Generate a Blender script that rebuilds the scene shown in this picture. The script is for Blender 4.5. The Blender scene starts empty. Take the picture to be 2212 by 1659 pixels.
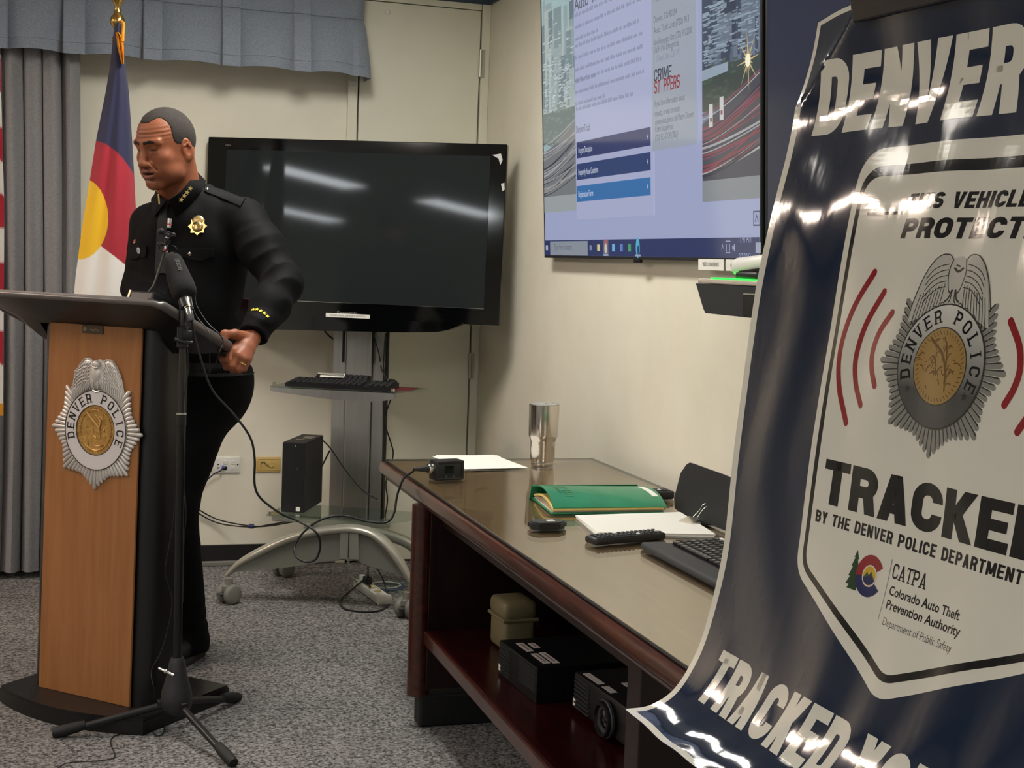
import bpy, bmesh, math, random
import numpy as np
from mathutils import Vector, Matrix
from mathutils.geometry import tessellate_polygon

# ---------------------------------------------------------------- camera, world, exposure
SC = bpy.context.scene
COL = SC.collection
FPX = 3000.0                       # focal length in pixels of the 2212 px wide frame
PITCH, ROLL, YAW = (math.radians(a) for a in (4.93, 2.146, 17.51))
CAMH = 1.40
C0 = np.array([0.0, 0.0, CAMH])
_f = np.array([math.sin(YAW)*math.cos(PITCH), math.cos(YAW)*math.cos(PITCH), -math.sin(PITCH)])
_r = np.array([math.cos(YAW), -math.sin(YAW), 0.0])
_u = np.cross(_r, _f)
RT = math.cos(ROLL)*_r + math.sin(ROLL)*_u
UP = np.cross(RT, _f)
cam_d = bpy.data.cameras.new('camera')
cam_d.sensor_fit = 'HORIZONTAL'; cam_d.sensor_width = 36.0
cam_d.lens = FPX*36.0/2212.0
cam_d.clip_start = 0.05; cam_d.clip_end = 60
cam_o = bpy.data.objects.new('camera', cam_d); COL.objects.link(cam_o)
_m = Matrix.Identity(4)
for i in range(3):
    _m[i][0], _m[i][1], _m[i][2], _m[i][3] = RT[i], UP[i], -_f[i], C0[i]
cam_o.matrix_world = _m
SC.camera = cam_o

world = bpy.data.worlds.new('world'); SC.world = world; world.use_nodes = True
world.node_tree.nodes['Background'].inputs[0].default_value = (0.9, 0.95, 1.0, 1)
world.node_tree.nodes['Background'].inputs[1].default_value = 0.05
SC.view_settings.view_transform = 'Standard'
SC.view_settings.look = 'None'
SC.view_settings.gamma = 1.0
SC.view_settings.use_curve_mapping = False
SC.view_settings.exposure = 0.55
CEIL_Z = 2.75
# recessed ceiling troffers: (x, y, half width, half length, strength, colour); built by ceiling_light() below
TROFFERS = [(0.75, 4.35, .15, .60, 26, (1, .97, .90)), (0.95, 1.2, .15, .60, 14, (1, .97, .90)),
            (-2.3, 4.95, .15, .60, 40, (1, .80, .66)), (-1.2, 3.0, .15, .60, 8, (1, .93, .84)),
            (-3.3, 1.35, .16, .58, 24, (.90, .96, 1)), (-3.1, -.55, .16, .58, 24, (.90, .96, 1)),
            (-5.1, -.45, .16, .58, 24, (.90, .96, 1)), (0.95, -2.0, .15, .60, 12, (1, .97, .92))]

# ---------------------------------------------------------------- pixel helpers (rays of the camera above)
def ray(x, y): return _f*FPX + RT*(x-1106.0) - UP*(y-829.5)
def Zp(x, y, z):
    d = ray(x, y); return C0 + d*((z-CAMH)/d[2])
def Yp(x, y, Y):
    d = ray(x, y); return C0 + d*(Y/d[1])
def Xp(x, y, X):
    d = ray(x, y); return C0 + d*(X/d[0])
def Dp(x, y, dist): return C0 + ray(x, y)*(dist/FPX)
def Pp(x, y, p0, n):
    d = ray(x, y); n = np.array(n, float); return C0 + d*(((np.array(p0, float)-C0) @ n)/(d @ n))
# ---------------------------------------------------------------- mesh library
def V(*a): return np.array(a, float)
def unit(v):
    v = np.array(v, float); return v/max(1e-12, np.linalg.norm(v))
class MB:
    def __init__(s): s.v = []; s.f = []; s.m = []
    def add(s, vs, fs, mi=0):
        o = len(s.v); s.v.extend([tuple(map(float, p)) for p in vs])
        s.f.extend([tuple(int(i)+o for i in f) for f in fs]); s.m.extend([mi]*len(fs)); return s
    def bm(s, bm, M=None, mi=0):
        bm.verts.index_update()
        vs = [(M @ v.co) if M is not None else v.co for v in bm.verts]
        s.add(vs, [[v.index for v in f.verts] for f in bm.faces], mi); bm.free(); return s
    def box(s, c, size, ax=None, bev=0.0, seg=2, mi=0):
        """box centred at c; ax = three axis vectors"""
        bm = bmesh.new(); bmesh.ops.create_cube(bm, size=1.0)
        for v in bm.verts: v.co = Vector((v.co.x*size[0], v.co.y*size[1], v.co.z*size[2]))
        if bev > 0:
            bmesh.ops.bevel(bm, geom=list(bm.edges), offset=min(bev, .49*min(size)), segments=seg, profile=.5, affect='EDGES')
        A = np.eye(3) if ax is None else np.array([unit(a) for a in ax]).T
        M = Matrix([[A[i][0], A[i][1], A[i][2], c[i]] for i in range(3)] + [[0, 0, 0, 1]])
        return s.bm(bm, M, mi)
    def tube(s, pts, r, n=10, sub=0, closed=False, cap=True, mi=0, flat=None):
        P = [np.array(p, float) for p in pts]
        R = list(r) if hasattr(r, '__len__') else [r]*len(P)
        if sub:
            P, R = catmull(P, sub, closed, R)
        N = len(P); rings = []; nrm = None
        for i in range(N):
            a = P[(i-1) % N] if (closed or i > 0) else P[i]
            b = P[(i+1) % N] if (closed or i < N-1) else P[i]
            t = unit(b-a)
            if nrm is None:
                h = V(0, 0, 1) if abs(t[2]) < .9 else V(1, 0, 0)
                nrm = unit(np.cross(t, h))
            nrm = unit(nrm - t*(nrm @ t)); bi = np.cross(t, nrm)
            k = 1.0 if flat is None else flat
            rings.append([P[i] + R[i]*(math.cos(2*math.pi*j/n)*nrm + k*math.sin(2*math.pi*j/n)*bi) for j in range(n)])
        vs = [p for q in rings for p in q]; fs = []
        for i in range(N if closed else N-1):
            i2 = (i+1) % N
            for j in range(n):
                j2 = (j+1) % n; fs.append((i*n+j, i*n+j2, i2*n+j2, i2*n+j))
        if cap and not closed:
            fs.append(tuple(reversed(range(n)))); fs.append(tuple((N-1)*n+j for j in range(n)))
        return s.add(vs, fs, mi)
    def lathe(s, prof, c=(0, 0, 0), ax=(0, 0, 1), n=32, mi=0, sx=1.0):
        ax = unit(ax); h = V(1, 0, 0) if abs(ax[0]) < .9 else V(0, 1, 0)
        e1 = unit(np.cross(ax, h)); e2 = np.cross(ax, e1); c = np.array(c, float)
        vs = []; fs = []
        for (r, z) in prof:
            for j in range(n):
                a = 2*math.pi*j/n; vs.append(c + ax*z + r*(math.cos(a)*e1*sx + math.sin(a)*e2))
        k = len(prof)
        for i in range(k-1):
            for j in range(n):
                j2 = (j+1) % n; fs.append((i*n+j, i*n+j2, (i+1)*n+j2, (i+1)*n+j))
        if prof[0][0] > 1e-6: fs.append(tuple(reversed(range(n))))
        if prof[-1][0] > 1e-6: fs.append(tuple((k-1)*n+j for j in range(n)))
        return s.add(vs, fs, mi)
    def prism(s, poly, o, ux, uy, d, mi=0, d0=0.0):
        """2D polygon in the frame (o, ux, uy) extruded from d0 to d along ux x uy"""
        o, ux, uy = (np.array(a, float) for a in (o, ux, uy)); w = unit(np.cross(ux, uy)); n = len(poly)
        tri = tessellate_polygon([[Vector((p[0], p[1], 0)) for p in poly]])
        base = [o + ux*p[0] + uy*p[1] for p in poly]
        vs = [b + w*d0 for b in base] + [b + w*d for b in base]
        fs = [tuple(t) for t in tri] + [tuple(i+n for i in reversed(t)) for t in tri]
        fs += [(i, (i+1) % n, (i+1) % n+n, i+n) for i in range(n)]
        return s.add(vs, fs, mi)
    def flat(s, poly, o, ux, uy, mi=0):
        o, ux, uy = (np.array(a, float) for a in (o, ux, uy))
        tri = tessellate_polygon([[Vector((p[0], p[1], 0)) for p in poly]])
        return s.add([o + ux*p[0] + uy*p[1] for p in poly], [tuple(t) for t in tri], mi)
    def grid(s, G, th=0.0, mi=0, closeu=False):
        """G: rows x cols of points, optional thickness"""
        G = np.array(G, float); r, c, _ = G.shape
        if th == 0:
            return s.add(G.reshape(-1, 3), [(i*c+j, i*c+j+1, (i+1)*c+j+1, (i+1)*c+j) for i in range(r-1) for j in range(c-1)], mi)
        du = np.gradient(G, axis=0); dv = np.gradient(G, axis=1); N = np.cross(du, dv)
        N /= np.maximum(1e-12, np.linalg.norm(N, axis=2, keepdims=True))
        A = (G + N*th/2).reshape(-1, 3); B = (G - N*th/2).reshape(-1, 3); k = r*c
        fs = [(i*c+j, (i+1)*c+j, (i+1)*c+j+1, i*c+j+1) for i in range(r-1) for j in range(c-1)]
        fs2 = [tuple(q+k for q in reversed(f)) for f in fs]
        per = [j for j in range(c)] + [i*c+c-1 for i in range(1, r)] + [(r-1)*c+j for j in range(c-2, -1, -1)] + [i*c for i in range(r-2, 0, -1)]
        side = [(per[i], per[(i+1) % len(per)], per[(i+1) % len(per)]+k, per[i]+k) for i in range(len(per))]
        return s.add(np.vstack([A, B]), fs+fs2+side, mi)
    def sphere(s, c, r, n=16, m=10, mi=0, ax=None):
        rr = r if hasattr(r, '__len__') else (r, r, r); vs = []; fs = []
        A = np.eye(3) if ax is None else np.array([unit(a) for a in ax]).T
        for i in range(m+1):
            t = math.pi*i/m
            for j in range(n):
                a = 2*math.pi*j/n
                vs.append(np.array(c) + A @ V(rr[0]*math.sin(t)*math.cos(a), rr[1]*math.sin(t)*math.sin(a), rr[2]*math.cos(t)))
        for i in range(m):
            for j in range(n):
                j2 = (j+1) % n
                if i == 0: fs.append((j, (i+1)*n+j, (i+1)*n+j2))
                elif i == m-1: fs.append((i*n+j, (i+1)*n+j, i*n+j2))
                else: fs.append((i*n+j, (i+1)*n+j, (i+1)*n+j2, i*n+j2))
        return s.add(vs, fs, mi)

def catmull(P, n, closed=False, R=None):
    P = [np.array(p, float) for p in P]; k = len(P); out = []; ro = []
    R = R or [1]*k
    for i in range(k if closed else k-1):
        if closed: q = [P[(i+d) % k] for d in (-1, 0, 1, 2)]
        else:
            q = [P[i-1] if i > 0 else 2*P[0]-P[1], P[i], P[i+1], P[i+2] if i+2 < k else 2*P[-1]-P[-2]]
        for a in range(n):
            t = a/n
            out.append(.5*(2*q[1]+(q[2]-q[0])*t+(2*q[0]-5*q[1]+4*q[2]-q[3])*t*t+(3*q[1]-q[0]-3*q[2]+q[3])*t**3))
            ro.append(R[i]*(1-t)+R[(i+1) % k]*t)
    if not closed: out.append(P[-1]); ro.append(R[-1])
    return out, ro

WM = {}                                   # object -> world matrix (all objects sit unrotated at their origin)
def _tag(o, label, cat, group, kind):
    if label: o['label'] = label
    if cat: o['category'] = cat
    if group: o['group'] = group
    if kind: o['kind'] = kind
def thing(name, loc, label=None, cat=None, group=None, kind=None):
    o = bpy.data.objects.new(name, None); COL.objects.link(o); o.empty_display_size = .05
    o.location = tuple(map(float, loc)); WM[o] = np.array(loc, float); _tag(o, label, cat, group, kind); return o
def obj(name, mb, mats, parent=None, label=None, cat=None, group=None, kind=None, smooth=None, loc=None):
    """one mesh object from world-space geometry; origin at the parent's, or at the base centre when top-level"""
    vs = np.array(mb.v, float)
    if parent is not None: org = WM[parent]
    elif loc is not None: org = np.array(loc, float)
    else: org = V((vs[:, 0].min()+vs[:, 0].max())/2, (vs[:, 1].min()+vs[:, 1].max())/2, vs[:, 2].min())
    me = bpy.data.meshes.new(name); me.from_pydata((vs-org).tolist(), [], mb.f); me.update()
    if not isinstance(mats, (list, tuple)): mats = [mats]
    for m in mats: me.materials.append(m)
    if len(mats) > 1: me.polygons.foreach_set('material_index', mb.m)
    if smooth is not None:
        me.shade_smooth()
        if smooth < 180: me.set_sharp_from_angle(angle=math.radians(smooth))
    o = bpy.data.objects.new(name, me); COL.objects.link(o)
    WM[o] = org
    if parent is not None: o.parent = parent
    else: o.location = tuple(org)
    _tag(o, label, cat, group, kind); return o

# ---------------------------------------------------------------- materials
def srgb(r, g, b):
    def l(c):
        c /= 255.0; return c/12.92 if c <= .04045 else ((c+.055)/1.055)**2.4
    return (l(r), l(g), l(b), 1)
MATS = {}
def mat(name, col=(.5, .5, .5, 1), rough=.5, metal=0.0, spec=None, emit=None, estr=0, coat=0, sheen=0, alpha=None, trans=0, ior=None):
    m = bpy.data.materials.new(name); m.use_nodes = True; b = m.node_tree.nodes['Principled BSDF']
    b.inputs['Base Color'].default_value = col; b.inputs['Roughness'].default_value = rough; b.inputs['Metallic'].default_value = metal
    if spec is not None: b.inputs['Specular IOR Level'].default_value = spec
    if emit: b.inputs['Emission Color'].default_value = emit; b.inputs['Emission Strength'].default_value = estr
    if coat: b.inputs['Coat Weight'].default_value = coat; b.inputs['Coat Roughness'].default_value = .08
    if sheen: b.inputs['Sheen Weight'].default_value = sheen
    if trans: b.inputs['Transmission Weight'].default_value = trans
    if ior: b.inputs['IOR'].default_value = ior
    MATS[name] = m; return m
def nodes(m): return m.node_tree.nodes, m.node_tree.links, m.node_tree.nodes['Principled BSDF']
def noise_col(m, c1, c2, scale=8, detail=4, rough=.6, stretch=None, pos=(.35, .65), bump=0, bscale=None, bdist=.002):
    N, L, b = nodes(m)
    tc = N.new('ShaderNodeTexCoord'); mp = N.new('ShaderNodeMapping'); L.new(tc.outputs['Object'], mp.inputs[0])
    if stretch: mp.inputs['Scale'].default_value = stretch
    t = N.new('ShaderNodeTexNoise'); t.inputs['Scale'].default_value = scale; t.inputs['Detail'].default_value = detail; t.inputs['Roughness'].default_value = rough
    L.new(mp.outputs[0], t.inputs['Vector'])
    r = N.new('ShaderNodeValToRGB'); r.color_ramp.elements[0].position = pos[0]; r.color_ramp.elements[1].position = pos[1]
    r.color_ramp.elements[0].color = c1; r.color_ramp.elements[1].color = c2
    L.new(t.outputs['Fac'], r.inputs[0]); L.new(r.outputs[0], b.inputs['Base Color'])
    if bump:
        t2 = t
        if bscale:
            t2 = N.new('ShaderNodeTexNoise'); t2.inputs['Scale'].default_value = bscale; t2.inputs['Detail'].default_value = 3
            L.new(mp.outputs[0], t2.inputs['Vector'])
        bp = N.new('ShaderNodeBump'); bp.inputs['Strength'].default_value = bump; bp.inputs['Distance'].default_value = bdist
        L.new(t2.outputs['Fac'], bp.inputs['Height']); L.new(bp.outputs[0], b.inputs['Normal'])
    return m
S = srgb
M_wall = noise_col(mat('cream_paint', rough=.6), S(226, 219, 200), S(232, 226, 208), 3, bump=.25, bscale=260, bdist=.001)
M_slate = mat('slate_paint', S(72, 84, 98), .6)
M_ceil = mat('ceiling_white', S(225, 222, 212), .8)
M_carpet = mat('carpet', rough=.95)
noise_col(M_carpet, S(40, 39, 40), S(158, 155, 153), 115, 3, .6, pos=(.36, .66), bump=.9, bdist=.005)
M_door = noise_col(mat('cabinet_paint', rough=.42), S(222, 219, 200), S(228, 225, 207), 2)
M_blackbase = mat('black_baseboard', S(24, 22, 22), .45)
M_gap = mat('dark_gap', S(40, 38, 32), .9)
M_black = mat('black_plastic', S(20, 20, 21), .42)
M_blackgloss = mat('gloss_black', S(6, 7, 8), .07, spec=.6)
M_blackmatte = mat('matte_black', S(17, 17, 18), .65)
M_screen_off = mat('dark_screen', S(38, 42, 43), .045, spec=.16)
M_grey = mat('grey_plastic', S(118, 116, 108), .5)
M_dgrey = mat('dark_grey_plastic', S(62, 64, 66), .5)
M_white = mat('white_plastic', S(228, 226, 218), .4)
M_paper = mat('white_paper', S(238, 236, 228), .75)
M_alu = noise_col(mat('brushed_aluminium', rough=.38, metal=.75), S(170, 168, 164), S(178, 176, 172), 60, 3, stretch=(1, 1, .05))
M_alu2 = mat('silver_paint', S(186, 184, 172), .33, metal=.55)
M_steel = mat('brushed_steel', S(206, 199, 190), .2, metal=1)
M_chrome = mat('chrome', S(225, 222, 215), .12, metal=1)
M_brass = mat('brass', S(205, 165, 90), .22, metal=1)
M_gold = mat('gold_metal', S(216, 184, 124), .25, metal=1)
def thin_glass(name, tint):
    """clear sheet glass: see-through with a Fresnel reflection, lets light pass"""
    m = bpy.data.materials.new(name); m.use_nodes = True; N, L = m.node_tree.nodes, m.node_tree.links; N.clear()
    o = N.new('ShaderNodeOutputMaterial'); t = N.new('ShaderNodeBsdfTransparent'); g = N.new('ShaderNodeBsdfGlossy'); fr = N.new('ShaderNodeFresnel'); mx = N.new('ShaderNodeMixShader')
    t.inputs[0].default_value = tint; g.inputs['Roughness'].default_value = .03; 
    ge = N.new('ShaderNodeNewGeometry'); mi = N.new('ShaderNodeMapRange'); L.new(ge.outputs['Backfacing'], mi.inputs[0]); mi.inputs[3].default_value = 2.5; mi.inputs[4].default_value = 1/2.5; L.new(mi.outputs[0], fr.inputs[0])
    L.new(fr.outputs[0], mx.inputs[0]); L.new(t.outputs[0], mx.inputs[1]); L.new(g.outputs[0], mx.inputs[2]); L.new(mx.outputs[0], o.inputs[0]); MATS[name] = m; return m
M_glass = mat('clear_glass', (.93, .97, .95, 1), .02, trans=1, ior=1.45)
M_cable = mat('black_cable', S(18, 18, 19), .45)
M_cableb = mat('blue_cable', S(60, 92, 150), .5)
M_cablew = mat('white_cable', S(196, 196, 190), .5)
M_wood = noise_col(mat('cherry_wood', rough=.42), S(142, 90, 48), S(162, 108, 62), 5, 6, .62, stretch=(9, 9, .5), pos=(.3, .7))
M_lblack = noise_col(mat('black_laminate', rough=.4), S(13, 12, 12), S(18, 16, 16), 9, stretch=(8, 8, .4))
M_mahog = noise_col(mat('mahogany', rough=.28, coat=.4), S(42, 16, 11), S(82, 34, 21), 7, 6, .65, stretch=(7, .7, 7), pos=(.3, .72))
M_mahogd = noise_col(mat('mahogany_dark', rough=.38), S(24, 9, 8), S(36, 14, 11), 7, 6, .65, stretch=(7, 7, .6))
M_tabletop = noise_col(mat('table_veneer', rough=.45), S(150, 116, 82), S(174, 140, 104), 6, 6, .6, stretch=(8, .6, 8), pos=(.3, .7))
M_cloth_blue = noise_col(mat('blue_grey_fabric', rough=.9, sheen=.25), S(116, 124, 136), S(136, 144, 155), 220, 2, bump=.3, bdist=.001)
M_curtain = noise_col(mat('grey_drape_fabric', rough=.9, sheen=.2), S(126, 124, 126), S(142, 140, 142), 200, 2, bump=.2, bdist=.001)
M_goldcloth = mat('gold_fringe_cloth', S(222, 150, 30), .7)

# ---------------------------------------------------------------- lettering
def glyph(ch, w=.6, t=.2, serif=False, round_=.16):
    """capital letters and digits as flat polygons in a box w wide and 1 high; stroke t"""
    l, r, b, T, m = t/2, w-t/2, t/2, 1-t/2, .5
    c = min(round_+t*.3, (w-t)/2*.98, .45); out = []
    def poly(*p): out.append(list(p))
    def line(pts, tw=t, closed=False):
        pts = [np.array(p, float) for p in pts]; n = len(pts); L = []; R_ = []
        for i in range(n):
            a = pts[(i-1) % n] if closed or i > 0 else None; d = pts[(i+1) % n] if closed or i < n-1 else None
            d1 = unit(pts[i]-a) if a is not None else None; d2 = unit(d-pts[i]) if d is not None else None
            if d1 is None: d1 = d2
            if d2 is None: d2 = d1
            n1 = V(-d1[1], d1[0]); n2 = V(-d2[1], d2[0]); q = unit(n1+n2); k = 1/max(.5, q @ n1)
            L.append(pts[i]+q*tw/2*k); R_.append(pts[i]-q*tw/2*k)
        for i in range(n if closed else n-1):
            j = (i+1) % n; out.append([tuple(R_[i]), tuple(R_[j]), tuple(L[j]), tuple(L[i])])
    def arc(cx, cy, rx, ry, a0, a1, k=6):
        return [(cx+rx*math.cos(math.radians(a0+(a1-a0)*i/k)), cy+ry*math.sin(math.radians(a0+(a1-a0)*i/k))) for i in range(k+1)]
    def vbar(x, y0=0, y1=1): poly((x-t/2, y0), (x+t/2, y0), (x+t/2, y1), (x-t/2, y1))
    def hbar(y, x0, x1, tt=None):
        tt = tt or t*.86; poly((x0, y-tt/2), (x1, y-tt/2), (x1, y+tt/2), (x0, y+tt/2))
    def par(x0, x1, y0=0, y1=1, k=1.08):
        h = t*k/2; poly((x0-h, y0), (x0+h, y0), (x1+h, y1), (x1-h, y1))
    h2 = t*.5; hb = t*.43
    if ch in 'BDEFHKLMNPRI': vbar(l if ch != 'I' else w/2)
    if ch == 'D': line([(l, 1-h2)] + arc(r-c, 1-h2-c, c, c, 90, 0) + arc(r-c, h2+c, c, c, 0, -90) + [(l, h2)])
    elif ch == 'E': hbar(1-hb, l, w); hbar(m, l, w*.9); hbar(hb, l, w)
    elif ch == 'F': hbar(1-hb, l, w); hbar(m, l, w*.88)
    elif ch == 'L': hbar(hb, l, w)
    elif ch == 'H': vbar(r); hbar(m, l, r)
    elif ch == 'N': vbar(r); poly((0, 1), (t*1.1, 1), (w, 0), (w-t*1.1, 0))
    elif ch == 'M': vbar(r); par(w/2, l+t*.1, 0.12, 1); par(w/2, r-t*.1, .12, 1)
    elif ch == 'V':
        k_ = min(.34, t*1.15); poly((0, 1), (t*1.02, 1), (w/2, k_), (w/2-t*.5, 0)); poly((w-t*1.02, 1), (w, 1), (w/2+t*.5, 0), (w/2, k_)); poly((w/2-t*.5, 0), (w/2+t*.5, 0), (w/2, k_))
    elif ch == 'W': par(w*.28, t*.5, 0, 1, .9); par(w*.28, w/2, 0, 1, .9); par(w*.72, w/2, 0, 1, .9); par(w*.72, w-t*.5, 0, 1, .9)
    elif ch == 'A': par(t*.54, w/2); par(w-t*.54, w/2); hbar(.27, w*.22, w*.78, t*.7)
    elif ch == 'T': vbar(w/2); hbar(1-hb, 0, w)
    elif ch == 'Y': vbar(w/2, 0, .5); par(w/2, t*.54, .38, 1); par(w/2, w-t*.54, .38, 1)
    elif ch == 'K': par(l+t*.25, w-t*.6, .34, 1, 1.15); par(w-t*.6, l+t*.5, 0, .62, 1.15)
    elif ch in 'PRB':
        mid = .46 if ch != 'B' else .52; cc = min(c, .22, (1-h2-mid)/2-.004, (mid-h2)/2-.004 if ch == 'B' else 1)
        line([(l, 1-h2)] + arc(r-cc, 1-h2-cc, cc, cc, 90, 0) + arc(r-cc, mid+cc, cc, cc, 0, -90) + [(l, mid)])
        if ch == 'R': par(w-t*.56, w-t*1.02, 0, .50, 1.12)
        if ch == 'B': line([(l, mid)] + arc(r-cc, mid-cc, cc, cc, 90, 0) + arc(r-cc, h2+cc, cc, cc, 0, -90) + [(l, h2)])
    elif ch in 'OQ0': line(arc(r-c, 1-h2-c, c, c, 0, 90)[:-1] + [(r-c, 1-h2)] + arc(l+c, 1-h2-c, c, c, 90, 180) + arc(l+c, h2+c, c, c, 180, 270) + arc(r-c, h2+c, c, c, 270, 360), closed=True)
    elif ch == 'C': line([(r, min(.66, 1-h2-c-.012))] + arc(r-c, 1-h2-c, c, c, 0, 90) + arc(l+c, 1-h2-c, c, c, 90, 180) + arc(l+c, h2+c, c, c, 180, 270) + arc(r-c, h2+c, c, c, 270, 360) + [(r, max(.34, h2+c+.012))])
    elif ch == 'G': line([(r, .68)] + arc(r-c, 1-h2-c, c, c, 0, 90) + arc(l+c, 1-h2-c, c, c, 90, 180) + arc(l+c, h2+c, c, c, 180, 270) + arc(r-c, h2+c, c, c, 270, 360) + [(r, .45), (w/2, .45)])
    elif ch == 'U': line([(l, 1)] + arc(l+c, h2+c, c, c, 180, 270) + arc(r-c, h2+c, c, c, 270, 360) + [(r, 1)])
    elif ch == 'J': line([(l, .3)] + arc(l+c, h2+c, c, c, 180, 270) + arc(r-c, h2+c, c, c, 270, 360) + [(r, 1)])
    elif ch == 'S':
        cc = min(c, .2, (.5-h2)/2-.004)
        line(arc(r-cc, 1-h2-cc, cc, cc, 12, 90) + arc(l+cc, 1-h2-cc, cc, cc, 90, 180) + arc(l+cc, m+cc, cc, cc, 180, 270, 4) + arc(r-cc, m-cc, cc, cc, 90, 0, 4) + arc(r-cc, h2+cc, cc, cc, 0, -90) + arc(l+cc, h2+cc, cc, cc, -90, -168))
    if serif:
        k = max(.11, t*.55); hh = .075
        def sf(x, y): poly((x-t/2-k, y), (x+t/2+k, y), (x+t/2+k, y+hh), (x-t/2-k, y+hh))
        ends = {'D': [(l, 0), (l, 1-hh)], 'E': [(l, 0), (l, 1-hh)], 'N': [(l, 0), (l, 1-hh), (r, 1-hh)], 'V': [(t*.54, 1-hh), (w-t*.54, 1-hh)], 'R': [(l, 0), (l, 1-hh), (w-t*.5, 0)],
                'P': [(l, 0), (l, 1-hh)], 'L': [(l, 0), (l, 1-hh)], 'I': [(w/2, 0), (w/2, 1-hh)], 'T': [(w/2, 0)], 'A': [(t*.54, 0), (w-t*.54, 0)]}
        for e in ends.get(ch, []): sf(*e)
        if ch in 'EL': poly((w-.07, 0), (w, 0), (w+.03, .26), (w, .26))
        if ch == 'E': poly((w-.07, 1), (w, 1), (w+.02, .76), (w-.01, .76))
        if ch == 'T': poly((0, 1), (.06, 1), (.02, .74), (-.02, .74)); poly((w-.06, 1), (w, 1), (w+.02, .74), (w-.02, .74))
        if ch == 'C': poly((r-t*.2, .66), (w, .62), (w, .94), (r, .86))
    return out
WID = {'I': .42, 'M': 1.3, 'W': 1.35, 'L': .86, 'T': .95, 'E': .9, 'F': .86, ' ': .55, '1': .6}
def caps(text, w=.6, t=.2, gap=.08, serif=False, shear=0.0):
    """polygons of a line of capitals, height 1; returns (polys, total width)"""
    x = 0; P = []
    for ch in text:
        ww = w*WID.get(ch, 1.0)
        if ch == 'I': ww = max(t, t*1.05)
        if ch != ' ':
            for p in glyph(ch, ww, t, serif): P.append([(q[0]+x+shear*q[1], q[1]) for q in p])
        x += ww + gap
    return P, x-gap
def fit_caps(text, x0, x1, y0, y1, **k):
    P, W = caps(text, **k)
    return [[(x0+q[0]/W*(x1-x0), y0+q[1]*(y1-y0)) for q in p] for p in P]
def font_mesh(text, bold=0.0, spacing=1.0):
    """Blender's built-in font as a flat mesh: verts (n,2), faces; cap height ~ .73"""
    cu = bpy.data.curves.new('t', 'FONT'); cu.body = text; cu.size = 1; cu.offset = bold; cu.space_character = spacing; cu.resolution_u = 3
    o = bpy.data.objects.new('t', cu); COL.objects.link(o)
    dg = bpy.context.evaluated_depsgraph_get(); me = bpy.data.meshes.new_from_object(o.evaluated_get(dg))
    vs = np.array([v.co[:2] for v in me.vertices]).reshape(-1, 2); fs = [tuple(p.vertices) for p in me.polygons]
    bpy.data.objects.remove(o); bpy.data.curves.remove(cu); bpy.data.meshes.remove(me)
    return vs, fs
def fit_font(text, x0, x1, y0, h, bold=0.0):
    """text from x0 to x1 with its baseline at y0, capitals h high"""
    vs, fs = font_mesh(text, bold); W = max(1e-6, vs[:, 0].max()-vs[:, 0].min())
    out = vs.copy(); out[:, 0] = x0+(vs[:, 0]-vs[:, 0].min())/W*(x1-x0); out[:, 1] = y0+vs[:, 1]*(h/.70)
    return out, fs
def put2d(mb, vs, fs, o, ux, uy, mi=0):
    o, ux, uy = (np.array(a, float) for a in (o, ux, uy))
    mb.add([o+ux*p[0]+uy*p[1] for p in vs], fs, mi)
def put_polys(mb, P, o, ux, uy, mi=0):
    for p in P:
        if len(p) == 4:
            o_, ux_, uy_ = (np.array(a, float) for a in (o, ux, uy)); mb.add([o_+ux_*q[0]+uy_*q[1] for q in p], [(0, 1, 2, 3)], mi)
        else: mb.flat(p, o, ux, uy, mi)
def star2d(cx, cy, r, k=5, ri=.42, a0=90):
    return [(cx+(r if i % 2 == 0 else r*ri)*math.cos(math.radians(a0+180*i/k)), cy+(r if i % 2 == 0 else r*ri)*math.sin(math.radians(a0+180*i/k))) for i in range(2*k)]
def badge_star_r(th, R, r0, k=8):
    """radius of a k-pointed star outline with straight flanks, th=0 at a tip"""
    seg = math.pi/k; a = abs((th+seg) % (2*seg)-seg)
    dx, dy = r0*math.cos(seg)-R, r0*math.sin(seg)
    return R*dy/(math.cos(a)*dy-math.sin(a)*dx)
# ---------------------------------------------------------------- the room shell
BY, RX, LX, FY = 6.26, 1.80, -6.4, -4.2            # back wall, right wall, left wall, wall behind the camera
WT = 2.578                                          # top of the cream paint
def struct(name, mb, m, parent=None, smooth=None): return obj(name, mb, m, parent, kind='structure' if parent is None else None, smooth=smooth)
struct('floor', MB().box(((LX+RX)/2, (FY+BY)/2, -.05), (RX-LX+.4, BY-FY+.4, .1)), M_carpet)
struct('ceiling', MB().box(((LX+RX)/2, (FY+BY)/2, CEIL_Z+.05), (RX-LX+.4, BY-FY+.4, .1)), M_ceil)
struct('wall_back', MB().box(((LX+RX)/2, BY+.05, CEIL_Z/2), (RX-LX+.2, .1, CEIL_Z)), M_wall)
struct('wall_right', MB().box((RX+.05, (FY+BY)/2, CEIL_Z/2), (.1, BY-FY, CEIL_Z)), M_wall)
struct('wall_left', MB().box((LX-.05, (FY+BY)/2, CEIL_Z/2), (.1, BY-FY, CEIL_Z)), M_wall)
struct('wall_front', MB().box(((LX+RX)/2, FY-.05, CEIL_Z/2), (RX-LX+.2, .1, CEIL_Z)), M_wall)
struct('trim_1', MB().box(((LX+RX)/2, BY-.006, (WT+CEIL_Z)/2), (RX-LX, .012, CEIL_Z-WT)), M_slate)
struct('trim_2', MB().box((RX-.006, (FY+BY-.03)/2, (WT+CEIL_Z)/2), (.012, BY-FY-.03, CEIL_Z-WT)), M_slate)
bz = Yp(450, 1177, BY)[2]
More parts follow.
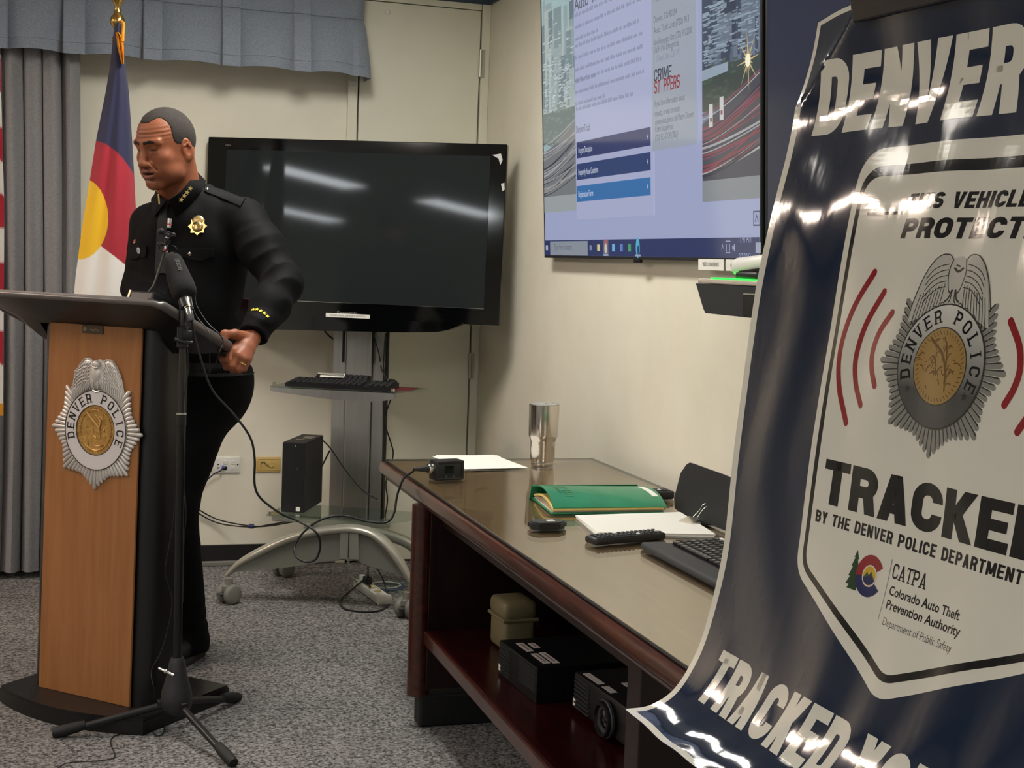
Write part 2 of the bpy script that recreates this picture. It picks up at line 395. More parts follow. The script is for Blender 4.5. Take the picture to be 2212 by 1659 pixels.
mb = MB().box(((LX+1.13)/2, BY-.008, bz/2+.008), (1.13-LX, .016, bz-.016)); struct('baseboard_back', mb, M_blackbase)
struct('baseboard_right', MB().box((RX-.008, (FY+BY)/2-.1, bz/2), (.016, BY-FY-.3, bz)), M_blackbase)
struct('trim_3', MB().box(((LX+1.13)/2, BY-.012, .012), (1.13-LX, .024, .024), bev=.006), M_grey)

# closet door in the corner
d = thing('door_1', (1.47, BY, 0), kind='structure')
DX0, DX1, DT = 1.193, 1.756, 2.549
fr = MB()
fr.box((1.17, BY-.014, WT/2), (.044, .028, WT), bev=.003); fr.box(((DX1+RX)/2+.002, BY-.014, WT/2), (RX-DX1-.004, .028, WT), bev=.003)
fr.box(((DX0+DX1)/2, BY-.014, (DT+WT)/2), (DX1-DX0, .0278, WT-DT-.002), bev=.002)
obj('door_frame', fr, M_door, d)
obj('door_gap', MB().box(((DX0+DX1)/2, BY-.003, DT/2), (DX1-DX0, .006, DT)), M_gap, d)
obj('door_panel', MB().box(((DX0+DX1)/2+.001, BY-.014, DT/2+.003), (DX1-DX0-.010, .026, DT-.012), bev=.002), M_door, d)
for (y0, y1) in ((107, 167), (762, 818)):
    za, zb = Yp(1036, y0, BY-.03)[2], Yp(1036, y1, BY-.03)[2]
    hb = MB(); hb.tube([(DX1-.001, BY-.034, za), (DX1-.001, BY-.034, zb)], .008, 10); hb.box((DX1+.011, BY-.030, (za+zb)/2), (.02, .003, za-zb))
    obj('hinge', hb, M_alu2, d, smooth=40)
q = Yp(838, 27, BY-.028); obj('door_bumper', MB().lathe([(.011, 0), (.011, .004), (.006, .007), (0, .007)], q, (0, -1, 0), 16), M_white, d, smooth=50)

# recessed ceiling lights
def ceiling_light(x, y, hw, hl, st, col, i):
    t = thing('ceiling_light', (x, y, CEIL_Z), 'white recessed ceiling light panel %s' % CL_LABEL[i], 'ceiling light', 'ceiling lights')
    f = MB()
    for sx in (-1, 1): f.box((x+sx*(hw+.015), y, CEIL_Z-.012), (.03, 2*hl+.06, .024))
    for sy in (-1, 1): f.box((x, y+sy*(hl+.015), CEIL_Z-.012), (2*hw, .03, .024))
    obj('light_frame', f, M_white, t)
    m = mat('light_diffuser_%d' % i, (.9, .9, .9, 1), .5, emit=(*col, 1), estr=st)
    obj('diffuser', MB().box((x, y, CEIL_Z-.006), (2*hw-.004, 2*hl-.004, .012)), m, t)
CL_LABEL = ['above the far half of the conference table', 'above the near end of the conference table', 'glowing warm near the curtain wall', 'over the open floor left of the lectern',
            'in the left middle of the room', 'left of and slightly behind the camera', 'nearest the left wall', 'behind the camera near the right wall']
for i, a in enumerate(TROFFERS): ceiling_light(*a, i)

# ---------------------------------------------------------------- valance and curtain
def valance():
    zt, zs, zb = 2.60, 2.437, 2.190
    y_wall, off = BY-.005, .17
    # plan path: x positions with pleat flaps; right end returns to the wall
    px = [Yp(x, 150, BY-off)[0] for x in (138, 180, 310, 345, 478, 514, 631, 665)]
    pleats = [(-1.22, -1.13), (-.93, -.84), (-.64, -.55), (-.36, -.28)] + [(px[i], px[i+1]) for i in (0, 2, 4, 6)]
    xe = 1.135
    pts = []; x = -1.36
    xs = sorted(set([x] + [round(v, 4) for p in pleats for v in (p[0]-.004, p[0], p[0]+.003, (p[0]+p[1])/2, p[1]-.003, p[1], p[1]+.004)] + [round(v, 4) for v in np.linspace(-1.36, xe, 90)]))
    rows = []
    zz = [(zb, 1, 0), (zb+.004, 1, 0), (zb+.043, .93, 0), (zb+.045, .93, .0025), (zb+.1, .75, 0), (zb+.16, .5, 0), (zb+.21, .3, 0), (zs-.012, .08, .001), (zs-.004, .0, -.004), (zs, 0, .002), (zs+.012, 0, .004), (zs+.06, .04, .003), (zs+.12, .05, 0), (zt, .0, 0)]
    for z, k, e in zz:
        row = []
        for x in xs:
            # nearest panel coordinate
            inpl = [p for p in pleats if p[0]-.001 <= x <= p[1]+.001]
            y = y_wall-off - .045*k - e
            if inpl:
                y -= (.018+.012*k); zo = -.006*k
            else:
                g = [p[1] for p in pleats if p[1] < x]; h = [p[0] for p in pleats if p[0] > x]
                a = max(g) if g else -1.36; b = min(h) if h else xe
                u_ = min(1, max(0, (x-a)/max(.01, b-a))); y += .018*k*(1-4*u_*(1-u_)) - .01*k*math.sin(math.pi*u_); zo = .012*k*math.sin(math.pi*u_)*.5
            row.append((x, y, z+(zo if z < zs-.02 else 0)))
        # rounded return to the wall
        for a in np.linspace(0, 90, 7)[1:]:
            r_ = .055; yy = y_wall-off-.045*k-e
            row.append((xe+(r_+.03*k)*math.sin(math.radians(a)), yy+r_*(1-math.cos(math.radians(a))), z-.004*k))
        row.append((xe+.055+.028*k+.004, y_wall, z))
        rows.append(row)
    return MB().grid(rows, .004)
v = thing('valance', (0.3, BY, 2.19), 'blue grey pleated fabric valance along the top of the back wall', 'valance')
obj('pleated_cloth', valance(), M_cloth_blue, v, smooth=35)
tp = MB().box((-.10, BY-.09, 2.603), (2.50, .16, .012)); obj('mounting_board', tp, M_white, v)
qb = MB().box((1.165, BY-.036, 2.178), (.03, .03, .02), bev=.002); obj('mounting_bracket', qb, M_white, v)
# curtain: gathered drape hanging at the left
rows = []; rng = random.Random(4)
nf = 70
for iz, z in enumerate(np.linspace(.03, 2.26, 26)):
    row = []
    for i in range(nf*4+1):
        u_ = i/(nf*4); x = -1.30 + u_*(1.29+.012*math.sin(z*1.4)); ph = u_*2*math.pi*17
        amp = .024+.009*math.sin(7*u_+1)+.004*math.sin(z*2+u_*9)
        y = BY-.13 + amp*math.sin(ph+.35*math.sin(z*1.3+u_*5)) + .010*math.sin(2.3*ph+z) + .006*math.sin(ph*.5+z*3)
        row.append((x+.012*math.cos(ph), y, z))
    rows.append(row)
obj('curtain', MB().grid(rows, .004), M_curtain, smooth=60, label='floor length grey blue drape hanging in folds beside the state flag', cat='curtain')

# ---------------------------------------------------------------- wall plates
def plate_pts(x0, x1, y0, y1): return Yp(x0, y0, BY), Yp(x1, y1, BY)
a, b = plate_pts(459, 518, 987, 1021)
t = thing('data_outlet', ((a[0]+b[0])/2, BY, b[2]), 'ivory wall plate with data jacks and a blue plug, behind the officer', 'outlet')
cx_, cz_ = (a[0]+b[0])/2, (a[2]+b[2])/2; W_, H_ = b[0]-a[0], a[2]-b[2]
obj('cover_plate', MB().box((cx_, BY-.004, cz_), (W_, .008, H_), bev=.003), M_white, t, smooth=40)
for ox, oz in ((-.006, .012), (.030, .012), (.030, -.012), (-.006, -.014)):
    obj('jack', MB().box((cx_+ox, BY-.009, cz_+oz), (.017, .004, .016), bev=.001), M_white if oz > 0 or ox > 0 else M_black, t)
for oz in (.003, -.012): obj('port', MB().box((cx_-.036, BY-.0085, cz_+oz), (.008, .002, .005)), M_black, t)
obj('screw', MB().lathe([(.004, 0), (.0035, .0015), (0, .002)], (cx_+.05, BY-.008, cz_+.002), (0, -1, 0), 10), M_dgrey, t)
M_tan = noise_col(mat('yellowed_plastic', rough=.4), S(196, 164, 96), S(206, 176, 110), 10)
a, b = plate_pts(553, 606, 987, 1019)
cx_, cz_ = (a[0]+b[0])/2, (a[2]+b[2])/2; W_, H_ = b[0]-a[0], a[2]-b[2]
t = thing('cable_outlet', (cx_, BY, b[2]), 'yellowed wall plate with a round cable hole beside the computer tower', 'outlet')
obj('cover_plate', MB().box((cx_, BY-.004, cz_), (W_, .008, H_), bev=.003), M_tan, t, smooth=40)
obj('bezel_line', MB().tube([(cx_+sx*W_*.44, BY-.0085, cz_+sz*H_*.36) for sx, sz in ((-1, -1), (1, -1), (1, 1), (-1, 1))], .0012, 6, closed=True), M_tan, t)
obj('hole_ring', MB().lathe([(.006, 0), (.011, .0), (.0125, .003), (.011, .005), (.006, .004)], (cx_+.012, BY-.008, cz_), (0, -1, 0), 20), M_tan, t, smooth=50)
obj('hole', MB().lathe([(.0065, 0), (.0065, .003), (0, .003)], (cx_+.012, BY-.0085, cz_), (0, -1, 0), 14), M_blackmatte, t)
obj('clip_arch', MB().tube([(cx_-.034, BY-.010, cz_-.012), (cx_-.034, BY-.011, cz_+.006), (cx_-.024, BY-.012, cz_+.013), (cx_-.014, BY-.011, cz_+.006), (cx_-.008, BY-.010, cz_-.006), (cx_, BY-.010, cz_+.004)], .0016, 6, sub=4), M_dgrey, t)

# ---------------------------------------------------------------- flags
def flag_pole(x, y, h, lab, grp=None, wood=True):
    t = thing('flag_pole', (x, y, 0), lab, 'flagpole', grp)
    obj('pole', MB().tube([(x, y, .1), (x, y, h-.16)], .0125, 14), M_wood, t, smooth=60)
    obj('base', MB().lathe([(.15, 0), (.15, .02), (.12, .045), (.05, .07), (.03, .12), (.018, .16), (0, .16)], (x, y, 0), n=32), M_brass, t, smooth=50)
    obj('finial', MB().lathe([(.0135, -.20), (.0135, -.15), (.020, -.145), (.020, -.135), (.013, -.125), (.013, -.10), (.024, -.085), (.026, -.075), (.024, -.06), (.012, -.045), (.010, -.02), (.020, 0), (.026, .015), (.028, .03), (.014, .07), (.004, .11), (0, .12)], (x, y, h-.02), n=24), M_brass, t, smooth=60)
    return t
FYD = 5.38
fx = Yp(254, 30, FYD)[0]; ftop = Yp(255, 2, FYD)[2]+.02
flag_pole(fx, FYD, ftop, 'wooden flagpole with a brass finial carrying the red, blue and gold flag')
# hanging flag: profile of left and right edges (pixels) at several heights, cloth folded into soft pleats
rowspx = [(54, 247, 262), (90, 243, 266), (140, 238, 271), (200, 228, 278), (300, 208, 285), (400, 192, 291), (500, 176, 296), (600, 163, 300), (720, 152, 304), (860, 140, 308)]
M_flag = mat('state_flag_cloth', S(30, 32, 62), .8)
N, L, bs = nodes(M_flag)
at = N.new('ShaderNodeAttribute'); at.attribute_name = 'cloth_colour'; L.new(at.outputs['Color'], bs.inputs['Base Color'])
bs.inputs['Sheen Weight'].default_value = .2
def state_flag():
    ys = np.linspace(54, 860, 430); nU = 150; G = []; CC = []
    c_blue, c_red, c_gold, c_white = S(38, 38, 72), S(168, 30, 48), S(238, 186, 24), S(232, 226, 218)
    for y in ys:
        l = np.interp(y, [r[0] for r in rowspx], [r[1] for r in rowspx]); r_ = np.interp(y, [r[0] for r in rowspx], [r[2] for r in rowspx])
        row = []
        for j in range(nU+1):
            u_ = j/nU; x = l+(r_-l)*u_
            p = Yp(x, y, FYD); dep = .05*math.sin(math.pi*u_)
            k = min(1, (y-54)/350)
            dep += k*(.012*math.sin(u_*9+y*.003) + .005*math.sin(u_*19+1.5+y*.005))
            row.append((p[0], FYD-.015-dep, p[2]))
            # design of the hanging cloth
            yb = 305 + (x-205)*.20 + ((x-205)/100)**2*78           # lower border of the blue field
            yw = 556 + (x-224)*.36                                     # upper border of the white field, left of the letter's gap
            ed = ((x-172)/61)**2 + ((y-472)/88)**2
            col = c_red
            if y < yb: col = c_blue
            if y > (522 + (x-206)*.78): col = c_white
            if ed < 1: col = c_gold
            if x < 262-(262-l)*0 and y < 54+9: col = c_blue
            CC.append(col)
        G.append(row)
    return MB().grid(G), CC
mbf, CC = state_flag()
def vcol(o, name, cols):
    a_ = o.data.color_attributes.new(name, 'FLOAT_COLOR', 'POINT'); a_.data.foreach_set('color', np.array(cols, float).reshape(-1))
t = thing('state_flag', (fx, FYD, .8), 'folded blue, red, gold and white flag hanging behind the officer', 'flag')
fo = obj('flag_cloth', mbf, M_flag, t, smooth=180); vcol(fo, 'cloth_colour', CC)
obj('sleeve_fringe', MB().grid([[Yp(x0+(x1-x0)*k/6, y, FYD-.075-.01*math.sin(k*2)) for k in range(7)] for y, x0, x1 in ((70, 250, 257), (80, 252, 266), (100, 254, 268), (120, 259, 268), (138, 263, 268))], .003), M_goldcloth, t, smooth=60)
obj('cord', MB().tube([Yp(262, 46, FYD-.05), Yp(267, 52, FYD-.06), Yp(266, 70, FYD-.075), Yp(265, 90, FYD-.08)], .006, 8, sub=5), M_goldcloth, t, smooth=60)
# second flag at the left edge: only its fringed hem shows
ax_ = -.46; AY = 5.10
flag_pole(ax_, AY, 2.40, 'wooden flagpole at the left edge carrying the red and white striped flag')
M_flag2 = mat('striped_flag_cloth', S(200, 200, 200), .8)
N, L, bs = nodes(M_flag2); at = N.new('ShaderNodeAttribute'); at.attribute_name = 'cloth_colour'; L.new(at.outputs['Color'], bs.inputs['Base Color'])
G = []; CC = []
zlow = Yp(4, 868, AY)[2]; xr = Yp(9, 800, AY)[0]
for z in np.linspace(2.12, zlow, 120):
    k = min(1, (2.12-z)/.6); row = []
    for j in range(61):
        u_ = j/60; w_ = .05+.16*k; xx = xr-.02*(1-k) - (1-u_)*2*w_
        row.append((xx, AY-.03-k*(.02*math.sin(u_*14)+.012*math.sin(u_*31+1))-.03*math.sin(math.pi*u_), z))
        s_ = (z-zlow)+.10*u_; st = int((s_-.12)/.115)
        if 2.12-z < .5 and u_ < .6: CC.append(S(32, 36, 80))
        else: CC.append(S(176, 34, 52) if st % 2 == 1 else S(232, 228, 222))
    G.append(row)
t = thing('striped_flag', (ax_, AY, zlow), 'red and white striped flag with gold fringe cut by the left edge', 'flag')
fo = obj('flag_cloth', MB().grid(G), M_flag2, t, smooth=180); vcol(fo, 'cloth_colour', CC)
hem = [V(*p) for p in G[-1]]
obj('fringe', MB().grid([[h for h in hem], [h-V(0, 0, .042) for h in hem]], .004), M_goldcloth, t, smooth=60)
# ---------------------------------------------------------------- lectern
PB = .05
pa, pb = Zp(87, 1482, PB), Zp(283, 1527, PB)
LU = unit(pb-pa); LN = V(LU[1], -LU[0], 0); LC = (pa+pb)/2; LC[2] = 0       # panel direction, outward normal, base centre
UZ = V(0, 0, 1)
def lec(a, b, z): return LC + LU*a - LN*b + UZ*z                                  # a: along the front, b: towards the speaker
lectern = thing('lectern', lec(0, .12, 0), 'wooden lectern with black sides and a silver police badge on its front', 'lectern')
def plan_prism(poly, z0, z1): return MB().prism(poly, lec(0, 0, 0), LU, -LN, z1, d0=z0)
bp = [(a, -.128+.80*a*a) for a in np.linspace(-.29, .285, 24)] + [(.285, .33), (-.29, .33)]
bb = MB().prism(bp, lec(0, 0, 0), LU, -LN, PB-.008, d0=.0)
bb.prism([(p[0]*.99, p[1]*.985+.001) for p in bp], lec(0, 0, 0), LU, -LN, PB, d0=PB-.009)
obj('base', bb, M_lblack, lectern, smooth=30)
hw = np.linalg.norm(pb-pa)/2
def body_sec(k):                                       # rounded front corners, straight sides
    pts = [(-hw, 0)]
    c = .055
    P = [(-hw-.012, .004)] + [(-hw-c+.0*k + c*(1-math.sin(math.radians(a_))) - .0, c-c*math.cos(math.radians(a_))+.004) for a_ in (0,)]
    L_ = [(-hw - c*math.sin(math.radians(a_)), .006 + c*(1-math.cos(math.radians(a_)))) for a_ in range(0, 91, 10)]
    R_ = [(-x, y) for x, y in L_]
    return L_[::-1] + R_ + [(hw+c, .135), (-hw-c, .135)]
zs_ = [PB-.002, .3, .7, 1.0, 1.12, 1.175]
shift = [0, .008, .019, .028, .031, .033]              # the body leans very slightly
secs = []
for z, s_ in zip(zs_, shift): secs.append([lec(p[0], p[1]+s_, z) for p in body_sec(0)])
mb = MB(); n = len(secs[0]); vs = [p for q in secs for p in q]
fs = [(i*n+j, i*n+(j+1) % n, (i+1)*n+(j+1) % n, (i+1)*n+j) for i in range(len(secs)-1) for j in range(n)]
mb.add(vs, fs); obj('body', mb, M_lblack, lectern, smooth=35)
lean = lambda z: .033*(z-PB)/(1.175-PB)
P0 = lec(0, -.004, PB); P1 = lec(0, -.004+lean(1.173), 1.173); PV = unit(P1-P0); PN = np.cross(LU, PV)
if PN @ LN < 0: PN = -PN
def lp_(a, z, o=0.0): return lec(a, 0, 0) + P0 - lec(0, 0, 0) + PV*((z-PB)/PV[2]) + PN*o if False else P0 + LU*a + PV*((z-PB)/PV[2]) + PN*o
obj('front_panel', MB().box(lp_(0, (PB+1.173)/2, .0), (2*hw-.002, np.linalg.norm(P1-P0), .008), (LU, PV, PN), bev=.0015), M_wood, lectern)
# sloped top with bumper edge and the flared skirt below it
SLOPE = math.radians(23)
TC = lec(-.030, -.08, 1.258)                               # middle of the front edge
TD = unit(-LN*math.cos(SLOPE) - UZ*math.sin(SLOPE)); TN = np.cross(LU, TD)
TN = TN if TN[2] > 0 else -TN
TA, TL = .357, .375
cr_ = .035
tp = [(-TA+cr_, 0), (TA-cr_, 0)] + [(TA-cr_+cr_*math.sin(math.radians(a_)), cr_-cr_*math.cos(math.radians(a_))) for a_ in range(15, 91, 15)] + [(TA, TL-.03), (TA-.03, TL), (-TA+.03, TL), (-TA, TL-.03)] + [(-TA+cr_-cr_*math.sin(math.radians(a_)), cr_-cr_*math.cos(math.radians(a_))) for a_ in range(90, 14, -15)]
tw = np.cross(LU, TD); sgn = 1 if tw @ TN > 0 else -1
obj('top', MB().prism(tp, TC, LU, TD, .010*sgn, d0=-.010*sgn), M_lblack, lectern)
M_edge = mat('rubber_edge', S(96, 90, 88), .33)
obj('edge_bumper', MB().tube([TC+LU*p[0]+TD*p[1]-TN*(.004 if p[1] < .02 else 0) for p in tp], [.0085+.0075*min(1, max(0, p[1]-.004)/.05) for p in tp], 12, closed=True), M_edge, lectern, smooth=60)
sk = []
up_ring = [TC+LU*p[0]*.985+TD*(p[1]*.97+.006)-TN*.010 for p in [(-TA, 0), (-TA*.5, 0), (0, 0), (TA*.5, 0), (TA, 0), (TA, TL*.5), (TA, TL), (0, TL), (-TA, TL), (-TA, TL*.5)]]
lo = [(-hw-.05, .03), (-hw*.7, .028), (0, .028), (hw*.7, .028), (hw+.05, .03), (hw+.055, .09), (hw+.055, .135), (0, .135), (-hw-.055, .135), (-hw-.055, .09)]
lo_ring = [lec(p[0], p[1]+.006, 1.168 if i < 5 else 1.10) for i, p in enumerate(lo)]
mid_ring = [a_*.35+b_*.65 + V(0, 0, -.004) for a_, b_ in zip(up_ring, lo_ring)]
mb = MB(); k = 10; mb.add(up_ring+mid_ring+lo_ring, [(i*k+j, i*k+(j+1) % k, (i+1)*k+(j+1) % k, (i+1)*k+j) for i in range(2) for j in range(k)])
obj('skirt', mb, M_lblack, lectern, smooth=30)
# name plate at the head of the panel
t_ = lambda: None
npz, npa = 1.160, 0.0
npl = obj('name_plate', MB().box(lp_(-.005, 1.1595, .006), (.082, .024, .004), (LU, PV, PN), bev=.001), mat('plate_grey', S(92, 78, 66), .35, metal=.6), lectern)
pm = MB(); vs, fs = fit_font('AmpliVox', -.010, .026, -.004, .008, .01); put2d(pm, vs, fs, lp_(-.005, 1.1595, .0085), LU, PV)
put_polys(pm, [[(-.030+.007*math.cos(a_), .0007*0+.006*math.sin(a_)) for a_ in np.linspace(0, 5.2, 12)]], lp_(-.005, 1.1595, .0085), LU, PV)
obj('plate_lettering', pm, mat('plate_letters', S(150, 138, 124), .4, metal=.5), npl)

# silver badge: star of ribs, eagle crest, lettered ring, gilt seal
M_silver = mat('badge_silver', S(208, 201, 195), .36, metal=.35)
M_silverw = mat('badge_ring_white', S(222, 216, 216), .28, metal=.2)
M_sealg = noise_col(mat('badge_gilt', rough=.4, metal=.35), S(168, 122, 58), S(198, 156, 88), 90, 3, bump=.3, bdist=.002)
M_ink = mat('black_ink', S(22, 16, 14), .5)
BZC, BAC = .862, .024
bo = lp_(BAC, BZC, .0045)
def B(x, y, o=0.0): return bo + LU*x + PV*y + PN*o
badge = obj('badge_star', MB().flat([(0.125*math.cos(a_), .125*math.sin(a_)) for a_ in np.linspace(0, 2*math.pi, 49)[:-1]], B(0, 0, .002), LU, PV), M_silver, lectern)
NR = 72
rb = MB()
for i in range(NR):
    th = 2*math.pi*i/NR
    R = badge_star_r(th, .176, .144)
    if 25 < math.degrees(th) < 155 and R*math.sin(th) > .075 and abs(math.cos(th))*R < .112: continue
    w0, w1 = .0046, .0068
    e = V(math.cos(th), math.sin(th)); 
    rb.tube([B(*(e*.112), .003), B(*(e*(R-.006)), .004), B(*(e*R), .002)], [w0, w1, .0035], 8)
obj('ribs', rb, M_silver, badge, smooth=60)
# eagle crest: raised dome with wings, head, feathers and scroll
def dome_h(x, y): return .004+.010*max(0, 1-(x/.115)**2)*max(0, min(1, (y-.05)/.05))
def crest_outline():
    P = [(-.112, .078), (-.104, .120), (-.092, .160), (-.075, .194), (-.055, .212), (-.034, .214), (-.022, .204), (-.012, .208), (.004, .212), (.018, .206), (.026, .203), (.036, .214), (.052, .212), (.072, .192), (.089, .158), (.100, .120), (.112, .078), (.090, .085), (.06, .105), (.02, .121), (-.02, .121), (-.06, .105), (-.09, .085)]
    return P
co = crest_outline(); cm = MB(); cen = (0, .15)
rings = []
for k_, s_ in ((0, 1.0), (1, .96), (2, .80), (3, .55), (4, .3), (5, .05)):
    rings.append([B(cen[0]+(p[0]-cen[0])*s_, cen[1]+(p[1]-cen[1])*s_, .001 if k_ == 0 else .006+.010*(1-s_*s_)) for p in co])
n = len(co); cm.add([p for r_ in rings for p in r_], [(i*n+j, i*n+(j+1) % n, (i+1)*n+(j+1) % n, (i+1)*n+j) for i in range(5) for j in range(n)])
obj('eagle_crest', cm, M_silver, badge, smooth=70)
def crest_o(x, y):
    dx, dy = x-cen[0], y-cen[1]; best = 9
    for k_ in range(len(co)):
        (ax0, ay0), (bx0, by0) = co[k_], co[(k_+1) % len(co)]; ax1, ay1 = ax0-cen[0], ay0-cen[1]; ex, ey = bx0-ax0, by0-ay0
        den = dx*ey-dy*ex
        if abs(den) < 1e-12: continue
        t = (ax1*ey-ay1*ex)/den; u_ = (ax1*dy-ay1*dx)/den
        if t > 0 and -1e-6 <= u_ <= 1+1e-6: best = min(best, t)
    s_ = min(1, 1/best) if best < 9 else 0
    return .006+.010*(1-s_*s_)
def F_(x, y, e=.0008): return B(x, y, crest_o(x, y)+e)
fm = MB()
for sx in (-1, 1):
    for row in range(6):                             # covert feathers in overlapping rows
        for q in range(7):
            x0 = sx*(.026+.0095*q); y0 = .200-.0105*row-.00075*q*q
            if abs(x0) > .098-.55*max(0, y0-.15)-.0*row or y0 < .145-.004*q: continue
            fm.tube([F_(x0, y0), F_(x0+sx*.005, y0-.003, .0022), F_(x0+sx*.0085, y0-.010)], [.0016, .0026, .0012], 6)
    for q in range(11):                              # long flight feathers
        x0 = sx*(.024+.0072*q); y1 = .150-.0034*q
        fm.tube([F_(x0*.96, y1), F_(x0, y1-.018, .0016), F_(x0*1.03+sx*.002, y1-.034-.0006*q)], [.0018, .0028, .0014], 6)
    for q in range(4):                               # scrolls along the lower rim
        c = F_(sx*(.026+.021*q), .1185-.006*q-.0026*q*q, .001)
        fm.tube([c+(LU*math.cos(a_)*sx+PV*math.sin(a_))*(.0078-.0009*a_) for a_ in np.linspace(0, 6.2, 16)], .0017, 6)
    fm.tube([F_(*p) for p in ((sx*.020, .205), (sx*.034, .2115), (sx*.052, .2095), (sx*.070, .190), (sx*.087, .158), (sx*.099, .118))], .0022, 6)
fm.sphere(B(.002, .168, .012), (.020, .026, .010), 14, 10, ax=(LU, PV, PN))
fm.sphere(B(.000, .196, .014), (.015, .013, .010), 14, 10, ax=(LU, PV, PN))
fm.tube([B(-.010, .190, .024), B(.006, .186, .026), B(.014, .188, .022)], [.001, .003, .003], 6)
fm.tube([B(-.014, .118, .010), B(0, .114, .011), B(.014, .118, .010)], .003, 6)
for sx in (-1, 1): fm.tube([B(sx*.008, .146, .015), B(sx*.012, .132, .015), B(sx*.006, .122, .013)], [.004, .003, .002], 6)
obj('eagle_relief', fm, M_silver, badge, smooth=60)
rg = MB().lathe([(.074, .004), (.075, .010), (.117, .010), (.119, .006), (.119, .002)], B(0, 0, 0), PN, 64); ring = obj('lettered_ring', rg, M_silverw, badge, smooth=40)
rl = MB()
for r_, w_ in ((.1185, .0014), (.0745, .0012)): rl.tube([B(r_*math.cos(a_), r_*math.sin(a_), .0102) for a_ in np.linspace(0, 2*math.pi, 65)[:-1]], w_, 6, closed=True)
obj('ring_line', rl, mat('ring_dark', S(70, 52, 44), .5), badge)
def ring_text(mb, put, words, r0, h, t, w):
    """words: (text, start angle, end angle) with letters upright on the outside of the ring"""
    for text, a0, a1 in words:
        for i, ch in enumerate(text):
            a_ = math.radians(a0+(a1-a0)*i/(len(text)-1)); er = V(math.cos(a_), math.sin(a_)); et = V(math.sin(a_), -math.cos(a_))
            ww = w*WID.get(ch, 1.0)
            if ch == 'I': ww = t
            for p in glyph(ch, ww, t, True):
                put(mb, [er*(r0+q[1]*h)+et*(q[0]-ww/2)*h for q in p])
for wd in (('DENVER', 193, 107), ('POLICE', 71, -19)):
    lt = MB(); ring_text(lt, lambda m_, P: m_.flat([(p[0], p[1]) for p in P], B(0, 0, .0108), LU, PV), [wd], .083, .028, .15, .66)
    obj('ring_lettering', lt, M_ink, badge)
obj('seal', MB().lathe([(.0735, .002), (.0735, .008), (.070, .009), (.066, .0075), (0, .0085)], B(0, 0, 0), PN, 48), M_sealg, badge, smooth=40)
sr = MB(); rn = random.Random(5)
sr.tube([B(-.035, .050, .009), B(.012, .012, .010), B(.018, -.02, .009)], .004, 6); sr.tube([B(.0, .045, .009), B(.020, .030, .010), B(.014, .0, .010)], .003, 6)
for i in range(26):
    a_ = rn.uniform(0, 6.28); r_ = rn.uniform(.01, .055); x, y = r_*math.cos(a_), r_*math.sin(a_); b_ = rn.uniform(0, 6.28); l_ = rn.uniform(.006, .018)
    sr.tube([B(x, y, .008), B(x+l_*math.cos(b_), y+l_*math.sin(b_), .009)], rn.uniform(.0012, .0022), 5)
sr.tube([B(.060*math.cos(a_), .060*math.sin(a_), .0085) for a_ in np.linspace(0, 6.283, 49)[:-1]], .0016, 5, closed=True)
for i in range(40):
    a_ = 2*math.pi*i/40; sr.tube([B(.062*math.cos(a_), .062*math.sin(a_), .0085), B(.068*math.cos(a_), .068*math.sin(a_), .0085)], .0011, 4)
obj('seal_relief', sr, M_sealg, badge, smooth=50)

# ---------------------------------------------------------------- television cart
wl = Zp(492, 1303, 0)
CU = unit(V(.90, -.435, 0)); CN = V(CU[1], -CU[0], 0)
def cp(x, y, b): return Pp(x, y, wl-CN*b, CN)           # pixel onto the cart's vertical plane b behind the front casters
colb = Zp(765, 1080, .335); BC = (colb-wl) @ (-CN)      # depth of the column
cart = thing('tv_cart', wl-CN*.25+CU*.35, 'silver wheeled stand with glass shelves carrying the black television', 'tv stand')
def cc(a, b, z): return V(wl[0], wl[1], 0)+CU*a-CN*b+UZ*z
ca0 = (cp(708, 1078, BC)-wl) @ CU; ca1 = (cp(822, 1083, BC)-wl) @ CU
ACOL = (ca0+ca1)/2; WCOL = ca1-ca0
# column: three faceted extrusions with dark slots
for k_, (a0, a1, bo_) in enumerate(((0, .27, .012), (.27, .76, 0), (.76, 1, .012))):
    obj('column_profile', MB().box(cc(ca0+WCOL*(a0+a1)/2, BC+.03+bo_, .72), (WCOL*(a1-a0)-.002, .06, .95), (CU, -CN, UZ), bev=.006), M_alu, cart)
zt0, zt1 = cp(742, 717, BC)[2], cp(742, 783, BC)[2]
for x in (742, 806):
    a_ = (cp(x, 750, BC)-wl) @ CU; obj('slot', MB().box(cc(a_, BC-.001, (zt0+zt1)/2+.02), (.010, .003, zt0-zt1+.04), (CU, -CN, UZ)), M_blackmatte, cart)
obj('slot', MB().box(cc(ca1+.004, BC+.03, .72), (.008, .03, .93), (CU, -CN, UZ)), M_blackmatte, cart)
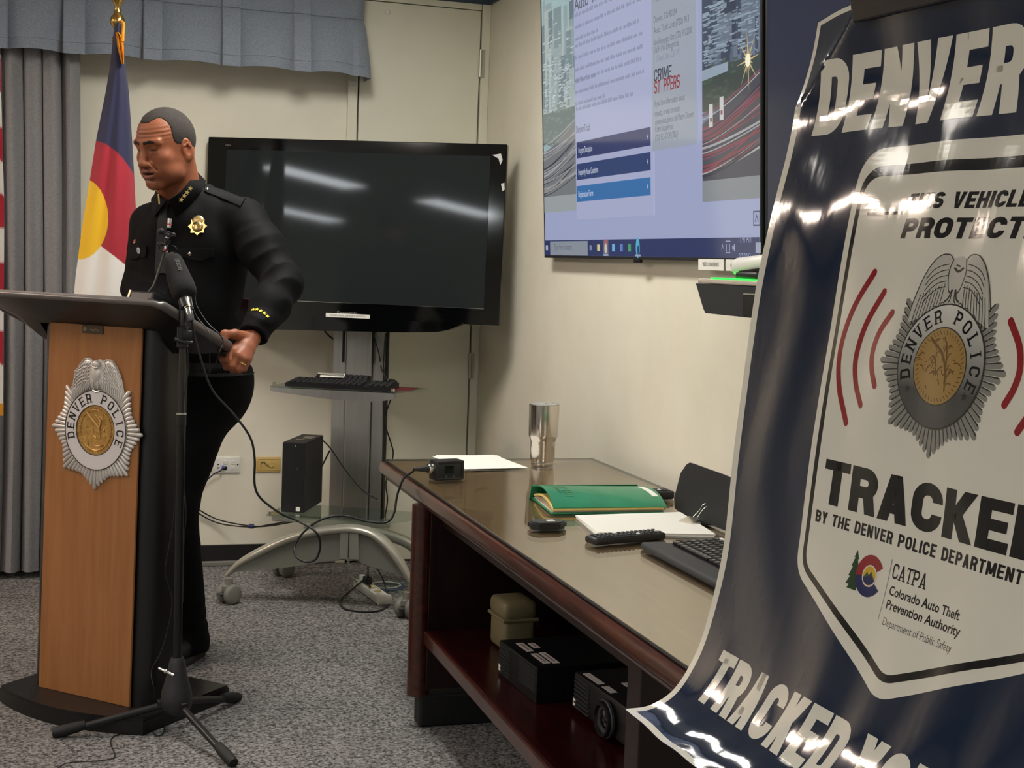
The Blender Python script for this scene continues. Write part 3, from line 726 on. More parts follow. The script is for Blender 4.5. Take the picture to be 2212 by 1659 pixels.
# arched front leg and hub panel
FB = 0.02
arch = [cp(x, y, FB) for x, y in ((479, 1237), (505, 1212), (540, 1192), (575, 1174), (612, 1158), (646, 1147), (682, 1140), (716, 1136), (750, 1134), (778, 1137), (806, 1146), (836, 1168), (862, 1200), (882, 1234), (893, 1256))]
ad, _ = catmull(arch, 4); A = MB(); secs = []
for i, p in enumerate(ad):
    tn = unit(ad[min(i+1, len(ad)-1)]-ad[max(i-1, 0)]); up_ = np.cross(tn, CN); up_ = up_ if up_[2] > 0 else -up_
    e = min(i, len(ad)-1-i); k_ = .55+.45*min(1, e/8)
    sec = []
    for j in range(12):
        an = 2*math.pi*j/12; sec.append(p - up_*.020 + up_*.018*k_*math.sin(an)*1.0 - CN*(.030 + .036*k_*math.cos(an)))
    secs.append(sec)
n = 12; A.add([p for s_ in secs for p in s_], [(i*n+j, i*n+(j+1) % n, (i+1)*n+(j+1) % n, (i+1)*n+j) for i in range(len(secs)-1) for j in range(n)] + [tuple(range(n)), tuple((len(secs)-1)*n+j for j in range(n))])
obj('arched_leg', A, M_alu2, cart, smooth=60)
low = [cp(x, y, FB+.03) for x, y in ((882, 1245), (860, 1238), (835, 1232), (800, 1222), (776, 1212), (753, 1207), (700, 1212), (640, 1222), (580, 1229), (516, 1234), (500, 1234))]
top_ = [cp(x, y+12, FB+.03) for x, y in ((500, 1216), (540, 1194), (575, 1176), (612, 1160), (646, 1149), (682, 1142), (716, 1138), (750, 1136), (778, 1139), (806, 1148), (836, 1170), (862, 1202), (880, 1232))]
pl = [((p-wl) @ CU, p[2]) for p in top_+low]
obj('leg_fascia', MB().prism(pl[::-1], cc(0, FB+.03, 0), CU, UZ, .012, d0=-.012), mat('fascia_grey', S(128, 128, 120), .45, metal=.3), cart)
hp = [((cp(x, y, FB+.01)-wl) @ CU, cp(x, y, FB+.01)[2]) for x, y in ((736, 1146), (775, 1148), (776, 1208), (735, 1206))]
obj('hub_panel', MB().prism(hp[::-1], cc(0, FB+.012, 0), CU, UZ, .01, d0=-.01), mat('hub_grey', S(150, 150, 142), .4, metal=.4), cart)
obj('hub_seam', MB().box(cc((cp(753, 1175, FB)-wl) @ CU, FB-.0, (cp(753, 1150, FB)[2]+cp(753, 1205, FB)[2])/2), (.003, .004, cp(753, 1150, FB)[2]-cp(753, 1205, FB)[2]), (CU, -CN, UZ)), M_gap, cart)
obj('base_block', MB().box(cc(ACOL, .24, .24), (.20, .40, .10), (CU, -CN, UZ), bev=.012), M_alu2, cart)
def caster(px, py, b, rot, low_=True):
    w = Zp(px, py, 0) if b is None else cc(px, b, 0)
    R = .040; c = w+UZ*R; ax = unit(CU*math.cos(rot)+CN*math.sin(rot)); k_ = thing('caster', w); k_.parent = cart; k_.location = tuple(w-WM[cart]); WM[k_] = w
    for s_ in (-1, 1):
        obj('wheel', MB().lathe([(0, -.015), (.030, -.015), (R-.003, -.012), (R, -.006), (R, .006), (R-.003, .012), (.030, .015), (0, .015)], c+ax*.023*s_, ax, 28), M_grey, k_, smooth=45)
    obj('caster_hood', MB().box(c+UZ*.022+np.cross(ax, UZ)*.004, (.026, .050, .03), (ax, np.cross(ax, UZ), UZ), bev=.006), M_grey, k_)
    obj('caster_stem', MB().tube([c+UZ*.03, c+UZ*.062], [.017, .015], 14), M_grey, k_, smooth=50)
    f_ = np.cross(ax, UZ); f_ = f_ if f_ @ CN > 0 else -f_
    obj('brake_tab', MB().box(c+f_*.040+UZ*.004, (.024, .022, .008), (ax, f_, UZ), bev=.003), M_dgrey, k_)
caster(494, 1303, None, .55); caster(878, 1334, None, .3)
aL, aR = (Zp(494, 1303, 0)-wl) @ CU, (Zp(878, 1334, 0)-wl) @ CU
caster(aL+.06, 0, .52, .5); caster(aR-.03, 0, .52, .2)
obj('arched_leg', MB().tube([cc(aL+.06, .52, .11), cc(aL+.17, .50, .2), cc(ACOL, .44, .26), cc(aR-.14, .50, .2), cc(aR-.03, .52, .11)], .024, 10, sub=5), M_alu2, cart, smooth=60)
# lower glass shelf
gz = .335; SB = .150
gl, gr = (cp(575, 1113, SB)-wl) @ CU, (cp(842, 1132, SB)-wl) @ CU
M_shelf = thin_glass('shelf_glass', (.80, .88, .84, 1))
obj('lower_shelf', MB().prism([(gl, SB), (gr, SB), (gr+.10, SB+.16), (gr+.05, SB+.27), (gl, SB+.30)], V(wl[0], wl[1], 0), CU, -CN, gz+.006, d0=gz), M_shelf, cart)
for g in (gl, gr): obj('shelf_peg', MB().lathe([(.009, 0), (.009, .012), (0, .014)], cc(g+.012 if g == gl else g-.012, SB+.012, gz+.006), UZ, 14), M_chrome, cart, smooth=50)
obj('shelf_arm', MB().box(cc((gl+gr)/2, SB+.05, gz-.014), ((gr-gl)*.96, .03, .024), (CU, -CN, UZ), bev=.004), M_alu2, cart)
# keyboard shelf
kl, kr = (cp(584, 838, SB)-wl) @ CU, (cp(852, 850, SB)-wl) @ CU
kz = cp(700, 842, SB)[2]
obj('upper_shelf', MB().prism([(kl, SB), (kr, SB), (kr+.10, SB+.20), (kr+.04, SB+.25), (kl+.02, SB+.25)], V(wl[0], wl[1], 0), CU, -CN, kz+.006, d0=kz), M_shelf, cart)
tr = [(kl, kz-.001), (kr, kz-.001), (kr, kz-.022), (kr-.05, kz-.034), (kr-.12, kz-.040), (kl+.24, kz-.036), (kl+.06, kz-.022), (kl, kz-.016)]
obj('shelf_lip', MB().prism(tr, cc(0, SB-.002, 0), CU, UZ, -.03, d0=0), M_alu, cart)
for g in (kl+.012, kr-.010): obj('shelf_peg', MB().lathe([(.009, 0), (.009, .012), (0, .014)], cc(g, SB+.012, kz+.006), UZ, 14), M_chrome, cart, smooth=50)

# television on the cart
TV_LEAN = -1
TB = BC-.13
def tv(x, y): p = cp(x, y, TB); return (p-wl) @ CU, p[2]
tl, trr, br_, = tv(443, 295), tv(1093, 310), tv(1081, 705)
TVA = (tl[0]+br_[0])/2; TVW = (trr[0]-tl[0]+.0); TVZ0 = br_[1]; TVZ1 = (tl[1]+trr[1])/2
tvo = thing('television', cc(TVA, TB+.05, TVZ0), 'large black flat television switched off on the wheeled stand', 'television')
TL0 = tl[0]
BZB = .075
obj('back_shell', MB().box(cc(TVA, TB+.075, (TVZ0+TVZ1)/2+.01), (TVW*.86, .08, (TVZ1-TVZ0)*.86), (CU, -CN, UZ), bev=.02), M_black, tvo)
obj('bezel', MB().box(cc(TL0+TVW/2, TB+.02, (TVZ0+TVZ1)/2), (TVW, .04, TVZ1-TVZ0), (CU, -CN, UZ), bev=.003), M_blackgloss, tvo)
sl, sr_, sb = tv(484, 322)[0], tv(1057, 336)[0], tv(1042, 668)[1]; st_ = tv(484, 322)[1]
obj('screen', MB().box(cc((sl+sr_)/2, TB-.0015, (st_+sb)/2), (sr_-sl, .003, st_-sb), (CU, -CN, UZ)), M_screen_off, tvo)
obj('screen_edge', MB().box(cc((sl+sr_)/2, TB-.002, sb-.001), (sr_-sl, .005, .002), (CU, -CN, UZ)), M_chrome, tvo)
# speaker lip below
lipz = [(x, y) for x, y in ((470, 700), (480, 706), (520, 711), (700, 716), (880, 720), (950, 719), (975, 714), (1000, 704), (1003, 700))]
lp2 = [tv(x, y) for x, y in lipz]; lp2 = [(TL0+.03, TVZ0+.002)] + lp2[2:] + [(lp2[-1][0], TVZ0+.003)]
obj('speaker_lip', MB().prism([(p[0], p[1]) for p in lp2][::-1], cc(0, TB-.008, 0), CU, UZ, .05, d0=-.01), M_blackgloss, tvo)
la, lb_ = tv(704, 681), tv(799, 686)
lab = obj('asset_sticker', MB().box(cc((la[0]+lb_[0])/2, TB-.002, (la[1]+lb_[1])/2), (lb_[0]-la[0], .002, .017), (CU, -CN, UZ)), M_paper, tvo, label='white sticker')
pm = MB(); vs, fs = fit_font('OPERATIONS SUPPORT DIVISION', la[0]+.02, lb_[0]-.02, (la[1]+lb_[1])/2-.0035, .007, .01); put2d(pm, vs, fs, cc(0, TB-.0035, 0), CU, UZ)
obj('sticker_print', pm, mat('grey_print', S(120, 116, 112), .6), lab)
pa_, pb2 = tv(728, 677), tv(771, 678)
pm = MB(); vs, fs = fit_font('Panasonic', pa_[0], pb2[0], pa_[1]-.003, .011, .02); put2d(pm, vs, fs, cc(0, TB-.0012, 0), CU, UZ)
obj('maker_lettering', pm, mat('logo_grey', S(120, 118, 118), .35, metal=.6), tvo)
pa_, pb2 = tv(480, 314), tv(493, 314); pm = MB(); vs, fs = fit_font('VIERA', pa_[0], pb2[0], pa_[1], .006, .02); put2d(pm, vs, fs, cc(0, TB-.0012, 0), CU, UZ)
obj('series_lettering', pm, MATS['logo_grey'], tvo)
for pts in (((1069, 333), (1079, 331), (1083, 345), (1078, 356), (1074, 342), (1060, 334)), ((1080, 397), (1087, 395), (1088, 410), (1083, 413))):
    obj('tape_scrap', MB().prism([tv(*p) for p in pts][::-1], cc(0, TB-.001, 0), CU, UZ, .0012, d0=0), mat('grey_tape', S(200, 200, 196), .5), tvo)
obj('mount_bracket', MB().box(cc(ACOL, BC-.015, TVZ0+.1), (.16, .09, .22), (CU, -CN, UZ)), M_black, tvo)

# the set leans back three degrees on its bracket
_done = set()
for o_ in [c for c in tvo.children] + [g for c in tvo.children for g in c.children]:
    if o_.data and o_.data.name not in _done:
        _done.add(o_.data.name); o_.data.transform(Matrix.Rotation(math.radians(3.0) * TV_LEAN, 4, Vector(CU)))
# computer tower on the lower glass shelf
pcz = gz+.006
A0, B0 = Zp(607, 1106, pcz), Zp(655, 1109, pcz); PU = unit(B0-A0); 
pu = unit(CU-CN*.02); pv = V(-pu[1], pu[0], 0); pv = pv if pv[1] > 0 else -pv
PCW, PCH, PCD = np.linalg.norm(B0-A0)*1.0, .292, .29
pcc = A0+pu*PCW/2+pv*PCD/2
t = thing('computer_tower', pcc, 'black desktop computer tower standing on the lower glass shelf', 'computer')
obj('case', MB().box(pcc+UZ*PCH/2+pv*.006, (PCW, PCD-.012, PCH), (pu, pv, UZ), bev=.002), mat('pc_case', S(34, 34, 37), .45), t)
M_mesh = noise_col(mat('pc_grille', rough=.5), S(9, 9, 10), S(24, 24, 26), 400, 1, pos=(.45, .55))
obj('front_bezel', MB().box(pcc+UZ*PCH/2-pv*(PCD/2-.006), (PCW, .012, PCH-.002), (pu, pv, UZ), bev=.002), M_mesh, t)
fo_ = pcc-pv*(PCD/2+.0005)
obj('badge_dot', MB().box(fo_+pu*.008+UZ*(PCH-.012), (.004, .001, .006), (pu, pv, UZ)), M_alu2, t)
obj('port', MB().box(fo_+pu*.018+UZ*(PCH*.63), (.005, .001, .012), (pu, pv, UZ)), M_dgrey, t)
obj('sticker', MB().box(fo_+pu*.024+UZ*.016, (.017, .001, .018), (pu, pv, UZ)), M_paper, t, label='small white sticker')
obj('top_label', MB().box(pcc+pu*.012+pv*.04+UZ*(PCH+.0008), (.042, .07, .001), (pu, pv, UZ)), mat('label_paper', S(190, 188, 178), .6), t)
obj('top_label', MB().box(pcc-pu*.004-pv*.035+UZ*(PCH+.0008), (.036, .014, .001), (pu, pv, UZ)), MATS['label_paper'], t)

# keyboards on the cart's upper shelf
def keyboard(name, o, ku, kv, W, D, lab, grp=None, rest=False, cols=18, num=True, cat='keyboard', h=.014, tilt=.12, Mk=None):
    """o: front left corner on the surface; ku along, kv towards the back"""
    ku = unit(ku); kv = unit(kv); k3 = np.cross(ku, kv); k3 = k3 if k3[2] > 0 else -k3
    t = thing(name, o+ku*W/2+kv*D/2, lab, cat, grp)
    kb = unit(kv*math.cos(tilt)+k3*math.sin(tilt)); kn = np.cross(ku, kb); kn = kn if kn[2] > 0 else -kn
    c = o+ku*W/2+kb*D/2*math.cos(tilt)+kn*h*.5
    b_ = MB(); prof = [(0, 0), (D, 0), (D, h+D*math.tan(tilt)), (0, h)]
    b_.prism(prof, o, kv, k3, 0, d0=W) if np.cross(kv, k3) @ ku > 0 else b_.prism(prof, o, kv, k3, 0, d0=-W)
    obj('keyboard_case', b_, M_black, t)
    rows = 6; kd = D*.86/rows; x0 = W*.025; kw = W*.95/cols
    top = o+k3*h
    for r_ in range(rows):
        km = MB()
        for q in range(cols):
            if cols >= 18 and q in (13,) : continue
            if r_ == 0 and 3 <= q <= 8:
                if q != 5: continue
                km.box(top+ku*(x0+kw*6)+kb*(D*.07+kd*(r_+.5))+kn*.003, (kw*5.8, kd*.84, .008), (ku, kb, kn), bev=.0015, seg=1); continue
            km.box(top+ku*(x0+kw*(q+.5+(.0 if r_ % 2 else .12)))+kb*(D*.07+kd*(r_+.5))+kn*.003, (kw*.84, kd*.84, .008), (ku, kb, kn), bev=.0015, seg=1)
        obj('key_row', km, Mk or M_blackmatte, t)
    return t, top, ku, kb, kn
kzs = kz+.006
k0 = Zp(601, 838, kzs); k1 = Zp(842, 848, kzs)
keyboard('keyboard', cc((k0-wl) @ CU, SB+.006, kzs), CU, -CN, .44, .145, 'black full size keyboard across the front of the stand shelf', tilt=.07)
kk = cc((k0-wl) @ CU+.07, SB+.160, kzs)
keyboard('keyboard', kk, unit(CU*.99-CN*.05), unit(-CN*.99-CU*.05), .23, .085, 'small black keypad lying behind the long keyboard under papers', cols=10, tilt=.26)
pc_ = kk+CU*.075-CN*.035+UZ*.0375
obj('note_paper', MB().box(pc_, (.10, .05, .002), (unit(CU-CN*.15), unit(-CN-CU*.15+UZ*.26), unit(UZ+CN*.26))), M_paper, label='small white paper slip lying on the black keypad', cat='paper')
obj('pen', MB().tube([pc_-CU*.06+UZ*.006+CN*.01, pc_+CU*.05+UZ*.006+CN*.012], .004, 8), M_alu2, label='grey pen lying on the paper slip on the stand shelf', cat='pen')
ms = Zp(842, 836, kzs)
t = thing('computer_mouse', ms, 'black computer mouse on the right end of the stand shelf', 'mouse')
obj('mouse_shell', MB().sphere(ms+UZ*.014, (.033, .052, .020), 20, 12, ax=(CU, -CN, UZ)), M_black, t, smooth=60)
obj('scroll_wheel', MB().lathe([(.007, -.003), (.007, .003)], ms+UZ*.030+CN*.03, CU, 12), M_dgrey, t)
mp = Zp(862, 841, kzs)
obj('mouse_pad', MB().box(cc((mp-wl) @ CU-.005, SB+.13, kzs+.001), (.13, .15, .002), (CU, -CN, UZ), bev=.0008), mat('red_mat', S(92, 28, 30), .7), label='dark red mouse mat on the right end of the stand shelf', cat='mouse mat')
ms2 = None
# ---------------------------------------------------------------- conference table
TX0, TX1, TY0, TY1, TZ = .966, 1.733, 1.62, 4.50, .74
GT = TZ                                              # top of the glass sheet
table = thing('conference_table', ((TX0+TX1)/2, (TY0+TY1)/2, 0), 'long dark red wood table with a glass sheet on top and an open shelf below', 'table')
def bull(x0, x1, y0, y1, prof):
    """moulded slab: prof = [(inset, z)] bottom to top"""
    vs = []; n = 4; c = .02
    for ins, z in prof:
        P = [(x0+ins, y0+ins), (x1-ins, y0+ins), (x1-ins, y1-ins), (x0+ins, y1-ins)]
        vs += [(p[0], p[1], z) for p in P]
    k = len(prof); fs = [(i*4+j, i*4+(j+1) % 4, (i+1)*4+(j+1) % 4, (i+1)*4+j) for i in range(k-1) for j in range(4)]
    return MB().add(vs, fs+[(3, 2, 1, 0), tuple((k-1)*4+j for j in range(4))])
zt = TZ-.008
prof = [(.030, zt-.062), (.024, zt-.060), (.018, zt-.052), (.016, zt-.044), (.006, zt-.040), (.001, zt-.034), (0, zt-.026), (.001, zt-.016), (.004, zt-.007), (.010, zt-.001), (.016, zt)]
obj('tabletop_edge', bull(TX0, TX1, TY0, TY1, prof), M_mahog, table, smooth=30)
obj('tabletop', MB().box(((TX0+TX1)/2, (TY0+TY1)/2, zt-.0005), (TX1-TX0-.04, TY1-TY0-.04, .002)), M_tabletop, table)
gl_ = thin_glass('table_glass', (.95, .97, .95, 1))
obj('glass_sheet', MB().box(((TX0+TX1)/2, (TY0+TY1)/2, TZ-.003), (TX1-TX0-.036, TY1-TY0-.036, .006), bev=.001, seg=1), gl_, table)
obj('glass_edge', MB().tube([(TX0+.0175, TY0+.0175, TZ-.004), (TX1-.0175, TY0+.0175, TZ-.004), (TX1-.0175, TY1-.0175, TZ-.004), (TX0+.0175, TY1-.0175, TZ-.004)], .0032, 6, closed=True), M_blackmatte, table)
SZ = Zp(935, 1385, .3)                               # scratch
EPY = 3.96
sx = Yp(928, 1369, EPY); SHZ = sx[2]; SHX = TX0+.045
ray_ = ray(928, 1369); SHZ = CAMH+ray_[2]*(SHX/ray_[0]); 
NPY = 2.37                                           # the support nearer the camera
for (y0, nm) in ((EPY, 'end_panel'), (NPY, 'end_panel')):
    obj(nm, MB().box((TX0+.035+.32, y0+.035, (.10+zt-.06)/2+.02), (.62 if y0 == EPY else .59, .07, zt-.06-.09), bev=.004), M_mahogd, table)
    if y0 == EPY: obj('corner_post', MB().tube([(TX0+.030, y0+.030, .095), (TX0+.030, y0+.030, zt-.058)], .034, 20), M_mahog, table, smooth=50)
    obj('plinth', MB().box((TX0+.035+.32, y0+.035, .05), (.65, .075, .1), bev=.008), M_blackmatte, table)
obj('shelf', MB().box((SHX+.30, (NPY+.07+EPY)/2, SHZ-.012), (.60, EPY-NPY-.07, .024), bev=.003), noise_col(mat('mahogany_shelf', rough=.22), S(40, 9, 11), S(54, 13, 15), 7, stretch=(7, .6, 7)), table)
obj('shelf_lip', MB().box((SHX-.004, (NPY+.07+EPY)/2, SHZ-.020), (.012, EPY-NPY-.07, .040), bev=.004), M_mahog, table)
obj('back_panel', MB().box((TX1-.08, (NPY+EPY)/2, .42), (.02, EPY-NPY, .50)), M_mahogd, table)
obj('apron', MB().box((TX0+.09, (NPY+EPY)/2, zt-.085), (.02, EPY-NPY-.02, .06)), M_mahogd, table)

def T(x, y, h=0.0): return Zp(x, y, GT+h)
# loose sheets at the far end
def sheet(name, px, th, m, lab, cat='paper', z=0.0):
    P = [T(*p, z) for p in px]; o = V(P[0][0], P[0][1], GT+z)
    return obj(name, MB().prism([(p[0]-o[0], p[1]-o[1]) for p in P], o, (1, 0, 0), (0, 1, 0), th), m, label=lab, cat=cat)
sheet('paper_sheet', ((934, 987), (1005, 1014), (1140, 1011), (1066, 983)), .0015, M_paper, 'upper loose white sheet on the far end of the table', z=.0018)
sheet('paper_sheet', ((940, 984), (1000, 1012.5), (1120, 1010.5), (1075, 984.5)), .0015, M_paper, 'lower loose white sheet under another on the far table end', z=.0)
# steel tumbler
tb = T(1171, 1003); 
t = thing('tumbler', tb, 'tall brushed steel insulated tumbler standing on the far half of the table', 'tumbler')
obj('steel_body', MB().lathe([(.036, 0), (.0375, .003), (.0365, .010), (.0372, .0105), (.0405, .020), (.0412, .078), (.0425, .082), (.0475, .094), (.0488, .099), (.0505, .190), (.0508, .2005), (.0490, .2015), (.0485, .198), (.046, .14)], tb, n=56), M_steel, t, smooth=35)
obj('lid', MB().lathe([(.0488, .196), (.0488, .2035), (.046, .2055), (.044, .202), (0, .201)], tb, n=48), mat('clear_lid', (.75, .74, .70, 1), .08, trans=.6, ior=1.45), t, smooth=40)
obj('lid_slider', MB().box(tb+V(.012, -.012, .2035), (.022, .016, .004), bev=.0015), M_chrome, t)
# plug-on transmitter with its connector
a_ = T(941, 1040); b_ = T(1001, 1037); tu = unit(b_-a_); tv_ = V(-tu[1], tu[0], 0)
t = thing('plug_on_transmitter', (a_+b_)/2, 'small black audio transmitter block on the table joined to a black cable', 'transmitter')
W_ = np.linalg.norm(b_-a_); cen = (a_+b_)/2+tv_*.022
obj('casing', MB().box(cen+UZ*.031, (W_*.92, .044, .050), (tu, tv_, UZ), bev=.005), mat('transmitter_black', S(26, 28, 30), .3), t, smooth=40)
for z_ in (.006, .056): obj('corner_guard', MB().box(cen+UZ*z_, (W_, .050, .010), (tu, tv_, UZ), bev=.004), M_black, t, smooth=40)
for s_ in (-1, 1): obj('side_guard', MB().box(cen+tu*s_*W_*.46+UZ*.031, (.010, .050, .058), (tu, tv_, UZ), bev=.004), M_black, t, smooth=40)
obj('display', MB().box(cen-tv_*.0225-tu*.002+UZ*.034, (.030, .002, .022), (tu, tv_, UZ), bev=.0008), M_blackgloss, t)
for s_ in (-.012, .012): obj('button', MB().lathe([(.004, 0), (.004, .002), (0, .0025)], cen-tv_*.022+tu*s_+UZ*.012, -tv_, 10), M_dgrey, t)
cp0 = cen-tu*W_*.5+UZ*.036
obj('locking_collar', MB().lathe([(.014, -.004), (.0155, 0), (.0155, .012), (.014, .016)], cp0, -tu, 20), M_chrome, t, smooth=40)
plug = cp0-tu*.016
# green folder, bulging open at the left
f0, f1 = T(1190, 1111), T(1434, 1108); f3 = T(1137, 1067)
fu = unit(f1-f0); fv = unit(f3-f0); FW = np.linalg.norm(f1-f0); FD = max(.20, min(.26, np.linalg.norm(f3-f0)))
M_green = noise_col(mat('green_cover', rough=.38, coat=.15), S(28, 122, 84), S(34, 134, 94), 14)
t = thing('green_folder', f0+fu*FW/2+fv*FD/2, 'green folder stuffed with papers lying in the middle of the table', 'folder')
def fol(a, b, z): return f0+fu*a+fv*b+UZ*z
obj('back_cover', MB().box(fol(FW/2, FD/2-.004, .002), (FW, FD, .003), (fu, fv, UZ), bev=.001), M_green, t)
G = []
for i in range(25):
    b = FD*i/24; row = []
    for j in range(21):
        a = FW*j/20
        hgt = .0165+.030*math.sin(math.pi*min(1, (b/FD)**.8))*(1-.30*j/20) + .014*(b/FD)
        if i >= 22: hgt -= (i-21)*.012*(1 if i > 22 else .4)
        row.append(fol(a+.006-.012*(b/FD)*(1 if j == 0 else .0), b-.002, hgt))
    G.append(row)
obj('front_cover', MB().grid(G, .0025), M_green, t, smooth=60)
sp = [[fol(a, FD-.004+.010*math.sin(math.pi*k/8), .002+.034*k/8) for a in (0, FW)] for k in range(9)]
obj('spine', MB().grid(sp, .002), M_green, t, smooth=60)
pp = MB()
for k in range(6):
    s_ = 1-.06*k
    pp.grid([[fol(FW*j/8*.985+.006+.002*k, .010+b*FD*.9, .004+.0012*k+.030*math.sin(math.pi*b)*.5*(k/5)) for j in range(9)] for b in np.linspace(0, 1, 9)], .0012)
obj('inner_papers', pp, mat('cream_papers', S(226, 206, 188), .8), t, smooth=60)
obj('yellow_pad', MB().grid([[fol(FW*j/8*.985+.004, -.001+b*FD*.9, .0125+.016*math.sin(math.pi*b)) for j in range(9)] for b in np.linspace(0, 1, 9)], .006), mat('yellow_pad_paper', S(232, 204, 120), .8), t, smooth=60)
def cover_pt(a, b, o=.0022):
    hgt = .0165+.030*math.sin(math.pi*min(1, (b/FD)**.8))*(1-.30*a/FW) + .014*(b/FD); return fol(a, b-.002, hgt+o)
obj('cover_label', MB().grid([[cover_pt(FW*.90+dx+(.155-b)*.12, b) for dx in (0, .018)] for b in np.linspace(.05, .165, 12)], .0006), M_paper, t, label='white label strip')
lm = MB(); rn = random.Random(2)
for row in range(3):
    for q in range(11 - row):
        b = .045+.135*q/11; a = .028+.014*row+.010*(.2-b)/.2
        if rn.random() < .85:
            lm.grid([[cover_pt(a+da, b+db, .0026) for da in (0, .009)] for db in (0, .007)])
obj('cover_print', lm, mat('faded_gold_print', S(58, 122, 78), .5), t)
# black puck with a white label
k0_ = T(1150, 1146); k1_ = T(1216, 1128)
pc = T(1182, 1141); t = thing('small_case', pc, 'small black angular case with a white sticker in front of the green folder', 'case')
ku = unit(V(.97, .10, 0)); kv = V(-ku[1], ku[0], 0)
oct_ = [(-.050, -.012), (-.036, -.028), (.022, -.032), (.048, -.012), (.050, .012), (.034, .032), (-.026, .030), (-.050, .010)]
obj('case_body', MB().prism([(p[0]*.9, p[1]*.9) for p in oct_], pc, ku, kv, .007).prism(oct_, pc, ku, kv, .016, d0=.006), M_black, t)
obj('case_top', MB().prism([(p[0]*.86, p[1]*.82) for p in oct_], pc, ku, kv, .019, d0=.015), mat('case_grey', S(48, 50, 54), .45), t)
obj('sticker', MB().box(pc+ku*.008+UZ*.0195, (.020, .016, .001), (ku, kv, UZ)), M_paper, t, label='white sticker')
# ream of paper with a binder clip
P = [T(1244, 1119), T(1290, 1157), T(1545, 1160), T(1470, 1112)]
o = V(P[0][0], P[0][1], GT)
pu2 = unit(P[3]-P[0]); 
t = thing('paper_stack', (P[0]+P[2])/2, 'stack of white paper held by a black binder clip beside the tablet stand', 'paper stack')
rn = random.Random(9)
for k in range(4):
    j = [(rn.uniform(-.003, .003), rn.uniform(-.003, .003)) for _ in P]
    obj('paper_layer', MB().prism([(p[0]-o[0]+q[0], p[1]-o[1]+q[1]) for p, q in zip(P, j)], o, (1, 0, 0), (0, 1, 0), .002*(k+1), d0=.002*k+.0001), M_paper, t)
cb = T(1495, 1128, .008); ce = T(1524, 1097, .0)
t = thing('binder_clip', cb, 'black binder clip with wire loops gripping the corner of the paper stack', 'clip')
cu_ = unit(V(.45, -1, 0)); cv_ = V(-cu_[1], cu_[0], 0); cv_ = cv_ if cv_[0] > 0 else -cv_
obj('clip_body', MB().prism([(-.026, -.006), (.010, -.007), (.010, .012), (-.026, .004)], cb-cu_*.022, cv_, UZ, .044), M_chrome, t)
w0 = cb+cv_*.0+UZ*.002
obj('wire_loop', MB().tube([w0-cu_*.009, w0-cu_*.004+cv_*.036+UZ*.028, w0-cu_*.008+cv_*.048+UZ*.037, w0+cv_*.055+UZ*.042, w0+cu_*.008+cv_*.048+UZ*.037, w0+cu_*.004+cv_*.036+UZ*.028, w0+cu_*.009], .0016, 8, sub=3), M_chrome, t, smooth=60)
# remote controls
def remote(px0, px1, W, lab, h=.018, D=.05, z=0.0):
    a = T(*px0, z); b = T(*px1, z); u_ = unit(b-a); v_ = V(-u_[1], u_[0], 0); L_ = np.linalg.norm(b-a); c = (a+b)/2+v_*D/2
    t = thing('remote_control', c, lab, 'remote control', 'remote controls on the table')
    obj('remote_shell', MB().box(c+UZ*(z*0+h/2), (L_, D, h), (u_, v_, UZ), bev=.007, seg=3), M_black, t, smooth=50)
    rn = random.Random(int(px0[0])); bm_ = MB(); bw = MB()
    nx = int(L_/.014)
    for i in range(nx):
        for j in range(3):
            (bw if rn.random() < .1 else bm_).box(c+u_*(-L_/2+.016+i*(L_-.03)/max(1, nx-1))+v_*(j-1)*D*.26+UZ*(h+.001), (.008, D*.17, .004), (u_, v_, UZ), bev=.0012, seg=1)
    obj('button_pad', bm_, M_dgrey, t)
    if bw.v: obj('white_button', bw, M_white, t)
remote((1287, 1180), (1440, 1166), .17, 'black remote control lying in front of the paper stack')
remote((1400, 1081), (1458, 1079), .1, 'black remote control behind the green folder near the wall', h=.024, D=.06)
# keyboard with wrist rest
ka, kb_ = T(1384, 1186), T(1548, 1274)
kdir = unit(kb_-ka); kvv = V(-kdir[1], kdir[0], 0); kvv = kvv if kvv[0] > 0 else -kvv
O = ka+kvv*.062
kt, ktop, ku_, kb2, kn2 = keyboard('keyboard', O, kdir, kvv, .46, .145, 'black keyboard with a padded wrist rest on the near part of the table', tilt=.05, h=.012, cols=20, Mk=mat('key_black', S(24, 24, 26), .35))
obj('wrist_rest', MB().box(ka+kdir*.23+kvv*.030+UZ*.009, (.46, .066, .018), (kdir, kvv, UZ), bev=.008, seg=3), mat('rest_grey', S(50, 50, 52), .7), kt, smooth=50)
lm = MB()
for r_ in range(6):
    for q in range(20):
        lm.box(ktop+ku_*(.46*.025+.0218*(q+.45+(.0 if r_ % 2 else .12)))+kb2*(.145*.07+.0208*(r_+.55))+kn2*.0072, (.006, .006, .0006), (ku_, kb2, kn2))
obj('key_legends', lm, mat('legend_grey', S(150, 150, 150), .5), kt)
obj('key_sticker', MB().box(ktop+ku_*.03+kb2*.135+kn2*.006, (.03, .012, .001), (ku_, kb2, kn2)), M_paper, kt, label='white sticker')
# black tablet propped up, its back to the camera
tbl = [Dp(1456, 1090, 3.62), Dp(1475, 1004, 3.66), Dp(1489, 998, 3.66), Dp(1568, 1026, 3.42), Dp(1600, 1045, 3.30), Dp(1575, 1150, 3.20), Dp(1552, 1140, 3.28), Dp(1470, 1112, 3.54)]
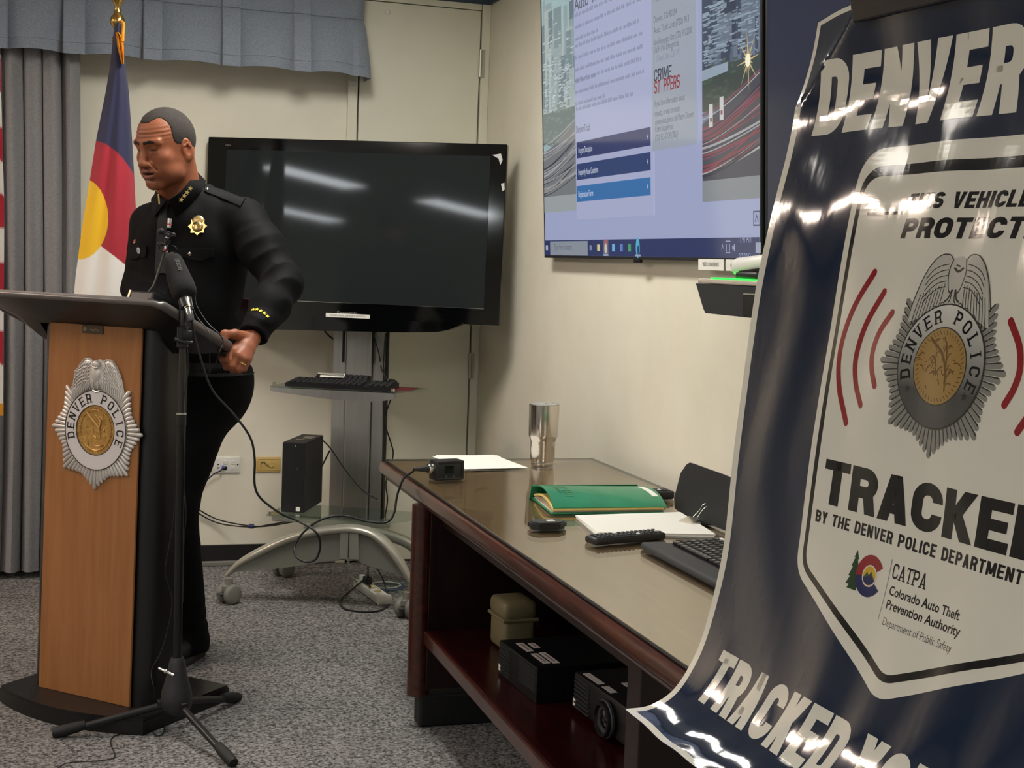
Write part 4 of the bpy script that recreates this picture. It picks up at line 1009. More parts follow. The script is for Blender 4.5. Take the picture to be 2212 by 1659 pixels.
# keep it planar: vertical-ish plane through its foot
f_a, f_b = T(1460, 1108), T(1560, 1150); du = unit(f_b-f_a); nn = unit(V(-du[1]*-1, du[0]*-1, 0)); nn = nn if nn[0] < 0 else -nn
bk = unit(UZ*math.cos(.22)-nn*math.sin(.22)); pn = np.cross(du, bk); pn = pn if pn[0] < 0 else -pn
tq = [Pp(x, y, f_a, pn) for x, y in ((1457, 1098), (1456, 1076), (1470, 1022), (1482, 1004), (1490, 999), (1560, 1024), (1640, 1058), (1640, 1175), (1556, 1142), (1500, 1120), (1468, 1108))]
t2 = [((p-f_a) @ du, (p-f_a) @ bk) for p in tq]
z0 = min(p[1] for p in t2); t2 = [(p[0], max(p[1], .006)) for p in t2]
t = thing('upright_panel', f_a+du*.09, 'black upright panel standing on the table behind the paper stack', 'panel')
s_ = 1 if np.cross(du, bk) @ pn > 0 else -1
obj('panel_back', MB().prism(t2, f_a-pn*.012, du, bk, .012*s_, d0=0), mat('panel_black', S(27, 28, 31), .5), t)
obj('panel_foot', MB().box(f_a+du*.09-pn*.045+UZ*.007, (.16, .075, .013), (du, V(-du[1], du[0], 0), UZ), bev=.004), M_black, t)

# things on the shelf under the table
def shelf_pt(x, y, h=0): return Zp(x, y, SHZ+h)
def face_pt(x, y, X): return Xp(x, y, X)
# small black computer lying flat
P_bl, P_br = shelf_pt(1076, 1455), shelf_pt(1157, 1521)
du = unit(P_br-P_bl); dv = V(-du[1], du[0], 0); dv = dv if dv[0] > 0 else -dv; L_ = np.linalg.norm(P_br-P_bl)
Hs = .093
def comp_box(name, o, L_, D, H, lab, cat):
    t = thing(name, o+du*L_/2+dv*D/2, lab, cat)
    obj('case', MB().box(o+du*L_/2+dv*D/2+UZ*H/2, (L_, D, H), (du, dv, UZ), bev=.003), mat(name+'_case', S(15, 16, 17), .4), t); return t
t = comp_box('desktop_computer', P_bl, L_, .29, Hs, 'black desktop computer lying flat on the table shelf before the tan case', 'computer')
M_vent = mat('vent_grey', S(44, 46, 48), .5)
vm = MB()
for r_ in range(9):
    obj('vent_slat', MB().box(P_bl+du*L_*.17-dv*.001+UZ*(.012+.0088*r_), (L_*.30, .002, .003), (du, dv, UZ)), M_vent, t)
    obj('vent_slat', MB().box(P_bl+du*L_*.78-dv*.001+UZ*(.030+.0066*r_), (L_*.40, .002, .0028), (du, dv, UZ)), M_vent, t)
obj('front_sticker', MB().box(P_bl+du*.012-dv*.001+UZ*.022, (.012, .002, .018), (du, dv, UZ)), M_paper, t, label='small white sticker')
for (a, b, l_, w_) in ((.095, .02, .09, .020), (.085, .05, .05, .018), (.215, .02, .10, .018), (.215, .045, .11, .018)):
    s_ = obj('top_label', MB().box(P_bl+du*a*L_/.30+dv*(b+.02)+UZ*(Hs+.0006), (l_*.9, w_, .001), (du, dv, UZ)), mat('top_label_paper', S(198, 190, 188), .6), t)
    pm = MB().box(P_bl+du*a*L_/.30+dv*(b+.02)+UZ*(Hs+.0013), (l_*.62, w_*.3, .0004), (du, dv, UZ)); obj('label_print', pm, mat('label_grey', S(140, 120, 118), .6), s_)
# projector
Q_bl, Q_br = shelf_pt(1236, 1538), shelf_pt(1352, 1640)
LQ = np.linalg.norm(Q_br-Q_bl)
t = thing('projector', Q_bl+du*LQ/2+dv*.13, 'black projector with a round lens on the near part of the table shelf', 'projector')
Hq = .105
obj('case', MB().box(Q_bl+du*LQ/2+dv*.13+UZ*(Hq/2+.006), (LQ, .26, Hq-.012), (du, dv, UZ), bev=.008), mat('projector_case', S(20, 20, 21), .45), t, smooth=40)
vm = MB()
for r_ in range(8): obj('vent_slat', MB().box(Q_bl+du*LQ*.16-dv*.001+UZ*(.020+.0105*r_), (LQ*.26, .003, .004), (du, dv, UZ)), M_vent, t)
lc = Q_bl+du*LQ*.63-dv*.002+UZ*.052
obj('lens_barrel', MB().lathe([(.043, -.005), (.043, .016), (.040, .022), (.034, .022), (.031, .012), (.028, .010)], lc, -dv, 36), M_black, t, smooth=40)
obj('lens_ring', MB().lathe([(.0435, .004), (.0455, .006), (.0455, .012), (.0435, .014)], lc, -dv, 36), M_dgrey, t, smooth=40)
obj('lens_glass', MB().lathe([(.030, .008), (.022, .015), (.010, .018), (0, .019)], lc, -dv, 30), mat('lens_glass', S(8, 8, 12), .04, spec=.8), t, smooth=60)
for a_, l_ in ((.03, .09), (.14, .05)):
    obj('top_label', MB().box(Q_bl+du*(a_+l_/2)+dv*.02+UZ*(Hq+.0006), (l_, .018, .001), (du, dv, UZ)), MATS['top_label_paper'], t)
obj('top_label', MB().box(Q_bl+du*.14+dv*.13+UZ*(Hq+.0006), (.03, .12, .001), (du, dv, UZ)), MATS['top_label_paper'], t)
obj('front_sticker', MB().box(Q_bl+du*.012-dv*.001+UZ*.03, (.012, .002, .022), (du, dv, UZ)), M_paper, t, label='small white sticker')
obj('front_sticker', MB().box(Q_bl+du*(LQ-.015)-dv*.001+UZ*.024, (.016, .002, .034), (du, dv, UZ)), M_paper, t, label='white sticker at the near end')
# tan hard case
ht = 0.17; HC = shelf_pt(1085, 1414); 
t = thing('hard_case', HC+V(.06, .06, 0), 'small tan hard plastic case with a latched lid on the table shelf', 'case')
M_tanc = mat('tan_plastic', S(122, 110, 80), .5)
hu, hv = V(1, .06, 0), V(-.06, 1, 0); HW, HD = .108, .13
hc = HC+hu*HW/2+hv*HD/2
ray_t = ray(1110, 1288); kk_ = hc[1]/ray_t[1]; HT = (CAMH+ray_t[2]*kk_)-SHZ
HT = max(.14, min(.22, HT))
obj('case_body', MB().box(hc+UZ*(HT*.66/2+.002), (HW*.92, HD*.94, HT*.66), (hu, hv, UZ), bev=.016, seg=3), M_tanc, t, smooth=50)
obj('case_lid', MB().box(hc+UZ*(HT*.80), (HW, HD, HT*.38), (hu, hv, UZ), bev=.020, seg=3), M_tanc, t, smooth=50)
for s_ in (-.25, .25):
    obj('latch', MB().box(hc+hu*HW*.51+hv*HD*s_+UZ*HT*.60, (.012, .024, HT*.30), (hu, hv, UZ), bev=.003), M_tanc, t)
obj('rim', MB().box(hc+UZ*HT*.63, (HW*1.03, HD*1.03, .010), (hu, hv, UZ), bev=.004), M_tanc, t)

# ---------------------------------------------------------------- wall displays
WTX1, WTZ0 = 1.758, 1.43
Wtilt = math.atan2(.058, .99)
WO = V(WTX1, 5.205, WTZ0)                             # lower far corner of the front face
WU = V(0, -1, 0); WV = V(-math.sin(Wtilt), 0, math.cos(Wtilt)); WN = V(-math.cos(Wtilt), 0, -math.sin(Wtilt))
def wq(x, y): p = Pp(x, y, WO, WN); return ((p-WO) @ WU, (p-WO) @ WV)
WW, WH = 1.825, 1.045
w1 = thing('wall_display', WO+WU*WW/2-WN*.03, 'large wall mounted screen showing a web page with blue bars', 'display')
def wbox(mb, u0, u1, v0, v1, n0, n1): return mb.box(WO+WU*(u0+u1)/2+WV*(v0+v1)/2+WN*(n0+n1)/2, (u1-u0, v1-v0, n1-n0), (WU, WV, WN), bev=.002)
obj('housing', wbox(MB(), 0, WW, 0, WH, -.032, -.002), M_black, w1)
fr = MB()
for (u0, u1, v0, v1) in ((0, WW, 0, .011), (0, WW, WH-.010, WH), (0, .009, .0115, WH-.0105), (WW-.009, WW, .0115, WH-.0105)): wbox(fr, u0, u1, v0, v1, -.002, .002)
obj('bezel', fr, mat('bezel_grey', S(60, 60, 64), .3, metal=.5), w1)
obj('wall_bracket', MB().box(WO+WU*WW/2+WV*.5-WN*.055, (.5, .5, .04), (WU, WV, WN)), M_black, w1)
obj('sensor', MB().box(WO+WU*wq(1378, 559)[0]+WV*(-.004), (.05, .012, .012), (WU, WV, WN), bev=.002), M_black, w1)
la = wq(1511, 558)[0]
for k in range(2):
    l_ = obj('bezel_label', MB().box(WO+WU*(la+.085+.182*k)+WV*(-.010)+WN*.003, (.170, .032, .002), (WU, WV, WN)), M_paper, w1)
    pm = MB(); vs, fs = fit_font(('VIDEO CONFERENCE', 'AUDIO INPUT')[k], .03, .14, -.004, .011, .01); put2d(pm, vs, fs, WO+WU*(la+.182*k)+WV*(-.010)+WN*.0045, WU, WV); obj('label_print', pm, MATS['grey_print'], l_)
# ---------------------------------------------------------------- picture on the lit wall screen
ES = 0.62
def emis(name, r, g, b, k=1.0):
    c = S(r, g, b); return mat('px_'+name, (.03, .03, .03, 1), .09, spec=.8, emit=c, estr=ES*k)
u0s, u1s, v0s, v1s = .009, WW-.009, .011, WH-.010
scr = obj('screen', MB().add([WO+WU*u+WV*v+WN*.0 for u, v in ((u0s, v0s), (u1s, v0s), (u1s, v1s), (u0s, v1s))], [(0, 1, 2, 3)]), emis('page', 154, 162, 196), w1)
LAY = [0]
def scr_poly(mb, P, lay):
    mb.flat(P, WO+WN*(.0003*lay), WU, WV)
def rect(u0, u1, v0, v1): return [(u0, v0), (u1, v0), (u1, v1), (u0, v1)]
def wpx(*pts): return [wq(*p) for p in pts]
uL0, uL1 = u0s, wq(1247, 300)[0]-.012               # left photograph column
uR0, uR1 = wq(1518, 300)[0], u1s
uC0, uC1 = wq(1247, 300)[0]-.012, wq(1410, 300)[0]+.008
vTask = wq(1400, 516)[1]; vPhR = wq(1525, 436)[1]; vPhL = wq(1240, 455)[1]
# left and right city photographs behind the page
def photo(u0, u1, v0, v1, seed, night):
    rn = random.Random(seed); names = {}
    def put(key, P, lay): names.setdefault(key, MB()); scr_poly(names[key], P, lay)
    put('sky', rect(u0, u1, v0, v1), 1)
    W = u1-u0; H = v1-v0
    for k in range(60):                             # buildings
        w = W*rn.uniform(.08, .26); x = u0+rn.uniform(-.02, .98)*W; x1 = min(u1, x+w); x = max(u0, x)
        base = v0+H*rn.uniform(.40, .52); top = base+H*rn.uniform(.08, .5)*(1-.4*k/60)
        put('tower%d' % (k % 4), rect(x, x1, base, min(top, v1)), 2+k*.02)
        for q in range(5):
            yy = rn.uniform(base, min(top, v1)-.01)
            if x1-x > .02: put('lit%d' % (k % 2), rect(x+.003, x+.003+(x1-x-.006)*rn.uniform(.3, .95), yy, yy+.004), 3.6)
    put('trees', rect(u0, u1, v0+H*.30, v0+H*.44), 3.8)
    for k in range(40):
        x = rn.uniform(u0, u1-.03); y = v0+H*rn.uniform(.28, .46); put('leaf', rect(x, min(u1, x+rn.uniform(.01, .05)), y, y+.008), 3.9)
    put('road', [(u0, v0+H*.05), (u1, v0+H*.06), (u1, v0+H*.38), (u0, v0+H*.26)], 4)
    for k in range(26):                             # light trails
        a = v0+H*rn.uniform(.07, .30); b = a+H*rn.uniform(.05, .12); t_ = rn.uniform(.002, .007)
        key = rn.choice(['trail_w', 'trail_w', 'trail_r', 'trail_d']) if not night else rn.choice(['trail_w', 'trail_r', 'trail_r', 'trail_p', 'trail_d'])
        P = []; Q = []
        for j in range(9):
            s = j/8; x = u0+W*s; y = a+(b-a)*s**1.4; P.append((x, y)); Q.append((x, y+t_))
        for j in range(8): put(key, [P[j], P[j+1], Q[j+1], Q[j]], 4.2+k*.05)
    put('haze', rect(u0, u1, v0, v0+H*.07), 6)
    if night:
        c = wq(1617, 130)
        for k in range(16):
            a_ = k*math.pi/8+.1; r_ = .085 if k % 2 == 0 else .04
            put('flare', [(c[0]+.004*math.cos(a_+1.57), c[1]+.004*math.sin(a_+1.57)), (c[0]+r_*.8*math.cos(a_), c[1]+r_*math.sin(a_)), (c[0]-.004*math.cos(a_+1.57), c[1]-.004*math.sin(a_+1.57))], 6.5)
        put('flare_core', [(c[0]+.016*math.cos(t_), c[1]+.018*math.sin(t_)) for t_ in np.linspace(0, 6.28, 13)[:-1]], 7)
        for x, y in ((1537, 248), (1560, 232)):
            c = wq(x, y); put('sign', rect(c[0]-.012, c[0]+.012, c[1]-.035, c[1]+.03), 6.6); put('trail_r', rect(c[0]-.006, c[0]+.006, c[1]-.02, c[1]-.008), 6.8)
        bx = wq(1530, 165); put('lit0', [(uR0, bx[1]-.01), (uR0+.17, bx[1]+.0), (uR0+.17, bx[1]+.025), (uR0, bx[1]+.02)], 6.3)
    return names
PC = {'sky': (96, 116, 140), 'tower0': (52, 64, 86), 'tower1': (74, 88, 110), 'tower2': (40, 50, 72), 'tower3': (96, 108, 126), 'lit0': (140, 156, 172), 'lit1': (112, 126, 142), 'trees': (48, 62, 60), 'leaf': (66, 82, 70),
      'road': (62, 64, 78), 'trail_w': (160, 160, 164), 'trail_r': (128, 56, 70), 'trail_p': (120, 64, 90), 'trail_d': (44, 46, 60), 'haze': (128, 134, 140), 'flare': (190, 172, 122), 'flare_core': (250, 244, 214), 'sign': (196, 196, 196)}
PCL = dict(PC, sky=(150, 176, 180), tower0=(112, 132, 140), tower1=(136, 154, 158), tower2=(96, 116, 124), tower3=(158, 172, 172), trees=(92, 108, 110), leaf=(110, 126, 122), lit0=(176, 188, 192), lit1=(150, 162, 166), road=(112, 116, 120), trail_r=(142, 140, 140), haze=(150, 156, 158))
for nm, a, P_ in (('city_photo', photo(uL0, uL1, vPhL, v1s, 3, False), PCL), ('city_photo', photo(uR0, uR1, vPhR, v1s, 8, True), PC)):
    big = MB(); ml = []
    for k_, (key, m_) in enumerate(a.items()):
        big.add(m_.v, m_.f, k_); ml.append(emis(key+('L' if P_ is PCL else 'R'), *P_[key]))
    obj(nm, big, ml, scr)
# white page column and grey side column
pg = MB(); scr_poly(pg, rect(uC0, uC1, wq(1330, 438)[1]-.05, v1s), 8); obj('page_column', pg, emis('column', 162, 168, 200), scr)
sc_ = MB(); scr_poly(sc_, rect(wq(1411, 300)[0], wq(1507, 300)[0], wq(1500, 312)[1], v1s), 8.2); obj('side_column', sc_, emis('side', 150, 158, 172), scr)
for i, (ya, yb, col) in enumerate((((306, 341), (276, 316), (34, 48, 100)), ((354, 389), (329, 368), (24, 52, 106)), ((402, 436), (383, 422), (38, 104, 166)))):
    P = [wq(1247, ya[0]), wq(1247, ya[1]), wq(1407, yb[1]), wq(1407, yb[0])]
    v_a = (P[0][1]+P[3][1])/2; v_b = (P[1][1]+P[2][1])/2; ua, ub = P[0][0], P[3][0]
    bm_ = MB(); scr_poly(bm_, rect(ua, ub, v_b, v_a), 9); bo_ = obj('page_button', bm_, emis('bar%d' % i, *col), scr)
    tm = MB(); vs, fs = fit_font(('Program Description', 'Frequently Asked Questions', 'Registration Form')[i], ua+.02, ua+(.16, .22, .17)[i], (v_a+v_b)/2-.012, .022); put2d(tm, vs, fs, WO+WN*.0031, WU, WV)
    put_polys(tm, [rect(ub-.030, ub-.018, (v_a+v_b)/2-.001, (v_a+v_b)/2+.001), rect(ub-.025, ub-.023, (v_a+v_b)/2-.008, (v_a+v_b)/2+.008)], WO+WN*.0031, WU, WV)
    obj('button_text', tm, emis('btxt%d' % i, 200, 206, 222), scr)
# page text
txt = MB(); grey = MB()
def line(mb, s, px, h, w=None, px1=None, bold=0.0, lay=9):
    a = wq(*px); ue = wq(*px1)[0] if px1 else a[0]+w
    vs, fs = fit_font(s, a[0], ue, a[1], h, bold); put2d(mb, vs, fs, WO+WN*(.0003*lay), WU, WV)
line(txt, 'Auto Theft Prevention', (1242, 24), .042, px1=(1395, 24), bold=.01)
line(txt, 'DenverTrack', (1246, 288), .026, px1=(1277, 283))
rn = random.Random(11)
def para(px0, px1, n, vstep, last=1.0):
    grey = MB()
    a = wq(*px0); b = wq(*px1); 
    for k in range(n):
        v = a[1]-vstep*k; u = a[0]; end = a[0]+(b[0]-a[0])*(last if k == n-1 else rn.uniform(.92, 1))
        while u < end:
            w_ = min(end-u, rn.uniform(.012, .05))
            for q in range(int(w_/.0075)+1):
                hh = rn.choice((.010, .010, .014)); grey.flat(rect(u+q*.0075, u+q*.0075+.0048, v, v+hh), WO+WN*.0027, WU, WV)
            u += w_+.012
    obj('page_paragraph', grey, MATS['px_ptext'] if 'px_ptext' in MATS else emis('ptext', 122, 128, 152), scr)
para((1243, 38), (1396, 20), 3, .042, .35); para((1244, 104), (1396, 70), 4, .042, .3); para((1244, 178), (1396, 130), 3, .042, .45); para((1246, 240), (1368, 200), 1, .04)
obj('page_text', txt, emis('text', 84, 88, 104), scr)
sd = MB()
for s, p, p1 in (('Police Department', (1414, 6), (1480, -4)), ('Denver, CO 80204', (1414, 50), (1464, 40)), ('Auto Theft Unit (720) 913', (1414, 74), (1490, 58)), ('Non-Emergency Line: (720) 913-2000', (1414, 100), (1496, 78)), ('Dial 911 for Emergencies', (1414, 116), (1468, 104)),
                 ('If you have information about', (1416, 231), (1481, 218)), ('suspects, or wish to remain', (1416, 252), (1470, 241)), ('anonymous, please call Metro Denver', (1417, 270), (1500, 253)), ('Crime Stoppers at', (1417, 286), (1456, 279)), ('(720) 913-STOP (7867)', (1417, 305), (1466, 297))):
    sd = MB(); line(sd, s, p, .020, px1=p1, lay=9.2); obj('side_text', sd, MATS['px_stext'] if 'px_stext' in MATS else emis('stext', 96, 100, 112), scr)
pb_ = MB(); c1, c2 = wq(1415, 138), wq(1471, 118); vs, fs = fit_font('Direct Line: Call 911', c1[0]+.02, c2[0], c1[1]+.004, .020); put2d(pb_, vs, fs, WO+WN*.0028, WU, WV); pb_.flat(rect(c1[0]-.004, c1[0], c1[1]-.01, c1[1]+.04), WO+WN*.0028, WU, WV)
obj('side_link', pb_, emis('slink', 120, 130, 146), scr)
cs = MB(); a = wq(1414, 178); b = wq(1452, 153); put_polys(cs, fit_caps('CRIME', a[0], b[0], a[1]+.002, a[1]+.038, w=.62, t=.15, shear=.1), WO+WN*.003, WU, WV); obj('logo_upper', cs, emis('crime', 40, 40, 64), scr)
a = wq(1415, 205); b = wq(1470, 179); W_ = (b[0]-a[0]); m_st = emis('stoppers', 136, 34, 48)
for wd, f0_, f1_ in (('ST', 0, .24), ('PPERS', .38, 1)):
    cs = MB(); put_polys(cs, fit_caps(wd, a[0]+W_*f0_, a[0]+W_*f1_, a[1]+.002, a[1]+.042, w=.62, t=.15, shear=.1), WO+WN*.003, WU, WV); obj('logo_lower', cs, m_st, scr)
# scroll-to-top button
c = [wq(1629, 455), wq(1644, 455), wq(1644, 488), wq(1629, 488)]; bx = MB(); tk = .004
ua, ub, va, vb = c[0][0], c[1][0], (c[0][1]+c[1][1])/2, (c[2][1]+c[3][1])/2
for r_ in (rect(ua, ub, va-tk, va), rect(ua, ub, vb, vb+tk), rect(ua, ua+tk, vb, va), rect(ub-tk, ub, vb, va)): scr_poly(bx, r_, 9)
m_ = ((ua+ub)/2, (va+vb)/2); scr_poly(bx, [(m_[0]-.012, m_[1]-.01), (m_[0]-.008, m_[1]-.01), (m_[0], m_[1]+.004), (m_[0]+.008, m_[1]-.01), (m_[0]+.012, m_[1]-.01), (m_[0], m_[1]+.012)], 9)
obj('scroll_button', bx, emis('scrollb', 60, 66, 100), scr)
# task bar
tb_ = MB(); scr_poly(tb_, rect(u0s, u1s, v0s, vTask), 9); tko = obj('task_bar', tb_, emis('task', 26, 42, 92), scr)
hm = vTask-v0s; vm_ = (vTask+v0s)/2
def tbar(x, w_, h_=.5): c = wq(x, 537)[0]; return rect(c-w_/2, c+w_/2, vm_-hm*h_/2, vm_+hm*h_/2)
sb_ = MB(); scr_poly(sb_, rect(wq(1190, 530)[0], wq(1271, 530)[0], v0s, vTask-.004), 10); so = obj('search_box', sb_, emis('search', 132, 140, 152), scr)
pm = MB(); vs, fs = fit_font('Type here to search', wq(1199, 530)[0], wq(1237, 530)[0], vm_-.008, .022); put2d(pm, vs, fs, WO+WN*.0034, WU, WV); obj('search_text', pm, emis('searcht', 84, 90, 104), scr)
for nm, x, w_, h_, col in (('start_button', 1183, .024, .34, (170, 178, 200)), ('task_view', 1277.5, .020, .32, (120, 134, 168)), ('folder_icon', 1294.5, .026, .40, (206, 196, 140)), ('browser_tile', 1310.5, .048, .95, (96, 98, 124)), ('mail_icon', 1327, .026, .45, (110, 170, 214)), ('document_icon', 1344, .026, .45, (84, 124, 196)), ('sheet_icon', 1361.5, .026, .45, (70, 150, 96)), ('tray_shield', 1640, .030, .5, (150, 156, 178))):
    m__ = MB(); scr_poly(m__, tbar(x, w_, h_), 10.5); obj(nm, m__, emis(nm, *col), scr)
m__ = MB(); c = wq(1310.5, 537)[0]
for k, col in enumerate(((188, 80, 76), (196, 190, 170))):
    m2 = MB(); scr_poly(m2, [(c+.013*math.cos(a_), vm_+(.012-.012*k*1.2)+.018*math.sin(a_)) for a_ in np.linspace(0, 6.28, 13)[:-1]], 11+k); obj('round_icon', m2, emis('round%d' % k, *col), scr)
m__ = MB(); c = wq(1379.5, 537)[0]; scr_poly(m__, [(c+.017*math.cos(a_), vm_+.034*math.sin(a_)) for a_ in np.linspace(0, 6.28, 17)[:-1]], 10.5); obj('wave_icon', m__, emis('wave', 76, 170, 200), scr)
m__ = MB(); scr_poly(m__, [(c+.004+.009*math.cos(a_), vm_-.008+.016*math.sin(a_)) for a_ in np.linspace(0, 6.28, 13)[:-1]], 11); obj('wave_core', m__, emis('wavec', 28, 60, 110), scr)
m__ = MB(); scr_poly(m__, rect(c-.024, c+.024, v0s, v0s+.006), 11); scr_poly(m__, rect(wq(1310.5, 537)[0]-.024, wq(1310.5, 537)[0]+.024, v0s, v0s+.006), 11)
scr_poly(m__, [(wq(1563, 536)[0]-.010, vm_-.01), (wq(1563, 536)[0], vm_+.012), (wq(1563, 536)[0]+.010, vm_-.01), (wq(1563, 536)[0], vm_+.004)], 11)
for r_ in (tbar(1575, .030, .06),): scr_poly(m__, [(p[0], p[1]+.018) for p in r_], 11); scr_poly(m__, [(p[0], p[1]-.014) for p in r_], 11)
scr_poly(m__, tbar(1571.5, .004, .36), 11); scr_poly(m__, tbar(1578.5, .004, .36), 11); scr_poly(m__, tbar(1586, .010, .2), 11); scr_poly(m__, tbar(1589, .006, .36), 11)
vs, fs = fit_font('11:41 AM', wq(1598.5, 530)[0], wq(1625, 530)[0], vm_+.014, .026); put2d(m__, vs, fs, WO+WN*.0036, WU, WV)
vs, fs = fit_font('3/3/2023', wq(1599, 530)[0], wq(1624, 530)[0], vm_-.040, .026); put2d(m__, vs, fs, WO+WN*.0036, WU, WV)
obj('tray_text', m__, emis('tray', 150, 158, 184), scr)

# second display, switched off, to the right of it
WO2 = WO+WU*(WW+.022)
w2 = thing('wall_display', WO2+WU*WW/2-WN*.03, 'large dark wall mounted screen partly hidden behind the hanging poster', 'display')
def wbox2(mb, u0, u1, v0, v1, n0, n1): return mb.box(WO2+WU*(u0+u1)/2+WV*(v0+v1)/2+WN*(n0+n1)/2, (u1-u0, v1-v0, n1-n0), (WU, WV, WN), bev=.002)
obj('housing', wbox2(MB(), 0, WW, 0, WH, -.032, -.002), M_black, w2)
fr = MB()
for (u0, u1, v0, v1) in ((0, WW, 0, .011), (0, WW, WH-.010, WH), (0, .009, .0115, WH-.0105), (WW-.009, WW, .0115, WH-.0105)): wbox2(fr, u0, u1, v0, v1, -.002, .002)
obj('bezel', fr, MATS['bezel_grey'], w2)
obj('screen', wbox2(MB(), .009, WW-.009, .011, WH-.010, -.002, 0), mat('off_screen_glow', S(26, 30, 48), .16, spec=.5, emit=S(44, 46, 58), estr=.5), w2)  # screen is off; faint emission added to lift its dark navy tone
obj('wall_bracket', MB().box(WO2+WU*WW/2+WV*.5-WN*.055, (.5, .5, .04), (WU, WV, WN)), M_black, w2)
# conference unit on the wall below the screens
CX = 1.62
q0, q1, q2 = Xp(1503, 612, CX), Xp(1519, 678, CX), Xp(1640, 612, CX)
yl = q0[1]; yr = q2[1]-.22; zt2 = q0[2]; zb2 = Xp(1519, 676, CX)[2]
t = thing('conference_codec', (CX+.06, (yl+yr)/2, zb2), 'dark wall mounted conference unit with a glowing green strip on top', 'conference unit')
fr2 = [(yl, zt2), (yl-.055, zb2+.012), (yl-.070, zb2), (yr, zb2), (yr, zt2)]
mb = MB(); poly = [(-(p[0]-yl), p[1]-zb2) for p in fr2]
mb.prism(poly, V(CX, yl, zb2), (0, -1, 0), (0, 0, 1), -.13); 
obj('unit_body', mb, mat('codec_dark', S(40, 43, 46), .5), t)
obj('top_rim', MB().box((CX+.06, (yl+yr)/2, zt2+.008), (.12, yl-yr-.02, .014), bev=.004), mat('rim_ivory', S(196, 184, 170), .4), t)
obj('light_strip', MB().box((CX+.045, yl-.10-.14, zt2+.0165), (.09, .30, .004), bev=.001), mat('green_glow', S(20, 120, 30), .4, emit=S(40, 235, 70), estr=1.6), t)
obj('speaker_inset', MB().box((CX-.002, Xp(1612, 650, CX)[1]-.03, (zt2+zb2)/2-.008), (.004, .085, .052), bev=.012, seg=3), M_black, t, smooth=50)
obj('inset_line', MB().box((CX-.004, Xp(1612, 650, CX)[1]-.03, (zt2+zb2)/2+.020), (.003, .075, .003)), M_alu2, t)
obj('wall_arm', MB().box((CX+.14, (yl+yr)/2, (zt2+zb2)/2), (.06, .1, .05)), M_black, t)
# webcam resting on it
wc = V(CX+.03, Xp(1597, 577, CX+.03)[1], Xp(1597, 577, CX+.03)[2])
t = thing('web_camera', (wc[0], wc[1]-.06, zt2+.015), 'white cylindrical web camera resting on the conference unit', 'camera')
ad_ = unit(V(-.18, 1, -.10)); 
obj('barrel', MB().lathe([(0, -.16), (.021, -.158), (.024, -.15), (.0245, 0), (.0225, .004)], wc, ad_, 28), M_white, t, smooth=45)
obj('lens_face', MB().lathe([(.0225, .002), (.0215, .0055), (0, .006)], wc, ad_, 28), M_blackgloss, t, smooth=40)
obj('lens_light', MB().box(wc+ad_*.0065+V(0, 0, -.004), (.010, .002, .010), bev=.003), mat('lens_grey', S(170, 172, 176), .3), t)
obj('grip_band', MB().box(wc-ad_*.075+V(-.014, 0, -.012), (.014, .10, .018), (V(1, .18, 0), ad_, np.cross(V(1, .18, 0), ad_)), bev=.004), M_black, t)
obj('camera_base', MB().box((wc[0]+.005, wc[1]-.07, zt2+.026), (.045, .12, .022), bev=.008, seg=3), M_black, t, smooth=50)
obj('camera_neck', MB().tube([(wc[0], wc[1]-.07, zt2+.03), (wc[0], wc[1]-.07, wc[2]-.012)], .012, 12), M_black, t, smooth=50)
# ---------------------------------------------------------------- hanging glossy poster (a curled sheet) on a stand
PY0 = 1.2731
_LP = [(.682, 1.656), (.690, 1.615), (.692, 1.569), (.685, 1.523), (.672, 1.466), (.660, 1.396), (.652, 1.330), (.646, 1.263), (.640, 1.197), (.634, 1.125), (.626, 1.070), (.616, 1.026), (.603, .996), (.585, .971), (.561, .958), (.535, .956)]
_D, _ = catmull([V(p[0], PY0, p[1]) for p in _LP], 12); _D = np.array(_D)
_S = np.r_[0, np.cumsum(np.linalg.norm(np.diff(_D, axis=0), axis=1))]
PW, PH = .587, float(_S[-1])
FA, FB_ = np.array([.106, .004]), np.array([0.0, .086])          # crease of the folded corner
fdir = unit(FB_-FA); fnor = np.array([fdir[1], -fdir[0]]); fnor = fnor if fnor @ (np.array([0, 0])-FA) > 0 else -fnor
def _surf(u, s):
    l = np.array([np.interp(s, _S, _D[:, k]) for k in range(3)])
    t = min(1, max(0, (s-.45)/(PH-.45))); t = t*t*(3-2*t); a = math.radians(-5.9*(1-t))
    return l + u*V(-math.sin(a), -math.cos(a), 0)
def _nrm(u, s):
    e = 2e-3
    du = _surf(u+e, s)-_surf(u-e, s); ds = _surf(u, s+e)-_surf(u, s-e); n = unit(np.cross(du, ds)); return n if n[0] < 0 else -n
def ppt(u, s, o=0.0):
    p2 = np.array([u, s]); k = (p2-FA) @ fnor
    if k > 0:                                                     # folded corner leans back
        base = p2-fnor*k; A = math.radians(24)
        q = base+fnor*k*math.cos(A); n = _nrm(*base)
        return _surf(*q) - n*(k*math.sin(A)) + n*o
    # soft ripples of the sheet
    r = .0016*math.sin(9*u+17*s+1)*math.sin(11*s+2) + .0012*math.sin(33*u+5*s+2.2*math.sin(7*s))*math.sin(8*s+11*u+.6) + .0007*math.sin(71*u-9*s+2*math.sin(15*s+9*u)) + .0009*math.sin(38*u-9*s)*max(0, 1-s/.3)
    return _surf(u, s) + _nrm(u, s)*(o+r)
